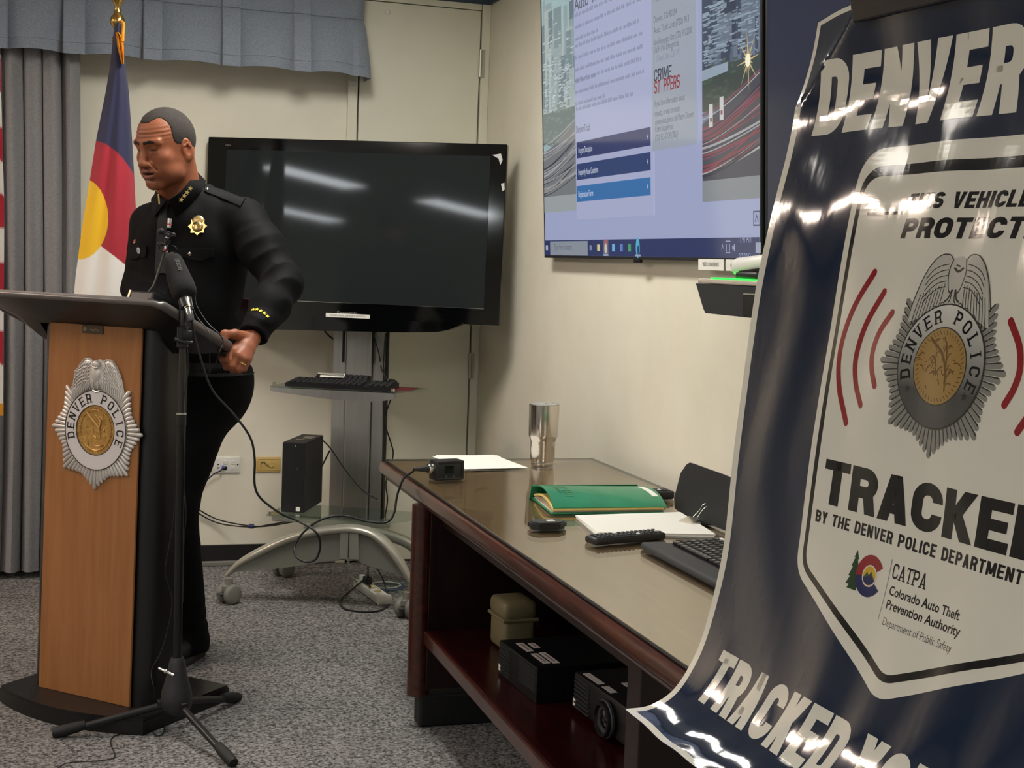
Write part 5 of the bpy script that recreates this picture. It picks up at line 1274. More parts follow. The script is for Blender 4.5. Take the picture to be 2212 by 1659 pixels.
def glossy(name, col, bump=.09):
    m = mat(name, col, .09, spec=.45, coat=.12); N, L, b = nodes(m)
    tc = N.new('ShaderNodeTexCoord'); mp = N.new('ShaderNodeMapping'); mp.inputs['Scale'].default_value = (1, 1.4, .5); L.new(tc.outputs['Object'], mp.inputs[0])
    t = N.new('ShaderNodeTexNoise'); t.inputs['Scale'].default_value = 16; t.inputs['Detail'].default_value = 3; t.inputs['Roughness'].default_value = .45; L.new(mp.outputs[0], t.inputs[0])
    bp = N.new('ShaderNodeBump'); bp.inputs['Strength'].default_value = bump; bp.inputs['Distance'].default_value = .01; L.new(t.outputs['Fac'], bp.inputs['Height'])
    L.new(bp.outputs[0], b.inputs['Normal']); L.new(bp.outputs[0], b.inputs['Coat Normal']); return m
G_navy, G_white, G_ink = glossy('poster_navy', S(30, 43, 66)), glossy('poster_white', S(232, 226, 212)), glossy('poster_ink', S(26, 28, 34))
G_red = glossy('poster_red', S(150, 34, 42))
us = sorted(set(np.round(np.linspace(0, PW, 84), 4))); ss = sorted(set(np.round(np.r_[np.linspace(0, .58, 110), np.linspace(.58, PH, 70)], 4)))
poster = thing('poster', ppt(PW/2, PH), 'large glossy navy poster with a white shield design curling at its bottom', 'poster')
obj('poster_sheet', MB().grid([[ppt(u, s) for u in us] for s in ss], .0006), G_navy, poster, smooth=60)
def art(name, polys, m, lay, parent=None, faces=None):
    """flat artwork in sheet coordinates (u, s) laid onto the curved sheet"""
    bm = bmesh.new()
    if faces is None:
        for p in polys:
            vs = [bm.verts.new((q[0], q[1], 0)) for q in p]
            if len(p) <= 4: bm.faces.new(vs)
            else:
                for t in tessellate_polygon([[Vector((q[0], q[1], 0)) for q in p]]):
                    try: bm.faces.new([vs[i] for i in t])
                    except ValueError: pass
    else:
        vs = [bm.verts.new((q[0], q[1], 0)) for q in polys]
        for f in faces:
            try: bm.faces.new([vs[i] for i in f])
            except ValueError: pass
    ys = [v.co.y for v in bm.verts]; xs = [v.co.x for v in bm.verts]
    for lst, ax, stp in ((ys, 1, None), (xs, 0, .012)):
        a, b = min(lst), max(lst)
        cuts = [c for c in (ss if ax == 1 else us) if a < c < b]
        for c in cuts:
            co = (0, c, 0) if ax == 1 else (c, 0, 0); no = (0, 1, 0) if ax == 1 else (1, 0, 0)
            bmesh.ops.bisect_plane(bm, geom=bm.verts[:]+bm.edges[:]+bm.faces[:], plane_co=co, plane_no=no)
    mb = MB(); bm.verts.index_update()
    mb.add([ppt(v.co.x, v.co.y, .00025+.00014*lay) for v in bm.verts], [[v.index for v in f.verts] for f in bm.faces]); bm.free()
    return obj(name, mb, m, parent or poster)
def R2(u0, u1, s0, s1): return [(u0, s0), (u1, s0), (u1, s1), (u0, s1)]
bd = .010
cor = (.106-bd*.0, 0)
art('white_border', [R2(0, bd, bd, PH-.008), R2(0, PW, PH-.008, PH), R2(PW-bd, PW, 0, PH-.008), R2(0, PW-bd, 0, .005), R2(0, bd, .005, bd)], G_white, 1)
def rounded(P, r):
    out = []; n = len(P)
    for i in range(n):
        a, b, c = (np.array(P[(i+d) % n], float) for d in (-1, 0, 1)); u1, u2 = unit(a-b), unit(c-b)
        rr = r[i] if hasattr(r, '__len__') else r
        p0, p1 = b+u1*rr, b+u2*rr
        for k in range(9):
            t = k/8; out.append(tuple((1-t)**2*p0+2*t*(1-t)*b+t*t*p1))
    return out
UC = .2945
def shield(e_l, top, low, bot, r1, r2): return rounded([(UC-e_l, top), (UC+e_l, top), (UC+e_l, low), (UC, bot), (UC-e_l, low)], [r1, r1, r2, r2*.8, r2])
art('shield_border', [shield(.1655, .1395, .537, .612, .034, .020)], G_white, 1)
art('shield_band', [shield(.1575, .157, .5315, .598, .028, .017)], G_ink, 2)
art('shield_field', [shield(.1515, .167, .5275, .591, .022, .014)], G_white, 3)
def tline(text, u0, u1, s0, s1, name, m, lay, **k):
    P = fit_caps(text, u0, u1, s1, s0, **k); return art(name, P, m, lay)
tline('DENVERTRACK', .035, .5545, .0475, .1205, 'headline_lettering', G_white, 2, w=.60, t=.235, gap=.055, shear=.10)
tline('TRACKED', .043, .279, .637, .6925, 'footer_lettering', G_white, 2, w=.60, t=.235, gap=.06, shear=.10)
tline('YOU', .2955, .398, .637, .6925, 'footer_lettering', G_white, 2, w=.60, t=.235, gap=.06, shear=.10)
tline('THIS VEHICLE IS', .2085, .381, .185, .1990, 'vehicle_lettering', G_ink, 4, w=.66, t=.24, gap=.09, shear=.14)
tline('PROTECTED', .208, .392, .2068, .2245, 'protected_lettering', G_ink, 4, w=.74, t=.25, gap=.08, shear=.14)
tline('TRACKED', .154, .434, .428, .4685, 'tracked_lettering', G_ink, 4, w=.76, t=.26, gap=.06)
tline('BY THE DENVER POLICE DEPARTMENT', .150, .413, .476, .4868, 'department_lettering', G_ink, 4, w=.62, t=.21, gap=.12)
art('rule_line', [R2(.155, .203, .2000, .2030)], G_ink, 4); art('rule_line', [R2(.387, .436, .2000, .2030)], G_ink, 4)
def band(pts, w):
    P, _ = catmull([np.array([p[0], p[1], 0]) for p in pts], 8); out = []
    L_, R_ = [], []
    for i, p in enumerate(P):
        t = unit(P[min(i+1, len(P)-1)]-P[max(i-1, 0)]); n = V(-t[1], t[0], 0); L_.append(p+n*w/2); R_.append(p-n*w/2)
    q = [[tuple(R_[i][:2]), tuple(R_[i+1][:2]), tuple(L_[i+1][:2]), tuple(L_[i][:2])] for i in range(len(P)-1)]
    for e in (P[0], P[-1]): q.append([(e[0]+w/2*math.cos(a_), e[1]+w/2*math.sin(a_)) for a_ in np.linspace(0, 6.283, 13)[:-1]])
    return q
arcs = [[(.182, .255), (.160, .290), (.151, .326), (.157, .360), (.174, .392)], [(.200, .272), (.182, .302), (.175, .332), (.180, .355), (.192, .374)], [(.217, .290), (.203, .308), (.198, .326), (.201, .341), (.209, .355)]]
for a_ in arcs:
    art('signal_arc', band(a_, .0066), G_red, 4); art('signal_arc', band([(.577-p[0], p[1]) for p in a_], .0066), G_red, 4)
# printed police badge
BUC, BSC, BK = .2885, .3315, .4365
def bp2(x, y): return (BUC+x*BK, BSC-y*BK)
def gpr(name, r, g, b): return glossy('print_'+name, S(r, g, b))
Gl, Gm, Gd, Gk = gpr('light', 196, 192, 182), gpr('mid', 142, 140, 134), gpr('dark', 84, 84, 84), gpr('line', 62, 60, 58)
L1, L2 = [], []
for i in range(NR):
    th = 2*math.pi*i/NR; h_ = math.pi/NR; R = badge_star_r(th, .176, .146)
    if 25 < math.degrees(th) < 155 and R*math.sin(th) > .075 and abs(math.cos(th))*R < .112: continue
    def pt(r, t): return bp2(r*math.cos(t), r*math.sin(t))
    L1.append([pt(.110, th-h_), pt(R-.005, th-h_*.85), pt(R, th-.3*h_), pt(R, th+.3*h_), pt(R-.005, th+h_*.85), pt(.110, th+h_)])
    L2.append([pt(.110, th+h_*.55), pt(R-.006, th+h_*.5), pt(R-.006, th+h_*.95), pt(.110, th+h_)])
bstar = art('printed_star', L1, Gm, 4); art('star_lines', L2, Gk, 5, bstar)
crest = art('printed_crest', [[bp2(*p) for p in co]], Gl, 6)
def stroke2(pts, w, lay_list): lay_list.extend(band([bp2(*p) for p in pts], w*BK))
fl = []
for sx in (-1, 1):
    for q in range(9): stroke2([(sx*(.030+.0078*q)*.95, .158-.003*q), (sx*(.032+.0080*q), .128-.003*q), (sx*(.036+.0082*q), .110-.0045*q)], .0016, fl)
    for r_ in range(5): stroke2([(sx*(.026), .196-.011*r_), (sx*(.046), .192-.011*r_), (sx*(.066), .182-.012*r_), (sx*(.080), .166-.012*r_)], .0018, fl)
    for q in range(4):
        c = (sx*(.026+.020*q), .116-.007*q-.0016*q*q); stroke2([(c[0]+(.007-.0008*a_)*math.cos(a_), c[1]+(.007-.0008*a_)*math.sin(a_)) for a_ in np.linspace(0, 5.2, 9)], .0016, fl)
    stroke2([(sx*.020, .206), (sx*.030, .214), (sx*.052, .212), (sx*.074, .192), (sx*.092, .158), (sx*.108, .110)], .0022, fl)
    stroke2([(sx*.018, .205), (sx*.024, .18), (sx*.018, .150), (sx*.008, .138)], .0024, fl)
    stroke2([(sx*.006, .146), (sx*.012, .130), (sx*.020, .124)], .0034, fl); stroke2([(sx*.004, .146), (sx*.006, .128), (sx*.010, .122)], .0026, fl)
stroke2([(-.010, .188), (.002, .182), (.014, .188)], .0045, fl); stroke2([(-.006, .194), (.004, .192)], .003, fl); stroke2([(-.016, .118), (0, .114), (.016, .118)], .003, fl)
art('crest_lines', fl, Gk, 7, crest)
art('crest_head', [[bp2(.001+.015*math.cos(a_), .198+.011*math.sin(a_)) for a_ in np.linspace(0, 6.283, 20)[:-1]]], Gl, 6.5, crest)
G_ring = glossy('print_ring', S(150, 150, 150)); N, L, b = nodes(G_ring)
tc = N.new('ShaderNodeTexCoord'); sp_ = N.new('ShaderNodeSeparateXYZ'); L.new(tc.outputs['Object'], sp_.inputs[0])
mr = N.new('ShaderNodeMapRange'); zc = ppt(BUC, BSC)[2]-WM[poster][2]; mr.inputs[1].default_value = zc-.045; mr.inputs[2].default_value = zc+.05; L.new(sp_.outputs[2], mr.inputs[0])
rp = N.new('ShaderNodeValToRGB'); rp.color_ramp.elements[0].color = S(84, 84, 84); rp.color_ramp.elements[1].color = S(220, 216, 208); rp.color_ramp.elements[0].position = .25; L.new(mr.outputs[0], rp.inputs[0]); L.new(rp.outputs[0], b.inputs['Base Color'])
circ = lambda r, n=56: [bp2(r*math.cos(a_), r*math.sin(a_)) for a_ in np.linspace(0, 2*math.pi, n+1)[:-1]]
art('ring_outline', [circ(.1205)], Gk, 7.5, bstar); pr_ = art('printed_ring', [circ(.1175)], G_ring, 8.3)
for wd in (('DENVER', 193, 107), ('POLICE', 71, -19)):
    tp_ = []; ring_text(tp_, lambda m_, P: m_.append([bp2(*p) for p in P]), [wd], .084, .027, .17, .68)
    art('ring_lettering', tp_, G_ink, 9, pr_)
for sx in (-1, 1): art('ring_mark', [[bp2(*p) for p in star2d(sx*.082, -.050, .010, 5)]], Gk, 9, pr_)
art('seal_outline', [circ(.0755)], Gk, 9, pr_); Gg = gpr('gilt', 168, 134, 80); Ggd = gpr('gilt_dark', 112, 82, 44)
ps = art('printed_seal', [circ(.073)], Gg, 9.8)
sl2 = []; rn = random.Random(12)
stroke2([(-.034, .050), (.004, .024), (.022, -.01), (.024, -.03)], .006, sl2); stroke2([(.004, .055), (.016, .03), (.026, -.045)], .004, sl2)
for i in range(46):
    a_ = rn.uniform(0, 6.28); r_ = rn.uniform(.008, .056); x, y = r_*math.cos(a_), r_*math.sin(a_); b_ = rn.uniform(0, 6.28); l_ = rn.uniform(.006, .02)
    stroke2([(x, y), (x+l_*.5*math.cos(b_), y+l_*.5*math.sin(b_)+.003), (x+l_*math.cos(b_), y+l_*math.sin(b_))], rn.uniform(.0016, .003), sl2)
for i in range(44):
    a_ = 2*math.pi*i/44; stroke2([(.061*math.cos(a_), .061*math.sin(a_)), (.068*math.cos(a_+.05), .068*math.sin(a_+.05))], .0018, sl2)
art('seal_lines', sl2, Ggd, 10.4, ps)
# state authority logo and its lettering
LCu, LCs, LR = .2385, .5185, .0182
def arcband(r0, r1, a0, a1, n=22): return [[(LCu+r*math.cos(math.radians(a)), LCs-r*math.sin(math.radians(a))) for r, a in ((r0, a0+(a1-a0)*i/n), (r1, a0+(a1-a0)*i/n), (r1, a0+(a1-a0)*(i+1)/n), (r0, a0+(a1-a0)*(i+1)/n))] for i in range(n)]
art('logo_tree', [[(.2165, .500), (.2205, .508), (.2190, .508), (.2230, .516), (.2215, .516), (.2255, .526), (.2255, .5345), (.2130, .5345), (.2145, .531), (.2100, .531), (.2135, .524), (.2112, .524), (.2145, .515), (.2125, .515), (.2152, .507), (.2138, .507)]], glossy('logo_green', S(44, 72, 50)), 4)
art('logo_arc', arcband(.0095, LR, 32, 188), glossy('logo_red', S(150, 44, 52)), 5)
art('logo_arc', arcband(.0095, LR, 188, 328), glossy('logo_blue', S(46, 50, 96)), 5)
art('logo_disc', [[(LCu+.0095*math.cos(a_), LCs-.0095*math.sin(a_)) for a_ in np.linspace(0, 6.283, 29)[:-1]]], G_white, 5.5)
art('logo_sun', [[(LCu+.0083*math.cos(a_), LCs-.0083*math.sin(a_)) for a_ in np.linspace(0, 6.283, 29)[:-1]]], glossy('logo_yellow', S(220, 176, 56)), 6)
art('logo_hills', [[(LCu-.0078, LCs+.003), (LCu-.0035, LCs-.003), (LCu-.001, LCs-.0005), (LCu+.002, LCs-.004), (LCu+.0078, LCs+.003), (LCu+.005, LCs+.0065), (LCu, LCs+.0082), (LCu-.005, LCs+.0065)]], glossy('logo_hill', S(58, 92, 70)), 6.5)
art('logo_lake', [[(LCu-.0078, LCs+.003), (LCu-.003, LCs+.001), (LCu+.002, LCs-.001), (LCu+.0078, LCs+.003), (LCu+.005, LCs+.0065), (LCu, LCs+.0082), (LCu-.005, LCs+.0065)]], MATS['logo_blue'], 7)
art('divider_line', [R2(.2632, .2641, .4985, .5515)], Gm, 4)
art('agency_initials', fit_caps('CATPA', .2675, .3105, .5138, .5010, w=.72, t=.15, gap=.16, serif=True), G_ink, 4)
def fline(text, u0, u1, base, h, name, m, bold):
    vs, fs = fit_font(text, u0, u1, 0, h, bold); art(name, [(v[0], base-v[1]) for v in vs], m, 4, faces=fs)
fline('Colorado Auto Theft', .2685, .3590, .5275, .0076, 'agency_lettering', G_ink, .018)
fline('Prevention Authority', .2690, .3645, .5392, .0076, 'agency_lettering', G_ink, .018)
fline('Department of Public Safety', .2705, .3600, .5530, .0066, 'agency_lettering', glossy('print_grey', S(84, 84, 84)), -.006)
# stand: clamp bar gripping the top edge, post and legs behind the sheet
st = thing('poster_stand', (.78, .98, 0), 'black stand with a clamp bar gripping the top edge of the poster', 'stand')
n0 = _nrm(.2, .01)
ca, cb2 = ppt(.106, .004), ppt(.50, .004); cd_ = unit(cb2-ca); up_ = unit(np.cross(n0, cd_)); up_ = up_ if up_[2] > 0 else -up_
cm_ = (ca+cb2)/2; LB = np.linalg.norm(cb2-ca)
M_clamp = mat('clamp_black', S(24, 24, 28), .35)
obj('clamp_bar', MB().box(cm_+n0*.006+up_*.006, (LB, .008, .042), (cd_, n0, up_), bev=.002).box(cm_-n0*.010+up_*.006, (LB, .008, .042), (cd_, n0, up_), bev=.002).box(cm_-n0*.002+up_*.030, (LB, .024, .010), (cd_, n0, up_), bev=.002), M_clamp, st)
pq = cm_-n0*.030
obj('post', MB().tube([pq+UZ*.06, V(pq[0]+.02, pq[1], .42)], .011, 12), M_clamp, st, smooth=50)
obj('bar_link', MB().tube([cm_-n0*.012+up_*.02, pq+UZ*.03], .009, 10), M_clamp, st, smooth=50)
for ex, ey in ((.02, .36), (.10, -.34), (-.20, -.10)):
    obj('stand_leg', MB().tube([V(pq[0]+.02, pq[1], .46), V(pq[0]+.02+ex, pq[1]+ey, .012)], .010, 10), M_clamp, st, smooth=50)
# ---------------------------------------------------------------- microphone stand in front of the lectern
M_stand = mat('stand_black', S(34, 34, 36), .38, metal=.3)
feet = [Zp(120, 1585, .012), Zp(502, 1648, .012), Zp(512, 1508, .012)]
hub = (feet[0]+feet[1]+feet[2])/3
hub = V(.290, 4.055, 0)
ms_ = thing('microphone_stand', hub, 'black tripod microphone stand standing in front of the lectern', 'microphone stand')
zh = .10
obj('hub', MB().lathe([(.018, .225), (.022, .215), (.024, .205), (.030, .17), (.043, .125), (.046, .10), (.044, .082), (.036, .066), (.030, .06)][::-1], hub, UZ, 28), mat('hub_black', S(40, 40, 41), .5), ms_, smooth=45)
for f_ in feet:
    d_ = unit(V(f_[0]-hub[0], f_[1]-hub[1], 0)); a_ = hub+d_*.035+UZ*.085
    lg = obj('leg', MB().tube([a_, f_-d_*.02+UZ*.004], .0105, 12), M_stand, ms_, smooth=50)
    e_ = unit(f_-a_); obj('rubber_foot', MB().tube([f_-e_*.085+UZ*.004, f_-e_*.06+UZ*.003, f_-e_*.02+UZ*.003, f_+e_*.008+UZ*.003], [.0115, .016, .017, .014], 14), M_blackmatte, lg, smooth=50)
    obj('leg_joint', MB().box(hub+d_*.040+UZ*.088, (.030, .022, .026), (d_, np.cross(UZ, d_), UZ), bev=.004), M_black, ms_)
ptop = Dp(397, 692, 3.93); ptop = V(hub[0], hub[1], ptop[2])
def on_pole(y):
    d = ray(390, y); return CAMH+d[2]*(hub[1]/d[1])
zc_ = on_pole(898); zt_p = on_pole(688)
obj('lower_tube', MB().tube([hub+UZ*.20, V(hub[0], hub[1], zc_)], .0125, 16), mat('tube_black', S(24, 24, 26), .35, metal=.2), ms_, smooth=50)
obj('upper_tube', MB().tube([V(hub[0], hub[1], zc_), V(hub[0], hub[1], zt_p)], .0095, 16), mat('tube_grey', S(58, 56, 54), .32, metal=.5), ms_, smooth=50)
obj('collar', MB().lathe([(.0105, -.03), (.0140, -.028), (.0140, .002), (.0105, .004)], (hub[0], hub[1], zc_), UZ, 20), M_stand, ms_, smooth=40)
obj('collar_ring', MB().lathe([(.0125, 0), (.0145, .001), (.0145, .004), (.0125, .005)], (hub[0], hub[1], zc_+.003), UZ, 20), M_alu2, ms_, smooth=40)
zw = .195
obj('wing_bolt', MB().tube([hub+V(-.052, -.02, zw+.006), hub+V(-.034, -.034, zw), hub+V(-.012, -.045, zw-.010)], [.005, .0045, .005], 8).sphere(hub+V(-.034, -.034, zw), .007, 10, 8), M_chrome, ms_, smooth=60)
zk = on_pole(735)
obj('clutch', MB().lathe([(.012, -.035), (.0165, -.03), (.0165, .026), (.013, .030)], (hub[0], hub[1], zk+.012), UZ, 20), M_stand, ms_, smooth=40)
obj('clutch_lever', MB().tube([(hub[0]-.024, hub[1]-.018, zk+.004), (hub[0], hub[1]-.022, zk-.004), (hub[0]+.026, hub[1]-.020, zk-.006)], [.007, .005, .006], 10).box((hub[0]+.012, hub[1]-.016, zk+.016), (.026, .010, .026), bev=.003), M_stand, ms_, smooth=50)
# large foam covered microphone held by the stand
D0 = 3.98
m_t, m_b, m_x, m_e = Dp(373, 562, D0+.07), Dp(399, 634, D0), Dp(407, 668, D0-.035), Dp(413, 694, D0-.055)
ax_m = unit(m_b-m_t)
mic = thing('microphone', m_b, 'large microphone in a black foam windscreen on the tripod stand', 'microphone')
foam = noise_col(mat('black_foam', rough=.98), S(20, 19, 19), S(30, 28, 28), 300, 2, bump=.5, bdist=.002)
Lf = np.linalg.norm(m_b-m_t)
obj('foam_windscreen', MB().lathe([(0, -.022), (.012, -.020), (.021, -.013), (.0265, -.002), (.029, .012), (.033, Lf*.45), (.036, Lf*.75), (.0365, Lf*.92), (.034, Lf+.004), (.027, Lf+.014), (.015, Lf+.018)], m_t, ax_m, 36), foam, mic, smooth=70)
obj('mic_body', MB().tube([m_b+ax_m*.012, m_x], .0135, 20), mat('mic_silver', S(176, 168, 150), .25, metal=.9), mic, smooth=50)
obj('mic_stripe', MB().tube([m_b+ax_m*.014+RT*.0145-_f*.006, m_x+RT*.0145-_f*.006], .0028, 8), M_black, mic, smooth=50)
obj('plug_body', MB().tube([m_x, m_x+(m_e-m_x)*.55], .0115, 18), M_chrome, mic, smooth=50)
obj('plug_sleeve', MB().tube([m_x+(m_e-m_x)*.5, m_x+(m_e-m_x)*.9, m_e], [.0115, .0095, .006], 18), mat('plug_grey', S(92, 92, 94), .4, metal=.5), mic, smooth=50)
obj('mic_clip', MB().tube([V(hub[0], hub[1], zt_p-.01), V(hub[0], hub[1], zt_p+.012), m_x-ax_m*.02-RT*.012+_f*.012], [.013, .013, .010], 12).tube([m_x-ax_m*.035-RT*.004+_f*.004, m_x-ax_m*.004-RT*.004+_f*.004], .0175, 16), M_stand, mic, smooth=50)
# grey letters on the foam, running along its length
lt = MB(); side = unit(np.cross(ax_m, _f)); side = side if side @ RT > 0 else -side; out_ = unit(np.cross(side, ax_m)); out_ = out_ if out_ @ _f < 0 else -out_
def foam_pt(a, c):
    r = .034+.0025*min(1, a/Lf); an = c/r; return m_t+ax_m*a+(side*math.sin(an)+out_*math.cos(an))*(r+.0012)
for p in fit_caps('RODE', .028, .074, .022, .0375-.026+.022, w=.62, t=.17):
    lt.add([foam_pt(q[0], -q[1]+.038-.002) if False else foam_pt(.102-q[0], .0475-q[1]) for q in p], [tuple(range(len(p)))])
obj('foam_lettering', lt, mat('foam_print', S(74, 72, 70), .8), mic)
# thin lectern microphone with a red band and a tangle of clips
gb = TC+LU*.268+TD*.045+TN*.010
gm = thing('lectern_microphone', gb, 'thin silver microphone with a red band on a flexible neck rising from the lectern', 'microphone')
gx, gy, gz_ = LU, TD, TN
obj('mount_block', MB().box(gb+TN*.014+LU*.01, (.085, .055, .028), (LU, TD, TN), bev=.006), M_black, gm)
obj('mount_edge', MB().box(gb+TN*.014-LU*.036, (.008, .057, .030), (LU, TD, TN), bev=.002), mat('bronze_metal', S(190, 158, 128), .3, metal=.8), gm)
gd = pr_depth = (gb-C0) @ _f
sp2 = [gb+TN*.026, Dp(331, 618, gd+.01), Dp(341, 590, gd+.02), Dp(349, 566, gd+.03), Dp(356, 540, gd+.03), Dp(360, 520, gd+.03)]
obj('flexible_neck', MB().tube(sp2, .0035, 8, sub=5), mat('neck_grey', S(70, 70, 66), .4, metal=.5), gm, smooth=60)
q1_, q2_, q3_, q4_ = Dp(358, 545, gd+.03), Dp(361, 512, gd+.03), Dp(364.5, 492, gd+.03), Dp(367, 472, gd+.03)
obj('capsule_tube', MB().tube([q1_, q2_], .006, 12).tube([q3_, q4_], .0062, 14), mat('capsule_silver', S(216, 206, 200), .25, metal=.7), gm, smooth=50)
obj('red_band', MB().tube([q3_+(q4_-q3_)*.30, q3_+(q4_-q3_)*.42], .0076, 14).tube([q1_+(q2_-q1_)*.1, q1_+(q2_-q1_)*.2], .0072, 12), mat('band_red', S(176, 36, 40), .5), gm, smooth=50)
rn = random.Random(21)
for k in range(7):
    c = Dp(362+rn.uniform(-13, 13), 518+rn.uniform(-14, 24), gd+.03+rn.uniform(-.02, .02)); r_ = rn.uniform(.006, .012); e1 = unit(V(rn.uniform(-1, 1), rn.uniform(-1, 1), rn.uniform(-1, 1))); e2 = unit(np.cross(e1, V(.3, .5, .8)))
    obj('clip_loop', MB().tube([c+e1*r_*math.cos(a_)+e2*r_*math.sin(a_) for a_ in np.linspace(0, 5.4, 14)], .0020, 7), M_blackmatte, gm, smooth=60)
obj('clip_body', MB().box(Dp(362, 521, gd+.025), (.016, .014, .02), bev=.004).sphere(Dp(348, 500, gd+.03), .010, 12, 8).sphere(Dp(374, 508, gd+.03), .008, 12, 8).sphere(Dp(345, 527, gd+.03), .007, 12, 8), M_blackmatte, gm, smooth=60)

# ---------------------------------------------------------------- cables
def cable(pts, r, m, lab, name='cable', sub=8): return obj(name, MB().tube(pts, r, 8, sub=sub), m, smooth=60, label=lab, cat='cable')
px = [(414, 695), (420, 725), (435, 780), (459, 843), (505, 895), (540, 944), (550, 990), (550, 1046), (564, 1077), (606, 1109), (645, 1126), (680, 1147), (692, 1175), (683, 1207), (662, 1214), (641, 1203), (636, 1182), (652, 1154), (680, 1130), (715, 1116), (750, 1115), (792, 1126), (834, 1128), (851, 1109), (858, 1070), (872, 1034), (892, 1019)]
dpl = (plug-C0) @ _f
pts = [Dp(x, y, (D0-.055)+(dpl-(D0-.055))*min(1, i/24)**.8 - (.03 if 11 <= i <= 15 else 0)) for i, (x, y) in enumerate(px)]
pts.append(plug-tu*.045)
cable(pts, .0034, M_cable, 'long black microphone cable looping through the air from the stand to the table')
obj('cable_plug', MB().tube([plug-tu*.048, plug-tu*.02, plug], [.0045, .0085, .0115], 16), M_black, label='black tapered cable plug pushed into the audio transmitter', cat='plug', smooth=50)
def cpx(L, b): return [cp(x, y, b_ if False else b) for x, y in L]
cable(cpx([(694, 948), (715, 970), (750, 1021), (785, 1060), (816, 1079)], SB+.16), .0030, M_cable, 'black cable running from the top of the computer tower down to the glass shelf')
cable([cp(693, 1012, SB+.24), cp(703, 992, SB+.26), cp(712, 974, SB+.30)], .0035, M_cable, 'short black cable behind the computer tower going to the column')
cable([cp(806, 722, BC-.008), cp(818, 761, BC-.010), cp(824, 797, BC-.012), cp(836, 817, SB+.10)], .0028, M_cable, 'black mouse cable hanging down the front of the column')
cable([cp(833, 720, BC+.0), cp(829, 777, BC-.006), cp(829, 812, BC-.01), cp(828, 864, BC-.006), cp(828, 983, BC-.004), cp(826, 1074, BC-.004)], .0032, M_cable, 'straight black cable running down the right side of the column')
cable([cp(844, 862, SB+.12), cp(831, 909, SB+.14), cp(844, 955, SB+.15), cp(849, 985, SB+.16), cp(834, 1040, SB+.16), cp(837, 1080, SB+.16), cp(831, 1118, SB+.16)], .0030, M_cable, 'wavy black cable hanging from the keyboard shelf behind the table corner')
cable([cp(700, 713, BC-.02), cp(709, 724, BC+.02), cp(722, 734, BC+.04)], .004, M_cable, 'short black cable curving out under the television to the column')
wall_b = [Yp(x, y, BY-.03-.35*max(0, min(1, (x-500)/140))) for x, y in ((415, 1085), (421, 1095), (470, 1122), (540, 1136), (582, 1136), (640, 1126), (690, 1118))]
cable(wall_b, .0030, M_cable, 'upper black cable of the tied pair sagging from the wall to the stand')
cable([p+V(0, .004, -.006-.012*math.sin(i*1.05)) for i, p in enumerate(wall_b)], .0030, M_cable, 'lower black cable of the tied pair sagging from the wall to the stand')
tie = Yp(543, 1137, BY-.03-.35*.3); obj('cable_tie', MB().tube([tie-RT*.011+UZ*.001, tie+RT*.011], .0105, 12), mat('tie_blue', S(38, 44, 92), .6), label='dark blue strap tying the two sagging cables together', cat='strap', smooth=50)
pg_ = Yp(482, 1009, BY-.012)
cable([pg_, pg_+V(-.012, -.02, -.012), Yp(462, 1024, BY-.03), Yp(442, 1042, BY-.03), Yp(430, 1058, BY-.03)], .0030, mat('cable_navy', S(36, 42, 70), .5), 'dark blue network cable plugged into the ivory wall plate')
obj('network_plug', MB().box(pg_+V(0, -.004, .002), (.012, .022, .011), bev=.002), mat('plug_blue', S(96, 104, 190), .4), label='blue network plug in the ivory wall plate', cat='plug')
# power strip and cords on the carpet under the stand
s0, s1 = Zp(776, 1268, .0), Zp(832, 1308, .0); su = unit(s1-s0); sv = V(-su[1], su[0], 0); SL = np.linalg.norm(s1-s0); sc0 = (s0+s1)/2
ps_ = thing('power_strip', sc0, 'white power strip lying on the carpet under the television stand', 'power strip')
obj('strip_body', MB().box(sc0+UZ*.019, (SL, .056, .036), (su, sv, UZ), bev=.006), M_white, ps_, smooth=40)
for k in range(4): obj('socket', MB().box(sc0+su*(SL*(-.30+.17*k))+UZ*.0378, (.024, .030, .001), (su, sv, UZ)), M_tan, ps_)
obj('end_cap', MB().box(sc0+su*(SL*.46)+UZ*.020, (.02, .060, .040), (su, sv, UZ), bev=.006), M_paper, ps_)
obj('power_plug', MB().box(sc0-su*SL*.18+UZ*.054, (.050, .030, .030), (su, sv, UZ), bev=.006), M_black, label='black plug block sitting in the white power strip', cat='plug')
obj('power_plug', MB().box(sc0-su*SL*.40+UZ*.050, (.020, .026, .022), (su, sv, UZ), bev=.004), M_paper, label='small white plug at the end of the power strip', cat='plug')
def fl(L, z=.004): return [Zp(x, y, z) for x, y in L]
cable([sc0-su*SL*.22+UZ*.055-sv*.01] + fl([(750, 1282), (735, 1298), (743, 1314), (778, 1321), (820, 1319), (840, 1306)]), .0040, M_cable, 'black power cord looping on the carpet around the power strip')
cable([cp(753, 1206, .10), Zp(753, 1238, .10), Zp(765, 1252, .05), Zp(779, 1260, .02), sc0-su*SL*.5+UZ*.02], .0042, M_cablew, 'white cord coming down from the stand hub to the power strip')
cable([cp(795, 1218, .12), Zp(795, 1240, .09), Zp(795, 1260, .03), Zp(800, 1268, .045)], .0032, M_cable, 'left black cord dropping from the stand to the power strip')
cable([cp(812, 1224, .12), Zp(824, 1244, .06), Zp(831, 1262, .02), Zp(834, 1280, .006)], .0032, M_cable, 'right black cord dropping from the stand to the carpet')
def coil(cx, cy, rx, ry, n, z, ph): return [Zp(cx+(rx+1.5*math.sin(k*1.7))*math.cos(ph+2*math.pi*k/12), cy+(ry+.8*math.sin(k*2.3))*math.sin(ph+2*math.pi*k/12), z+.002*k/12) for k in range(n)]
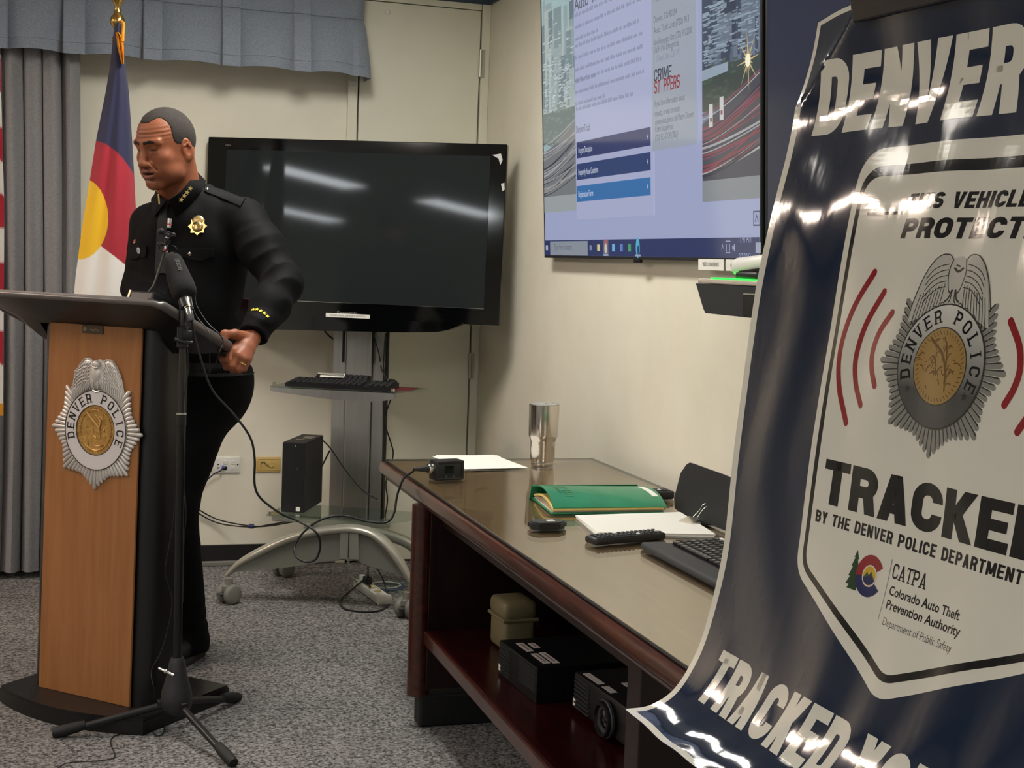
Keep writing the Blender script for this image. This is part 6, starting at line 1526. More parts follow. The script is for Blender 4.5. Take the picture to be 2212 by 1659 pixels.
cable(coil(832, 1264, 32, 7, 26, .008, .3), .0030, M_cablew, 'coil of thin white cable on the carpet behind the power strip', sub=3)
cable(coil(836, 1266, 36, 9, 17, .005, 1.2), .0026, M_cableb, 'coil of thin blue cable on the carpet behind the power strip', sub=3)
# thin wires round the microphone stand
def pw(L, off=.016): return [V(*p) for p in (Yp(x, y, hub[1]-off) for x, y in L)]
fw = [(249, 1589), (239, 1606), (248, 1634), (216, 1643), (152, 1647), (128, 1657), (110, 1675)]
cable(pw([(377, 1020), (376, 1110), (366, 1180), (357, 1235), (371, 1289), (368, 1333), (350, 1403), (327, 1450), (334, 1498)], .03) + [Zp(323, 1520, .02), Zp(323, 1550, .006), Zp(303, 1572, .003)] + fl(fw, .003), .0015, M_cable, 'thin black wire trailing from the microphone stand across the carpet', sub=6)
cable(fl([(326, 1520), (336, 1540), (352, 1562), (354, 1580), (340, 1590), (330, 1580), (329, 1550), (322, 1570), (318, 1585), (308, 1580), (316, 1568)], .003), .0015, M_cable, 'thin black wire coiled on the carpet beside the stand legs', sub=5)
cable([Dp(412, 634, 3.99), Dp(421, 640, 3.98), Dp(425, 660, 3.97), Dp(448, 697, 3.95), Dp(474, 722, 3.93), Dp(482, 740, 3.95), Dp(474, 760, 3.93), Dp(466, 786, 3.95), Dp(448, 806, 3.97)], .0016, M_cable, 'thin black wire drooping from the foam microphone past the officers hand')
cable([Dp(411, 648, 3.95), Dp(416, 664, 3.945), Dp(427, 687, 3.94), Dp(449, 714, 3.92), Dp(455, 735, 3.91), Dp(453, 770, 3.93), Dp(453, 806, 3.96)], .0016, M_cable, 'thin black wire hanging over the lectern edge beside the stand')
cable(pw([(402, 740), (408, 790), (400, 840), (396, 900), (399, 1000), (398, 1050), (402, 1110), (397, 1180), (396, 1300)], .012), .0014, M_cable, 'thin black wire running down the right side of the stand pole', sub=6)
# ---------------------------------------------------------------- signed distance modelling for the officer
def grid_pts(lo, hi, h):
    ax = [np.arange(lo[i], hi[i]+h, h, dtype=np.float32) for i in range(3)]
    return ax
def surface_nets(fn, lo, hi, h):
    ax = grid_pts(lo, hi, h); nx, ny, nz = map(len, ax)
    v = np.empty((nx, ny, nz), np.float32)
    st = max(1, int(400000/(ny*nz)))
    for i in range(0, nx, st):
        X, Y, Z = np.meshgrid(ax[0][i:i+st], ax[1], ax[2], indexing='ij')
        v[i:i+st] = fn(np.stack([X, Y, Z], -1).reshape(-1, 3)).reshape(X.shape)
    s = v < 0
    c = np.zeros((nx-1, ny-1, nz-1), np.int8)
    for a in (0, 1):
        for b in (0, 1):
            for d in (0, 1): c += s[a:nx-1+a, b:ny-1+b, d:nz-1+d]
    act = (c > 0) & (c < 8)
    idx = -np.ones(act.shape, np.int64); I = np.argwhere(act); idx[act] = np.arange(len(I))
    acc = np.zeros((len(I), 3)); cnt = np.zeros(len(I))
    i, j, k = I.T
    for axn in range(3):
        o = [a for a in range(3) if a != axn]
        for p in (0, 1):
            for q in (0, 1):
                d0 = [0, 0, 0]; d0[o[0]] = p; d0[o[1]] = q; d1 = list(d0); d1[axn] = 1
                v0 = v[i+d0[0], j+d0[1], k+d0[2]]; v1 = v[i+d1[0], j+d1[1], k+d1[2]]
                m = (v0 < 0) != (v1 < 0); t = np.zeros(len(I)); t[m] = v0[m]/(v0[m]-v1[m])
                P = np.zeros((len(I), 3)); P[:, o[0]] = p; P[:, o[1]] = q; P[:, axn] = t
                acc[m] += P[m]; cnt[m] += 1
    V_ = (I + acc/np.maximum(cnt, 1)[:, None])*h + np.array([a[0] for a in ax])
    F = []
    for axn in range(3):
        o = [a for a in range(3) if a != axn]
        sl0 = [slice(None)]*3; sl1 = [slice(None)]*3; sl0[axn] = slice(0, -1); sl1[axn] = slice(1, None)
        d = s[tuple(sl0)] != s[tuple(sl1)]
        E_ = np.argwhere(d); E_ = E_[(E_[:, o[0]] > 0) & (E_[:, o[1]] > 0) & (E_[:, o[0]] < v.shape[o[0]]-1) & (E_[:, o[1]] < v.shape[o[1]]-1)]
        if not len(E_): continue
        def ci(da, db):
            q = E_.copy(); q[:, o[0]] -= da; q[:, o[1]] -= db; return idx[q[:, 0], q[:, 1], q[:, 2]]
        Q = np.stack([ci(1, 1), ci(0, 1), ci(0, 0), ci(1, 0)], 1)
        ins = s[E_[:, 0], E_[:, 1], E_[:, 2]]
        flip = ins if axn != 1 else ~ins
        Q[~flip] = Q[~flip][:, ::-1]
        F.append(Q)
    F = np.vstack(F); F = F[(F >= 0).all(1)]
    return V_, F
def smin(a, b, k):
    h = np.clip(.5+.5*(b-a)/k, 0, 1); return b*(1-h)+a*h-k*h*(1-h)
def smax(a, b, k): return -smin(-a, -b, k)
def s_ell(P, c, r, A=None):
    q = P-np.array(c, np.float32)
    if A is not None: q = q @ np.array(A, np.float32).T
    r = np.array(r, np.float32); k0 = np.linalg.norm(q/r, axis=1); k1 = np.linalg.norm(q/(r*r), axis=1)
    return k0*(k0-1)/np.maximum(k1, 1e-6)
def s_cone(P, a, b, ra, rb):
    a = np.array(a, np.float32); b = np.array(b, np.float32); ba = b-a; t = np.clip(((P-a) @ ba)/(ba @ ba), 0, 1)
    return np.linalg.norm(P-a-t[:, None]*ba, axis=1)-(ra+(rb-ra)*t)
def s_chain(P, pts, rs, k=.008):
    d = None
    for i in range(len(pts)-1):
        e = s_cone(P, pts[i], pts[i+1], rs[i], rs[i+1]); d = e if d is None else smin(d, e, k)
    return d
def s_box(P, c, half, A=None, r=.005):
    q = P-np.array(c, np.float32)
    if A is not None: q = q @ np.array(A, np.float32).T
    q = np.abs(q)-(np.array(half, np.float32)-r)
    return np.linalg.norm(np.maximum(q, 0), axis=1)+np.minimum(q.max(1), 0)-r
def s_plane(P, o, n): return (P-np.array(o, np.float32)) @ np.array(n, np.float32)
def march(fn, px, py, t0=3.4, t1=5.3):
    """first hit of the camera ray through a pixel with an sdf; returns point, normal"""
    d = ray(px, py); d = d/np.linalg.norm(d); t = t0
    bv, bt = 9, t0
    for _ in range(300):
        p = (C0+d*t)[None].astype(np.float32); v = float(fn(p)[0])
        if v < bv: bv, bt = v, t
        if v < .0004: break
        t += max(.0006, v*.6)
        if t > t1: break
    t = bt
    p = C0+d*t; e = .004; g = V(*[float(fn((p+np.eye(3)[i]*e)[None].astype(np.float32))[0]-fn((p-np.eye(3)[i]*e)[None].astype(np.float32))[0]) for i in range(3)])
    g = unit(g)
    return p-g*max(0, bv-.0004), g
def sdf_mb(fn, lo, hi, h, mb=None):
    v, f = surface_nets(fn, lo, hi, h); mb = mb or MB(); mb.add(v, f); return mb
# ---------------------------------------------------------------- the officer
def skin_mat():
    m = mat('brown_skin', S(150, 92, 62), .5, spec=.4); N, L, b = nodes(m)
    at = N.new('ShaderNodeAttribute'); at.attribute_name = 'skin_colour'; L.new(at.outputs['Color'], b.inputs['Base Color'])
    tc = N.new('ShaderNodeTexCoord'); t = N.new('ShaderNodeTexNoise'); t.inputs['Scale'].default_value = 260; t.inputs['Detail'].default_value = 3; L.new(tc.outputs['Object'], t.inputs[0])
    bp = N.new('ShaderNodeBump'); bp.inputs['Strength'].default_value = .3; bp.inputs['Distance'].default_value = .0012; L.new(t.outputs['Fac'], bp.inputs['Height']); L.new(bp.outputs[0], b.inputs['Normal'])
    b.inputs['Subsurface Weight'].default_value = .06; b.inputs['Subsurface Radius'].default_value = (.01, .004, .002); b.inputs['Subsurface Scale'].default_value = .5
    return m
M_skin = skin_mat()
M_shirt = noise_col(mat('black_uniform_cloth', rough=.75, spec=.14), S(8, 8, 10), S(11, 11, 13), 420, 2, bump=.15, bdist=.0008)
M_trou = noise_col(mat('black_trouser_cloth', rough=.78, spec=.14), S(8, 8, 9), S(10, 10, 12), 380, 2, bump=.15, bdist=.0008)
M_hair = noise_col(mat('cropped_hair', rough=.9), S(27, 22, 20), S(62, 54, 49), 420, 3, pos=(.35, .7), bump=.5, bdist=.002)
def dirv(az): a_ = math.radians(az); return V(math.sin(a_), math.cos(a_), 0)
# joints
J = dict(shL=Dp(527, 474, 4.54), shR=Dp(326, 486, 4.68), el=Dp(611, 612, 4.43), wr=Dp(545, 728, 4.275),
         elR=Dp(302, 624, 4.66), wrR=Dp(330, 664, 4.44), hipL=Dp(449, 850, 4.70), hipR=Dp(385, 850, 4.83),
         kneeL=Dp(380, 1090, 4.66), kneeR=Dp(300, 1105, 4.80), ankL=Dp(412, 1372, 4.80), ankR=Dp(285, 1372, 4.86))
TF = dirv(212); TLt = V(-TF[1], TF[0], 0)
if TLt @ RT < 0: TLt = -TLt
neck0, chest, belly, waist, pelv = Dp(398, 436, 4.56), Dp(420, 545, 4.61), Dp(414, 655, 4.63), Dp(418, 752, 4.67), Dp(438, 826, 4.75)
spn = unit(neck0-belly); TFs = unit(TF-spn*(TF @ spn)); TLs = np.cross(TFs, spn); TLs = TLs if TLs @ RT > 0 else -TLs
AX_T = np.array([TLs, TFs, spn])                       # rows: lateral (his left), forward, up
PF = dirv(214); PLt = V(-PF[1], PF[0], 0); PLt = PLt if PLt @ RT > 0 else -PLt
AX_P = np.array([PLt, PF, UZ])
def fold(P, o, d, per, amp, seed):
    """cloth creases: sharp ridges across direction d around point o"""
    q = P-np.array(o, np.float32); t = q @ np.array(unit(d), np.float32)
    ph = t*2*math.pi/per+seed+2.0*np.sin(q[:, 2]*17+seed)+1.5*np.sin(q[:, 0]*23+2*seed)+.8*np.sin(q[:, 1]*41)
    w = np.abs(np.sin(ph*.5)); m = .55+.45*np.sin(q[:, 0]*31+q[:, 2]*19+seed*3)
    return amp*(2*w**.7-1.2)*m
def shirt_sdf(P, grow=0.0):
    d = s_ell(P, chest+TLs*0, (.186, .128, .215), AX_T)
    d = smin(d, s_ell(P, chest+TFs*.035+spn*.03+TLs*.075, (.085, .085, .10), AX_T), .05)
    d = smin(d, s_ell(P, chest+TFs*.035+spn*.03-TLs*.085, (.085, .085, .10), AX_T), .05)
    d = smin(d, s_ell(P, belly+TFs*.01, (.168, .138, .19), AX_T), .06)
    d = smin(d, s_ell(P, waist, (.158, .128, .12), AX_P), .06)
    d = smin(d, s_cone(P, neck0-spn*.005-TFs*.02, J['shL']-spn*.004, .066, .058), .05)
    d = smin(d, s_cone(P, neck0-spn*.005-TFs*.02, J['shR']-spn*.004, .066, .058), .05)
    nk = unit(HP(0, -.034, -.045)-NB); d = smin(d, smax(s_cone(P, NB-nk*.03, NB+nk*.075, .074, .0655), s_plane(P, NB+nk*.040-TFs*.0, unit(nk*.80+TFs*.60)), .004), .022)
    d = smin(d, s_ell(P, NB+TFs*.034-UZ*.050, (.072, .055, .052), AX_T), .04)
    # left sleeve, bent at the elbow
    a, e, w = J['shL'], J['el'], J['wr']
    u1 = unit(e-a); u2 = unit(w-e)
    arm = s_cone(P, a, a+u1*.13, .072, .073); arm = smin(arm, s_cone(P, a+u1*.13, e, .073, .061), .03)
    cr = fold(P, e, u1+u2*.3, .064, .0068, .6)*np.exp(-((np.linalg.norm(P-(e-u1*.03), axis=1)/.15)**2))
    fa = s_cone(P, e, e+u2*.10, .062, .060); fa = smin(fa, s_cone(P, e+u2*.10, w, .060, .045), .03)
    fa = smin(fa, s_ell(P, w-u2*.075, (.054, .054, .03), None), .02)
    armL = smin(arm, fa, .03)+cr
    armL = smax(armL, s_plane(P, w-u2*.004, u2), .004)
    cuff = s_cone(P, w-u2*.060, w-u2*.004, .0500, .0465); cuff = smax(cuff, s_plane(P, w-u2*.002, u2), .002); cuff = smax(cuff, s_plane(P, w-u2*.062, -u2), .002)
    armL = np.minimum(armL, cuff)
    d = smin(d, armL, .035)
    # right sleeve resting on the lectern
    a, e, w = J['shR'], J['elR'], J['wrR']
    armR = smin(s_cone(P, a, e, .070, .056), s_cone(P, e, w, .058, .045), .025)
    armR = armR+fold(P, e, unit(e-a), .06, .004, 2.)*np.exp(-((np.linalg.norm(P-e, axis=1)/.11)**2))
    d = smin(d, armR, .03)
    # soft creases over the belly and blousing at the belt
    bl = np.exp(-(((P-belly.astype(np.float32)) @ spn.astype(np.float32)+.03)/.10)**2)
    d = d+fold(P, belly, spn+TLs*.35, .085, .0032, 1.2)*bl+fold(P, chest, TLs*.8-spn*.6, .13, .0022, .2)
    d = smax(d, -s_plane(P, waist-UZ*.085, UZ), .02)
    return d-grow
# trousers
def trouser_sdf(P):
    d = s_ell(P, pelv+UZ*.03, (.168, .120, .13), AX_P)
    d = smin(d, s_ell(P, pelv-PF*.030+PLt*.060-UZ*.025, (.092, .096, .125), AX_P), .07)
    d = smin(d, s_ell(P, pelv-PF*.030-PLt*.060-UZ*.025, (.092, .096, .125), AX_P), .04)
    d = smin(d, s_ell(P, waist-UZ*.05, (.160, .128, .10), AX_P), .05)
    for h, k, a, sd in ((J['hipL'], J['kneeL'], J['ankL'], 1), (J['hipR'], J['kneeR'], J['ankR'], -1)):
        leg = smin(s_cone(P, h, k, .101, .071), s_cone(P, k, a-UZ*.01, .070, .060), .03)
        leg = smin(leg, s_cone(P, a-UZ*.015+PF*.005, a-UZ*.045+PF*.012, .060, .066), .03)
        leg = leg+fold(P, k, UZ+PF*.4, .085, .0045, sd)*np.exp(-((np.linalg.norm(P-k, axis=1)/.16)**2))+fold(P, a, UZ+PF*.5+PLt*.3, .055, .0045, 3+sd)*np.exp(-((np.linalg.norm(P-(a+UZ*.06), axis=1)/.11)**2))
        leg = smax(leg, s_plane(P, a-UZ*.052, unit(-UZ+PF*.12)), .004)
        d = smin(d, leg, .075)
    d = smax(d, s_plane(P, waist-UZ*.055, UZ), .006)
    return d
def shoe_sdf(P, ank, fw):
    lt_ = V(-fw[1], fw[0], 0); A = np.array([lt_, fw, UZ]); h = V(ank[0], ank[1], 0)-fw*.045
    q = (P-h.astype(np.float32)) @ A.T.astype(np.float32)
    up = s_cone(q, (0, .03, .060), (0, .20, .038), .043, .033); up = smin(up, s_cone(q, (0, .20, .036), (0, .255, .030), .036, .028), .02)
    up = smin(up, s_cone(q, (0, .035, .06), (0, .030, .125), .044, .048), .03); up = smin(up, s_ell(q, (0, .012, .05), (.036, .040, .050)), .02)
    up = smax(up, s_plane(q, (0, 0, .012), (0, 0, -1)), .004); up = smax(up, s_plane(q, (0, 0, .135), (0, 0, 1)), .004)
    so = s_chain(q, [(0, .012, .010), (0, .10, .010), (-.004, .21, .010), (0, .262, .010)], [.038, .036, .044, .032], .02)
    so = smax(so, np.abs(q[:, 2]-.0125)-.0125, .002)
    return up, so
# head frame
HF0 = dirv(229); PIT = math.radians(16); HFd = unit(HF0*math.cos(PIT)-UZ*math.sin(PIT)); HL = unit(np.cross(UZ, HF0)*-1); HL = HL if HL @ RT > 0 else -HL
HUp = np.cross(HL, HFd); HUp = HUp if HUp[2] > 0 else -HUp
HC = Dp(357, 316, 4.44)
AX_H = np.array([HL, HFd, HUp])
def HP(x, y, z): return HC+HL*x+HFd*y+HUp*z
def sym(q): r = q.copy(); r[:, 0] = np.abs(r[:, 0]); return r
def head_local(q):
    a = sym(q)
    d = s_ell(q, (0, -.008, .036), (.0755, .098, .084))
    d = smin(d, s_ell(q, (0, -.030, .010), (.070, .072, .072)), .03)
    d = smin(d, s_ell(q, (0, .028, -.030), (.0600, .064, .080)), .03)
    d = smin(d, s_cone(a, (.056, -.004, -.052), (.050, .020, -.082), .018, .017), .03)
    d = smin(d, s_cone(a, (.050, .020, -.082), (.016, .068, -.103), .018, .020), .025)
    d = smin(d, s_ell(q, (0, .070, -.106), (.024, .021, .019)), .018)
    d = smin(d, s_ell(a, (.044, .054, -.026), (.023, .024, .020)), .022)            # cheek bones
    d = smin(d, s_ell(a, (.036, .056, -.064), (.026, .026, .030)), .022)            # cheeks
    d = smin(d, s_cone(a, (.006, .0880, .026), (.046, .074, .027), .0105, .010), .014)   # brow ridge
    d = smax(d, -s_ell(a, (.0310, .0985, .008), (.0195, .0150, .0125)), .012)        # sockets
    d = smin(d, s_ell(a, (.0305, .0720, .008), (.0150, .0138, .0130)), .004)        # closed lid mass
    d = smin(d, s_cone(a, (.019, .0845, .0150), (.044, .0745, .0140), .0036, .0036), .004)   # upper lid fold
    d = smin(d, s_cone(a, (.020, .0815, -.006), (.042, .074, -.007), .0042, .0046), .006)    # eye bag
    d = smax(d, -s_cone(a, (.019, .0895, .0030), (.042, .0815, .0025), .0019, .0016), .002) # lid line
    d = smin(d, s_cone(q, (0, .088, .016), (0, .1095, -.029), .0082, .0105), .012)   # nose
    d = smin(d, s_ell(q, (0, .1100, -.0375), (.0145, .0130, .0112)), .008)
    d = smin(d, s_ell(a, (.0160, .0970, -.0405), (.0102, .0122, .0096)), .007)
    d = smax(d, -s_ell(a, (.0078, .1050, -.0500), (.0048, .0068, .0045)), .003)
    d = smin(d, s_ell(q, (0, .078, -.067), (.036, .020, .023)), .016)               # muzzle
    d = smin(d, s_chain(a, [(0, .0970, -.0620), (.012, .0950, -.0615), (.030, .0815, -.0670)], [.0054, .0052, .0030], .004), .005)
    d = smin(d, s_chain(a, [(0, .0950, -.0795), (.012, .0930, -.0790), (.029, .0815, -.0720)], [.0072, .0064, .0032], .004), .005)
    d = smax(d, -s_ell(q, (0, .0965, -.0700), (.0270, .0180, .0032)), .002)          # parted lips
    d = smax(d, -s_cone(a, (.0205, .0985, -.036), (.0405, .0740, -.0760), .0024, .0026), .007)  # nasolabial fold
    d = smax(d, -s_cone(q, (-.018, .0905, -.0905), (.018, .0905, -.0905), .0022, .0022), .008)
    fr = np.exp(-((q[:, 2]-.052)/.020)**2)*(q[:, 1] > .03)                          # forehead creases
    d = d+.0010*fr*np.sin(q[:, 2]*2*math.pi/.0125+6*np.abs(q[:, 0]))
    # ears
    cx, sx_ = math.cos(.30), math.sin(.30)
    e = a-np.array((.0795, -.014, -.012), np.float32); e = np.stack([e[:, 0]*cx+e[:, 1]*sx_, -e[:, 0]*sx_+e[:, 1]*cx, e[:, 2]-.15*e[:, 1]], 1)
    ear = s_ell(e, (0, 0, 0), (.0085, .0195, .0340)); ear = smax(ear, -s_ell(e, (.0080, .0005, .003), (.0085, .0125, .0235)), .004)
    ear = smin(ear, s_ell(e, (-.001, .0060, -.006), (.0060, .0050, .0120)), .004); ear = smin(ear, s_ell(e, (-.001, .006, -.029), (.006, .010, .010)), .006)
    ear = smin(ear, s_chain(e, [(.004, .012, .008), (.0045, -.002, .018), (.004, -.010, .006)], [.0026, .0026, .0022], .003), .003)
    return smin(d, ear, .005)
NB = neck0+spn*.0+TFs*.015
def head_sdf(P):
    q = ((P-HC.astype(np.float32)) @ AX_H.T.astype(np.float32)).astype(np.float32)
    d = head_local(q)
    n_ = s_cone(P, HP(0, -.034, -.045), NB-UZ*.05-TFs*.03, .0600, .068); n_ = smin(n_, s_cone(P, HP(.0, .018, -.085), NB-UZ*.02+TFs*.010, .036, .040), .03)
    n_ = smin(n_, s_cone(P, HP(.055, -.03, -.03), NB+TLs*.03+TFs*.05-UZ*.03, .020, .020), .03); n_ = smin(n_, s_cone(P, HP(-.055, -.03, -.03), NB-TLs*.03+TFs*.05-UZ*.03, .020, .020), .03)
    n_ = smax(n_, -s_plane(P, NB-UZ*.022, UZ), .01)
    return smin(d, n_, .018)
def body_sdf(P):                                       # the body inside the clothes
    d = np.minimum(shirt_sdf(P)+.012, trouser_sdf(P)+.012)
    return d
# hands: left hand wraps the lectern edge
ED = unit(TD); E_end = TC+LU*TA+TD*(TL-.045)
W = J['wr']; 
HD_ = 4.235
kn = [Dp(503, 757, 4.205), Dp(514, 768, 4.190), Dp(526, 775, 4.195), Dp(535, 777, 4.215)]        # knuckles index .. little
pipj = [Dp(492, 777, 4.185), Dp(503, 791, 4.180), Dp(516, 798, 4.190), Dp(527, 797, 4.205)]
dipj = [Dp(482, 779, 4.205), Dp(489, 793, 4.205), Dp(503, 799, 4.215), Dp(514, 797, 4.228)]
tips = [Dp(478, 772, 4.228), Dp(484, 783, 4.228), Dp(497, 789, 4.238), Dp(508, 789, 4.245)]
th = [Dp(528, 728, 4.250), Dp(508, 722, 4.215), Dp(486, 722, 4.190), Dp(484, 736, 4.180)]
def left_hand_sdf(P):
    u2 = unit(W-J['el'])
    d = s_cone(P, W-u2*.05, W+u2*.006, .031, .027)
    for k_, r_ in zip(kn, (.0145, .0150, .0145, .0130)): d = smin(d, s_cone(P, W+u2*.012, k_, .0205, r_), .012)
    d = smin(d, s_cone(P, (W+kn[1])/2, (W+kn[2])/2, .017, .017), .012)
    for k_, p_, q_, t_, r_ in zip(kn, pipj, dipj, tips, (.0108, .0112, .0108, .0094)):
        f_ = s_chain(P, [k_, p_, q_, t_], [r_*1.18, r_*1.02, r_*.90, r_*.74], .004); d = smin(d, f_, .0045)
    t_ = s_chain(P, th, [.0185, .0145, .0128, .0105], .008); d = smin(d, t_, .008)
    return d
WR = J['wrR']; ER_ = unit(WR-J['elR'])
def right_hand_sdf(P):
    fd = unit(-LN*-.2+LN*.9+TD*-.1); fd = unit(ER_*V(1, 1, .2)); ld = unit(np.cross(UZ, fd))
    pc_ = WR+fd*.075
    d = s_cone(P, WR-ER_*.05, WR+fd*.01, .030, .026)
    ks = [pc_+ld*o+fd*.015-UZ*.004 for o in (-.027, -.009, .009, .026)]
    for k_ in ks: d = smin(d, s_cone(P, WR+fd*.012, k_, .020, .0135), .012)
    for k_, L_ in zip(ks, (.040, .046, .042, .032)):
        d = smin(d, s_chain(P, [k_, k_+fd*L_+UZ*.004, k_+fd*(L_+.016)-UZ*.018, k_+fd*(L_+.004)-UZ*.030], [.0115, .0105, .0096, .008], .004), .005)
    d = smin(d, s_chain(P, [WR+fd*.02-ld*.014, WR+fd*.05-ld*.044-UZ*.006, WR+fd*.085-ld*.046-UZ*.012], [.018, .0135, .0105], .008), .008)
    return d

officer = thing('person', V(pelv[0], pelv[1], 0), 'person in a black police uniform leaning on the lectern and looking down', 'person')
def box_of(pts, m): P = np.array(pts); return P.min(0)-m, P.max(0)+m
body = MB(); vcols = []
def add_part(fn, lo, hi, h):
    v, f = surface_nets(fn, lo, hi, h); body.add(v, f); return v
HV = add_part(head_sdf, *box_of([HC, NB-UZ*.03], .165), .0024)
LH = add_part(left_hand_sdf, *box_of([W]+kn+pipj+dipj+tips+th, .07), .0022)
RH = add_part(right_hand_sdf, *box_of([WR, WR+ER_*.15], .07), .0035)
BV = add_part(body_sdf, *box_of([J[k] for k in J]+[chest, neck0, pelv], .22), .014)
def skin_colours(v, head):
    c = np.tile(np.array(S(150, 88, 58)), (len(v), 1))
    c = c*(1+.07*np.sin(v[:, 0]*410+1.3*np.sin(v[:, 2]*370))*np.sin(v[:, 2]*330+v[:, 1]*290))[:, None]
    c[:, 3] = 1
    if head:
        q = (v-HC) @ AX_H.T; a = np.abs(q[:, 0])
        def blend(m, col):
            nonlocal c
            m = np.clip(m, 0, 1)[:, None]; c = c*(1-m)+np.array(S(*col))*m
        g = lambda x, s: np.exp(-(x/s)**2)
        blend(.55*g(q[:, 2]+.088, .026)*(q[:, 1] > .02), (112, 66, 46))              # shaved beard area
        blend(.5*g(np.hypot(q[:, 0]/1.6, q[:, 2]+.052), .010)*(q[:, 1] > .06), (112, 68, 50))
        blend(.5*g(np.hypot(a-.031, (q[:, 2]+.001)*1.2), .014)*(q[:, 1] > .05), (112, 62, 42))
        blend(.9*g(np.hypot(q[:, 0]/2.6, q[:, 2]+.0615), .0060)*(q[:, 1] > .08), (132, 78, 66))
        blend(.9*g(np.hypot(q[:, 0]/2.4, q[:, 2]+.0795), .0072)*(q[:, 1] > .08), (162, 100, 88))
        blend(1.0*g(np.hypot(q[:, 0]/4.2, q[:, 2]+.0700), .0042)*(q[:, 1] > .078), (58, 26, 22))
        blend(.5*g(np.hypot(a-.078, q[:, 2]+.012), .02), (150, 84, 58))
        e_ = (q[:, 1] > .055)*np.clip(1-np.abs(q[:, 2]-.0028)/.0026, 0, 1)*np.clip((.0125-np.abs(a-.031))/.003, 0, 1)
        blend(e_, (26, 16, 14))
    return c
allc = np.vstack([skin_colours(HV, True), skin_colours(LH, False), skin_colours(RH, False), skin_colours(BV, False)])
bo2 = obj('body', body, M_skin, officer, smooth=180); vcol(bo2, 'skin_colour', allc)
# hair cap, brows
def hair_sdf(P):
    q = ((P-HC.astype(np.float32)) @ AX_H.T.astype(np.float32)).astype(np.float32); a = sym(q)
    d = head_local(q)-.0018
    z = q[:, 2]; yb = np.interp(z, [-.075, -.040, -.020, .004, .010, .018, .030, .046, .062, .078, .092, .105], [-.060, -.044, -.030, -.020, .018, .026, .030, .030, .028, .028, .034, .042]).astype(np.float32)
    yb = yb-.10*np.clip(a[:, 0]-.0, 0, 1)*0+np.clip((z-.055)/.03, 0, 1)*.040*np.exp(-(a[:, 0]/.030)**4)
    d = smax(d, q[:, 1]-yb, .003)
    d = smax(d, -(z+.072), .006)
    ear = s_ell(a, (.084, -.014, -.012), (.016, .023, .036)); d = smax(d, -ear, .004)
    return d
mbh = sdf_mb(hair_sdf, *box_of([HC+HUp*.02], .135), .0028); obj('hair', mbh, M_hair, officer, smooth=180)
def brow_sdf(sx):
    def f(P):
        q = ((P-HC.astype(np.float32)) @ AX_H.T.astype(np.float32)).astype(np.float32); q = q*np.array((sx, 1, 1), np.float32)
        return smax(head_local(q)-.0016, s_chain(q, [(.012, .099, .0270), (.030, .094, .0310), (.050, .076, .0250)], [.0048, .0050, .0030], .003), .001)
    return f
for sx in (-1, 1): obj('eyebrow', sdf_mb(brow_sdf(sx), *box_of([HP(sx*.011, .095, .025), HP(sx*.05, .075, .025)], .022), .0018), mat('brow_hair%d' % sx, S(34, 24, 20), .9), officer, smooth=180)
# clothes
sh = obj('uniform_shirt', sdf_mb(lambda P: shirt_sdf(P), *box_of([J[k] for k in ('shL', 'shR', 'el', 'wr', 'elR', 'wrR')]+[chest, waist-UZ*.1, neck0], .20), .0062), M_shirt, officer, smooth=180)
tr_ = obj('trousers', sdf_mb(trouser_sdf, *box_of([pelv, waist, J['ankL'], J['ankR'], J['kneeR']], .22), .0075), M_trou, officer, smooth=180)
M_leather = mat('black_leather', S(14, 13, 13), .45, spec=.3)
for k_, fw in (('ankL', unit(dirv(212))), ('ankR', unit(dirv(222)))):
    lo, hi = box_of([V(J[k_][0], J[k_][1], 0), V(J[k_][0], J[k_][1], 0)+fw*.25, V(J[k_][0], J[k_][1], .12)], .10)
    so_ = obj('shoe', sdf_mb(lambda P: shoe_sdf(P, J[k_], fw)[0], lo, hi, .0042), M_leather, officer, smooth=180)
    obj('shoe_sole', sdf_mb(lambda P: shoe_sdf(P, J[k_], fw)[1], lo-V(0, 0, .02), hi, .0042), mat('sole_'+k_, S(44, 40, 36), .75), so_, smooth=180)
# ---------------------------------------------------------------- uniform details, laid onto the shirt
def full_shirt(P): return shirt_sdf(P)
def on_shirt(px, py, o=.001):
    p, n = march(full_shirt, px, py); return (p+n*o, n) if p is not None else (None, None)
def patch(name, pts_px, th, m, parent=sh, sub=6, bulge=0.0, label=None):
    """strip of cloth through rows of pixels (left, right) laid on the shirt"""
    G = []
    for (l, r_) in pts_px:
        row = []
        for k in range(sub+1):
            t = k/sub; x, y = l[0]+(r_[0]-l[0])*t, l[1]+(r_[1]-l[1])*t
            p, n = on_shirt(x, y, th*.6); row.append(p+n*bulge*math.sin(math.pi*t))
        G.append(row)
    return obj(name, MB().grid(G, th), m, parent, smooth=60, label=label)
M_cloth2 = noise_col(mat('black_uniform_trim', rough=.72, spec=.18), S(10, 10, 12), S(13, 13, 15), 420, 2)
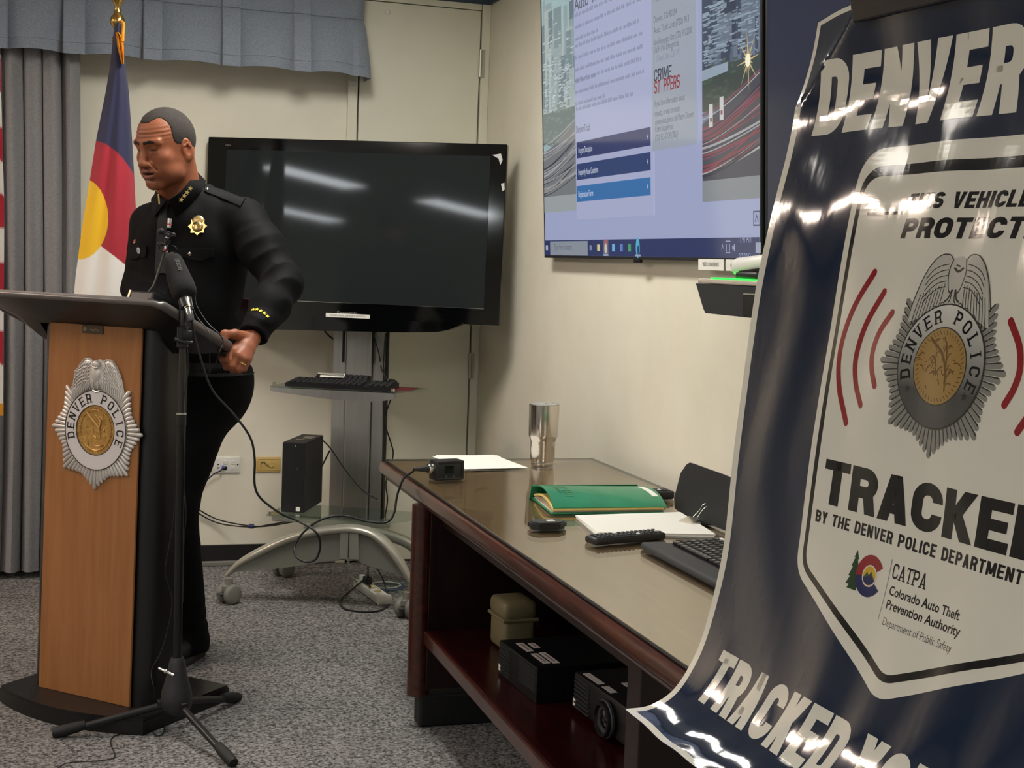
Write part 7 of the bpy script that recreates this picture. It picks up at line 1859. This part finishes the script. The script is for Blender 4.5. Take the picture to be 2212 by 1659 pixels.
# shirt collar: two pointed flaps folded over the neck band
def flap(inner, outer):
    I_, _ = catmull([Dp(*p) for p in inner], 4); O_ = [on_shirt(x, y, .005)[0] for x, y in outer]; O_, _ = catmull(O_, 4); G = []
    for a_, b_ in zip(I_, O_):
        n_ = -unit(ray(392, 410)); row = []
        for k in range(7):
            t = k/6; p = a_*(1-t)+b_*t + n_*.006*math.sin(math.pi*t)
            v_ = float(shirt_sdf(p[None].astype(np.float32))[0])
            if v_ < .004: p = p+n_*(.004-v_)
            row.append(p)
        G.append(row)
    return obj('collar_flap', MB().grid(G, .0035), M_cloth2, sh, smooth=60)
fl_left = flap([(425, 371, 4.57), (414, 385, 4.475), (401, 402, 4.425), (384, 419, 4.40), (364, 432, 4.405)], [(443, 394), (434, 412), (420, 431), (402, 449), (381, 467)])
fl_right = flap([(337, 412, 4.52), (341, 420, 4.46), (347, 427, 4.43), (353, 431, 4.415), (360, 433, 4.405)], [(330, 420), (330, 432), (331, 446), (333, 458), (336, 470)])
# tie
tk_ = NB+TFs*.058-UZ*.008
p0, n0_ = on_shirt(352, 440, .012)
G = []
tie_px = [(360, 434, 8), (358, 441, 9.5), (356, 450, 8), (355, 458, 6.5), (353, 475, 9), (352, 500, 11), (352, 540, 13), (352, 590, 15)]
for x, y, w in tie_px:
    row = []
    for k in range(5):
        p, n = on_shirt(x-w+2*w*k/4, y, .004+.006*(y < 455)); row.append(p if p is not None else Dp(x-w+2*w*k/4, y, 4.45))
    G.append(row)
obj('necktie', MB().grid(G, .006), mat('tie_black', S(25, 23, 24), .55), sh, smooth=60)
# epaulet on the left shoulder
patch('epaulet', [((443, 400), (441, 413)), ((452, 399), (448, 418)), ((475, 404), (470, 426)), ((500, 414), (493, 436)), ((530, 430), (520, 447))], .0045, M_cloth2, bulge=.002)
p, n = on_shirt(447, 411, .006); obj('epaulet_button', MB().lathe([(.006, 0), (.006, .002), (.003, .0035), (0, .0036)], p, n, 16), M_chrome, sh, smooth=50)
# pocket flaps with buttons
patch('pocket_flap', [((388, 536), (460, 536)), ((387, 545), (463, 545)), ((388, 554), (464, 556)), ((400, 556), (452, 557)), ((412, 561), (440, 563))], .004, M_cloth2, sub=10)
p, n = on_shirt(411, 548, .004); obj('pocket_button', MB().lathe([(.006, 0), (.006, .002), (.003, .0035), (0, .0036)], p, n, 16), M_chrome, sh, smooth=50)
patch('pocket_flap', [((279, 534), (318, 532)), ((279, 545), (318, 545)), ((280, 555), (315, 555)), ((284, 560), (300, 560))], .004, M_cloth2, sub=6)
p, n = on_shirt(302, 541, .004); pin = obj('round_pin', MB().lathe([(.011, 0), (.011, .0015), (.009, .0025), (0, .0028)], p, n, 24), mat('pin_white', S(206, 206, 212), .35), officer, label='round white pin', smooth=50)
obj('pin_emblem', MB().lathe([(.006, .003), (.004, .0036), (0, .0037)], p, n, 16), mat('pin_blue', S(130, 140, 166), .4), pin, smooth=50)
def frame_at(px, py, o):
    p, n = on_shirt(px, py, o); r_ = unit(RT-n*(RT @ n)); u_ = np.cross(n, r_); u_ = u_ if u_[2] > 0 else -u_; return p, r_, u_, n
p, r_, u_, n = frame_at(292.5, 521.5, .003)
fp = obj('flag_pin', MB().box(p, (.020, .012, .002), (r_, u_, n), bev=.0006), mat('pin_pink', S(216, 160, 140), .4), officer, label='small striped flag pin')
obj('pin_stripes', MB().box(p+u_*.003+n*.0013, (.020, .002, .0006), (r_, u_, n)).box(p-u_*.002+n*.0013, (.020, .002, .0006), (r_, u_, n)).box(p-r_*.005+u_*.0025+n*.0016, (.009, .006, .0006), (r_, u_, n)), mat('pin_red', S(150, 60, 56), .4), fp)
# gold chest badge
p, r_, u_, n = frame_at(428, 490, .004)
def bpt(x, y, o=0): return p+r_*x+u_*y+n*o
bst = [(badge_star_r(a_, .0310, .0230)*math.cos(a_), badge_star_r(a_, .0310, .0230)*math.sin(a_)) for a_ in np.linspace(0, 2*math.pi, 49)[:-1]]
ol = [(q[0], q[1]) if q[1] < .012 else (max(-.0225, min(.0225, q[0])), q[1]+.010) for q in bst]
gb_ = obj('chest_badge', MB().prism(bst, p, r_, u_, .0035), M_gold, officer, label='gold star badge')
obj('badge_crest', MB().sphere(bpt(0, .021, .002), (.0195, .0160, .005), 20, 10, ax=(r_, u_, n)), noise_col(mat('gold_relief', rough=.3, metal=1), S(196, 164, 108), S(226, 198, 140), 220, 3, bump=.6, bdist=.002), gb_, smooth=60)
obj('badge_dome', MB().lathe([(.018, .002), (.0175, .006), (.014, .0085), (.009, .0105), (0, .0112)], p-u_*.002, n, 28), M_gold, gb_, smooth=60)
# collar stars and cuff stars
M_starg = mat('star_gold', S(226, 206, 130), .3, metal=.7)
M_yel = mat('star_thread', S(224, 206, 60), .7)
for i, (x, y) in enumerate(((411, 407), (404, 415.5), (398, 423), (391.5, 431.5))):
    q0 = Dp(x, y, 4.36)
    dd = unit(ray(x, y)); best = None
    # nearest point of the left flap along this ray
    me = fl_left; vs = np.array([v.co[:] for v in me.data.vertices])+WM[me]
    w_ = vs-C0; tt = w_ @ dd; dist = np.linalg.norm(w_-tt[:, None]*dd, axis=1); cand = tt[dist < .012]; t_ = cand.min()-.0035 if len(cand) else 4.36
    c = C0+dd*t_; nn_ = -dd; r2 = unit(RT-nn_*(RT @ nn_)); u2_ = np.cross(nn_, r2)
    obj('collar_star', MB().prism(star2d(0, 0, .0088, 5, .45, 75), c, r2, u2_, .0025), M_starg, sh)
c = [C0+unit(ray(342+k*.4, 419+4.5*k))*4.345 for k in range(6)]
obj('collar_bar', MB().tube(c, .0022, 8), M_starg, sh, smooth=50)
for i, (x, y) in enumerate(((547, 669.5), (555, 669), (563, 672), (571, 677), (577, 683.5))):
    p, r_, u_, n = frame_at(x, y, .0012)
    obj('cuff_star', MB().prism(star2d(0, 0, .0078, 5, .42, 80), p, r_, u_, .001), M_yel, sh)
# ring on the hand
rd = unit(pipj[2]-kn[2]); rc = kn[2]+(pipj[2]-kn[2])*.42
obj('finger_ring', MB().lathe([(.0128, -.0026), (.0136, -.002), (.0136, .002), (.0128, .0026)], rc, rd, 28), M_gold, bo2, smooth=50, label='gold ring')
nl = unit(th[3]-th[2]); 
# belt
G = []
for k in range(41):
    a_ = 2*math.pi*k/40; row = []
    for z_ in (-.022, .022):
        o_ = waist-UZ*.062+UZ*z_; dd = PLt*math.sin(a_)+PF*math.cos(a_); t_ = .02
        for _ in range(60):
            v_ = float(np.minimum(trouser_sdf((o_+dd*t_)[None].astype(np.float32)), shirt_sdf((o_+dd*t_)[None].astype(np.float32)))[0])
            if v_ > 0: break
            t_ += max(.002, -v_*.5)
        row.append(o_+dd*(t_+.0015))
    G.append(row)
obj('belt', MB().grid(G, .004), M_leather, tr_, smooth=60)
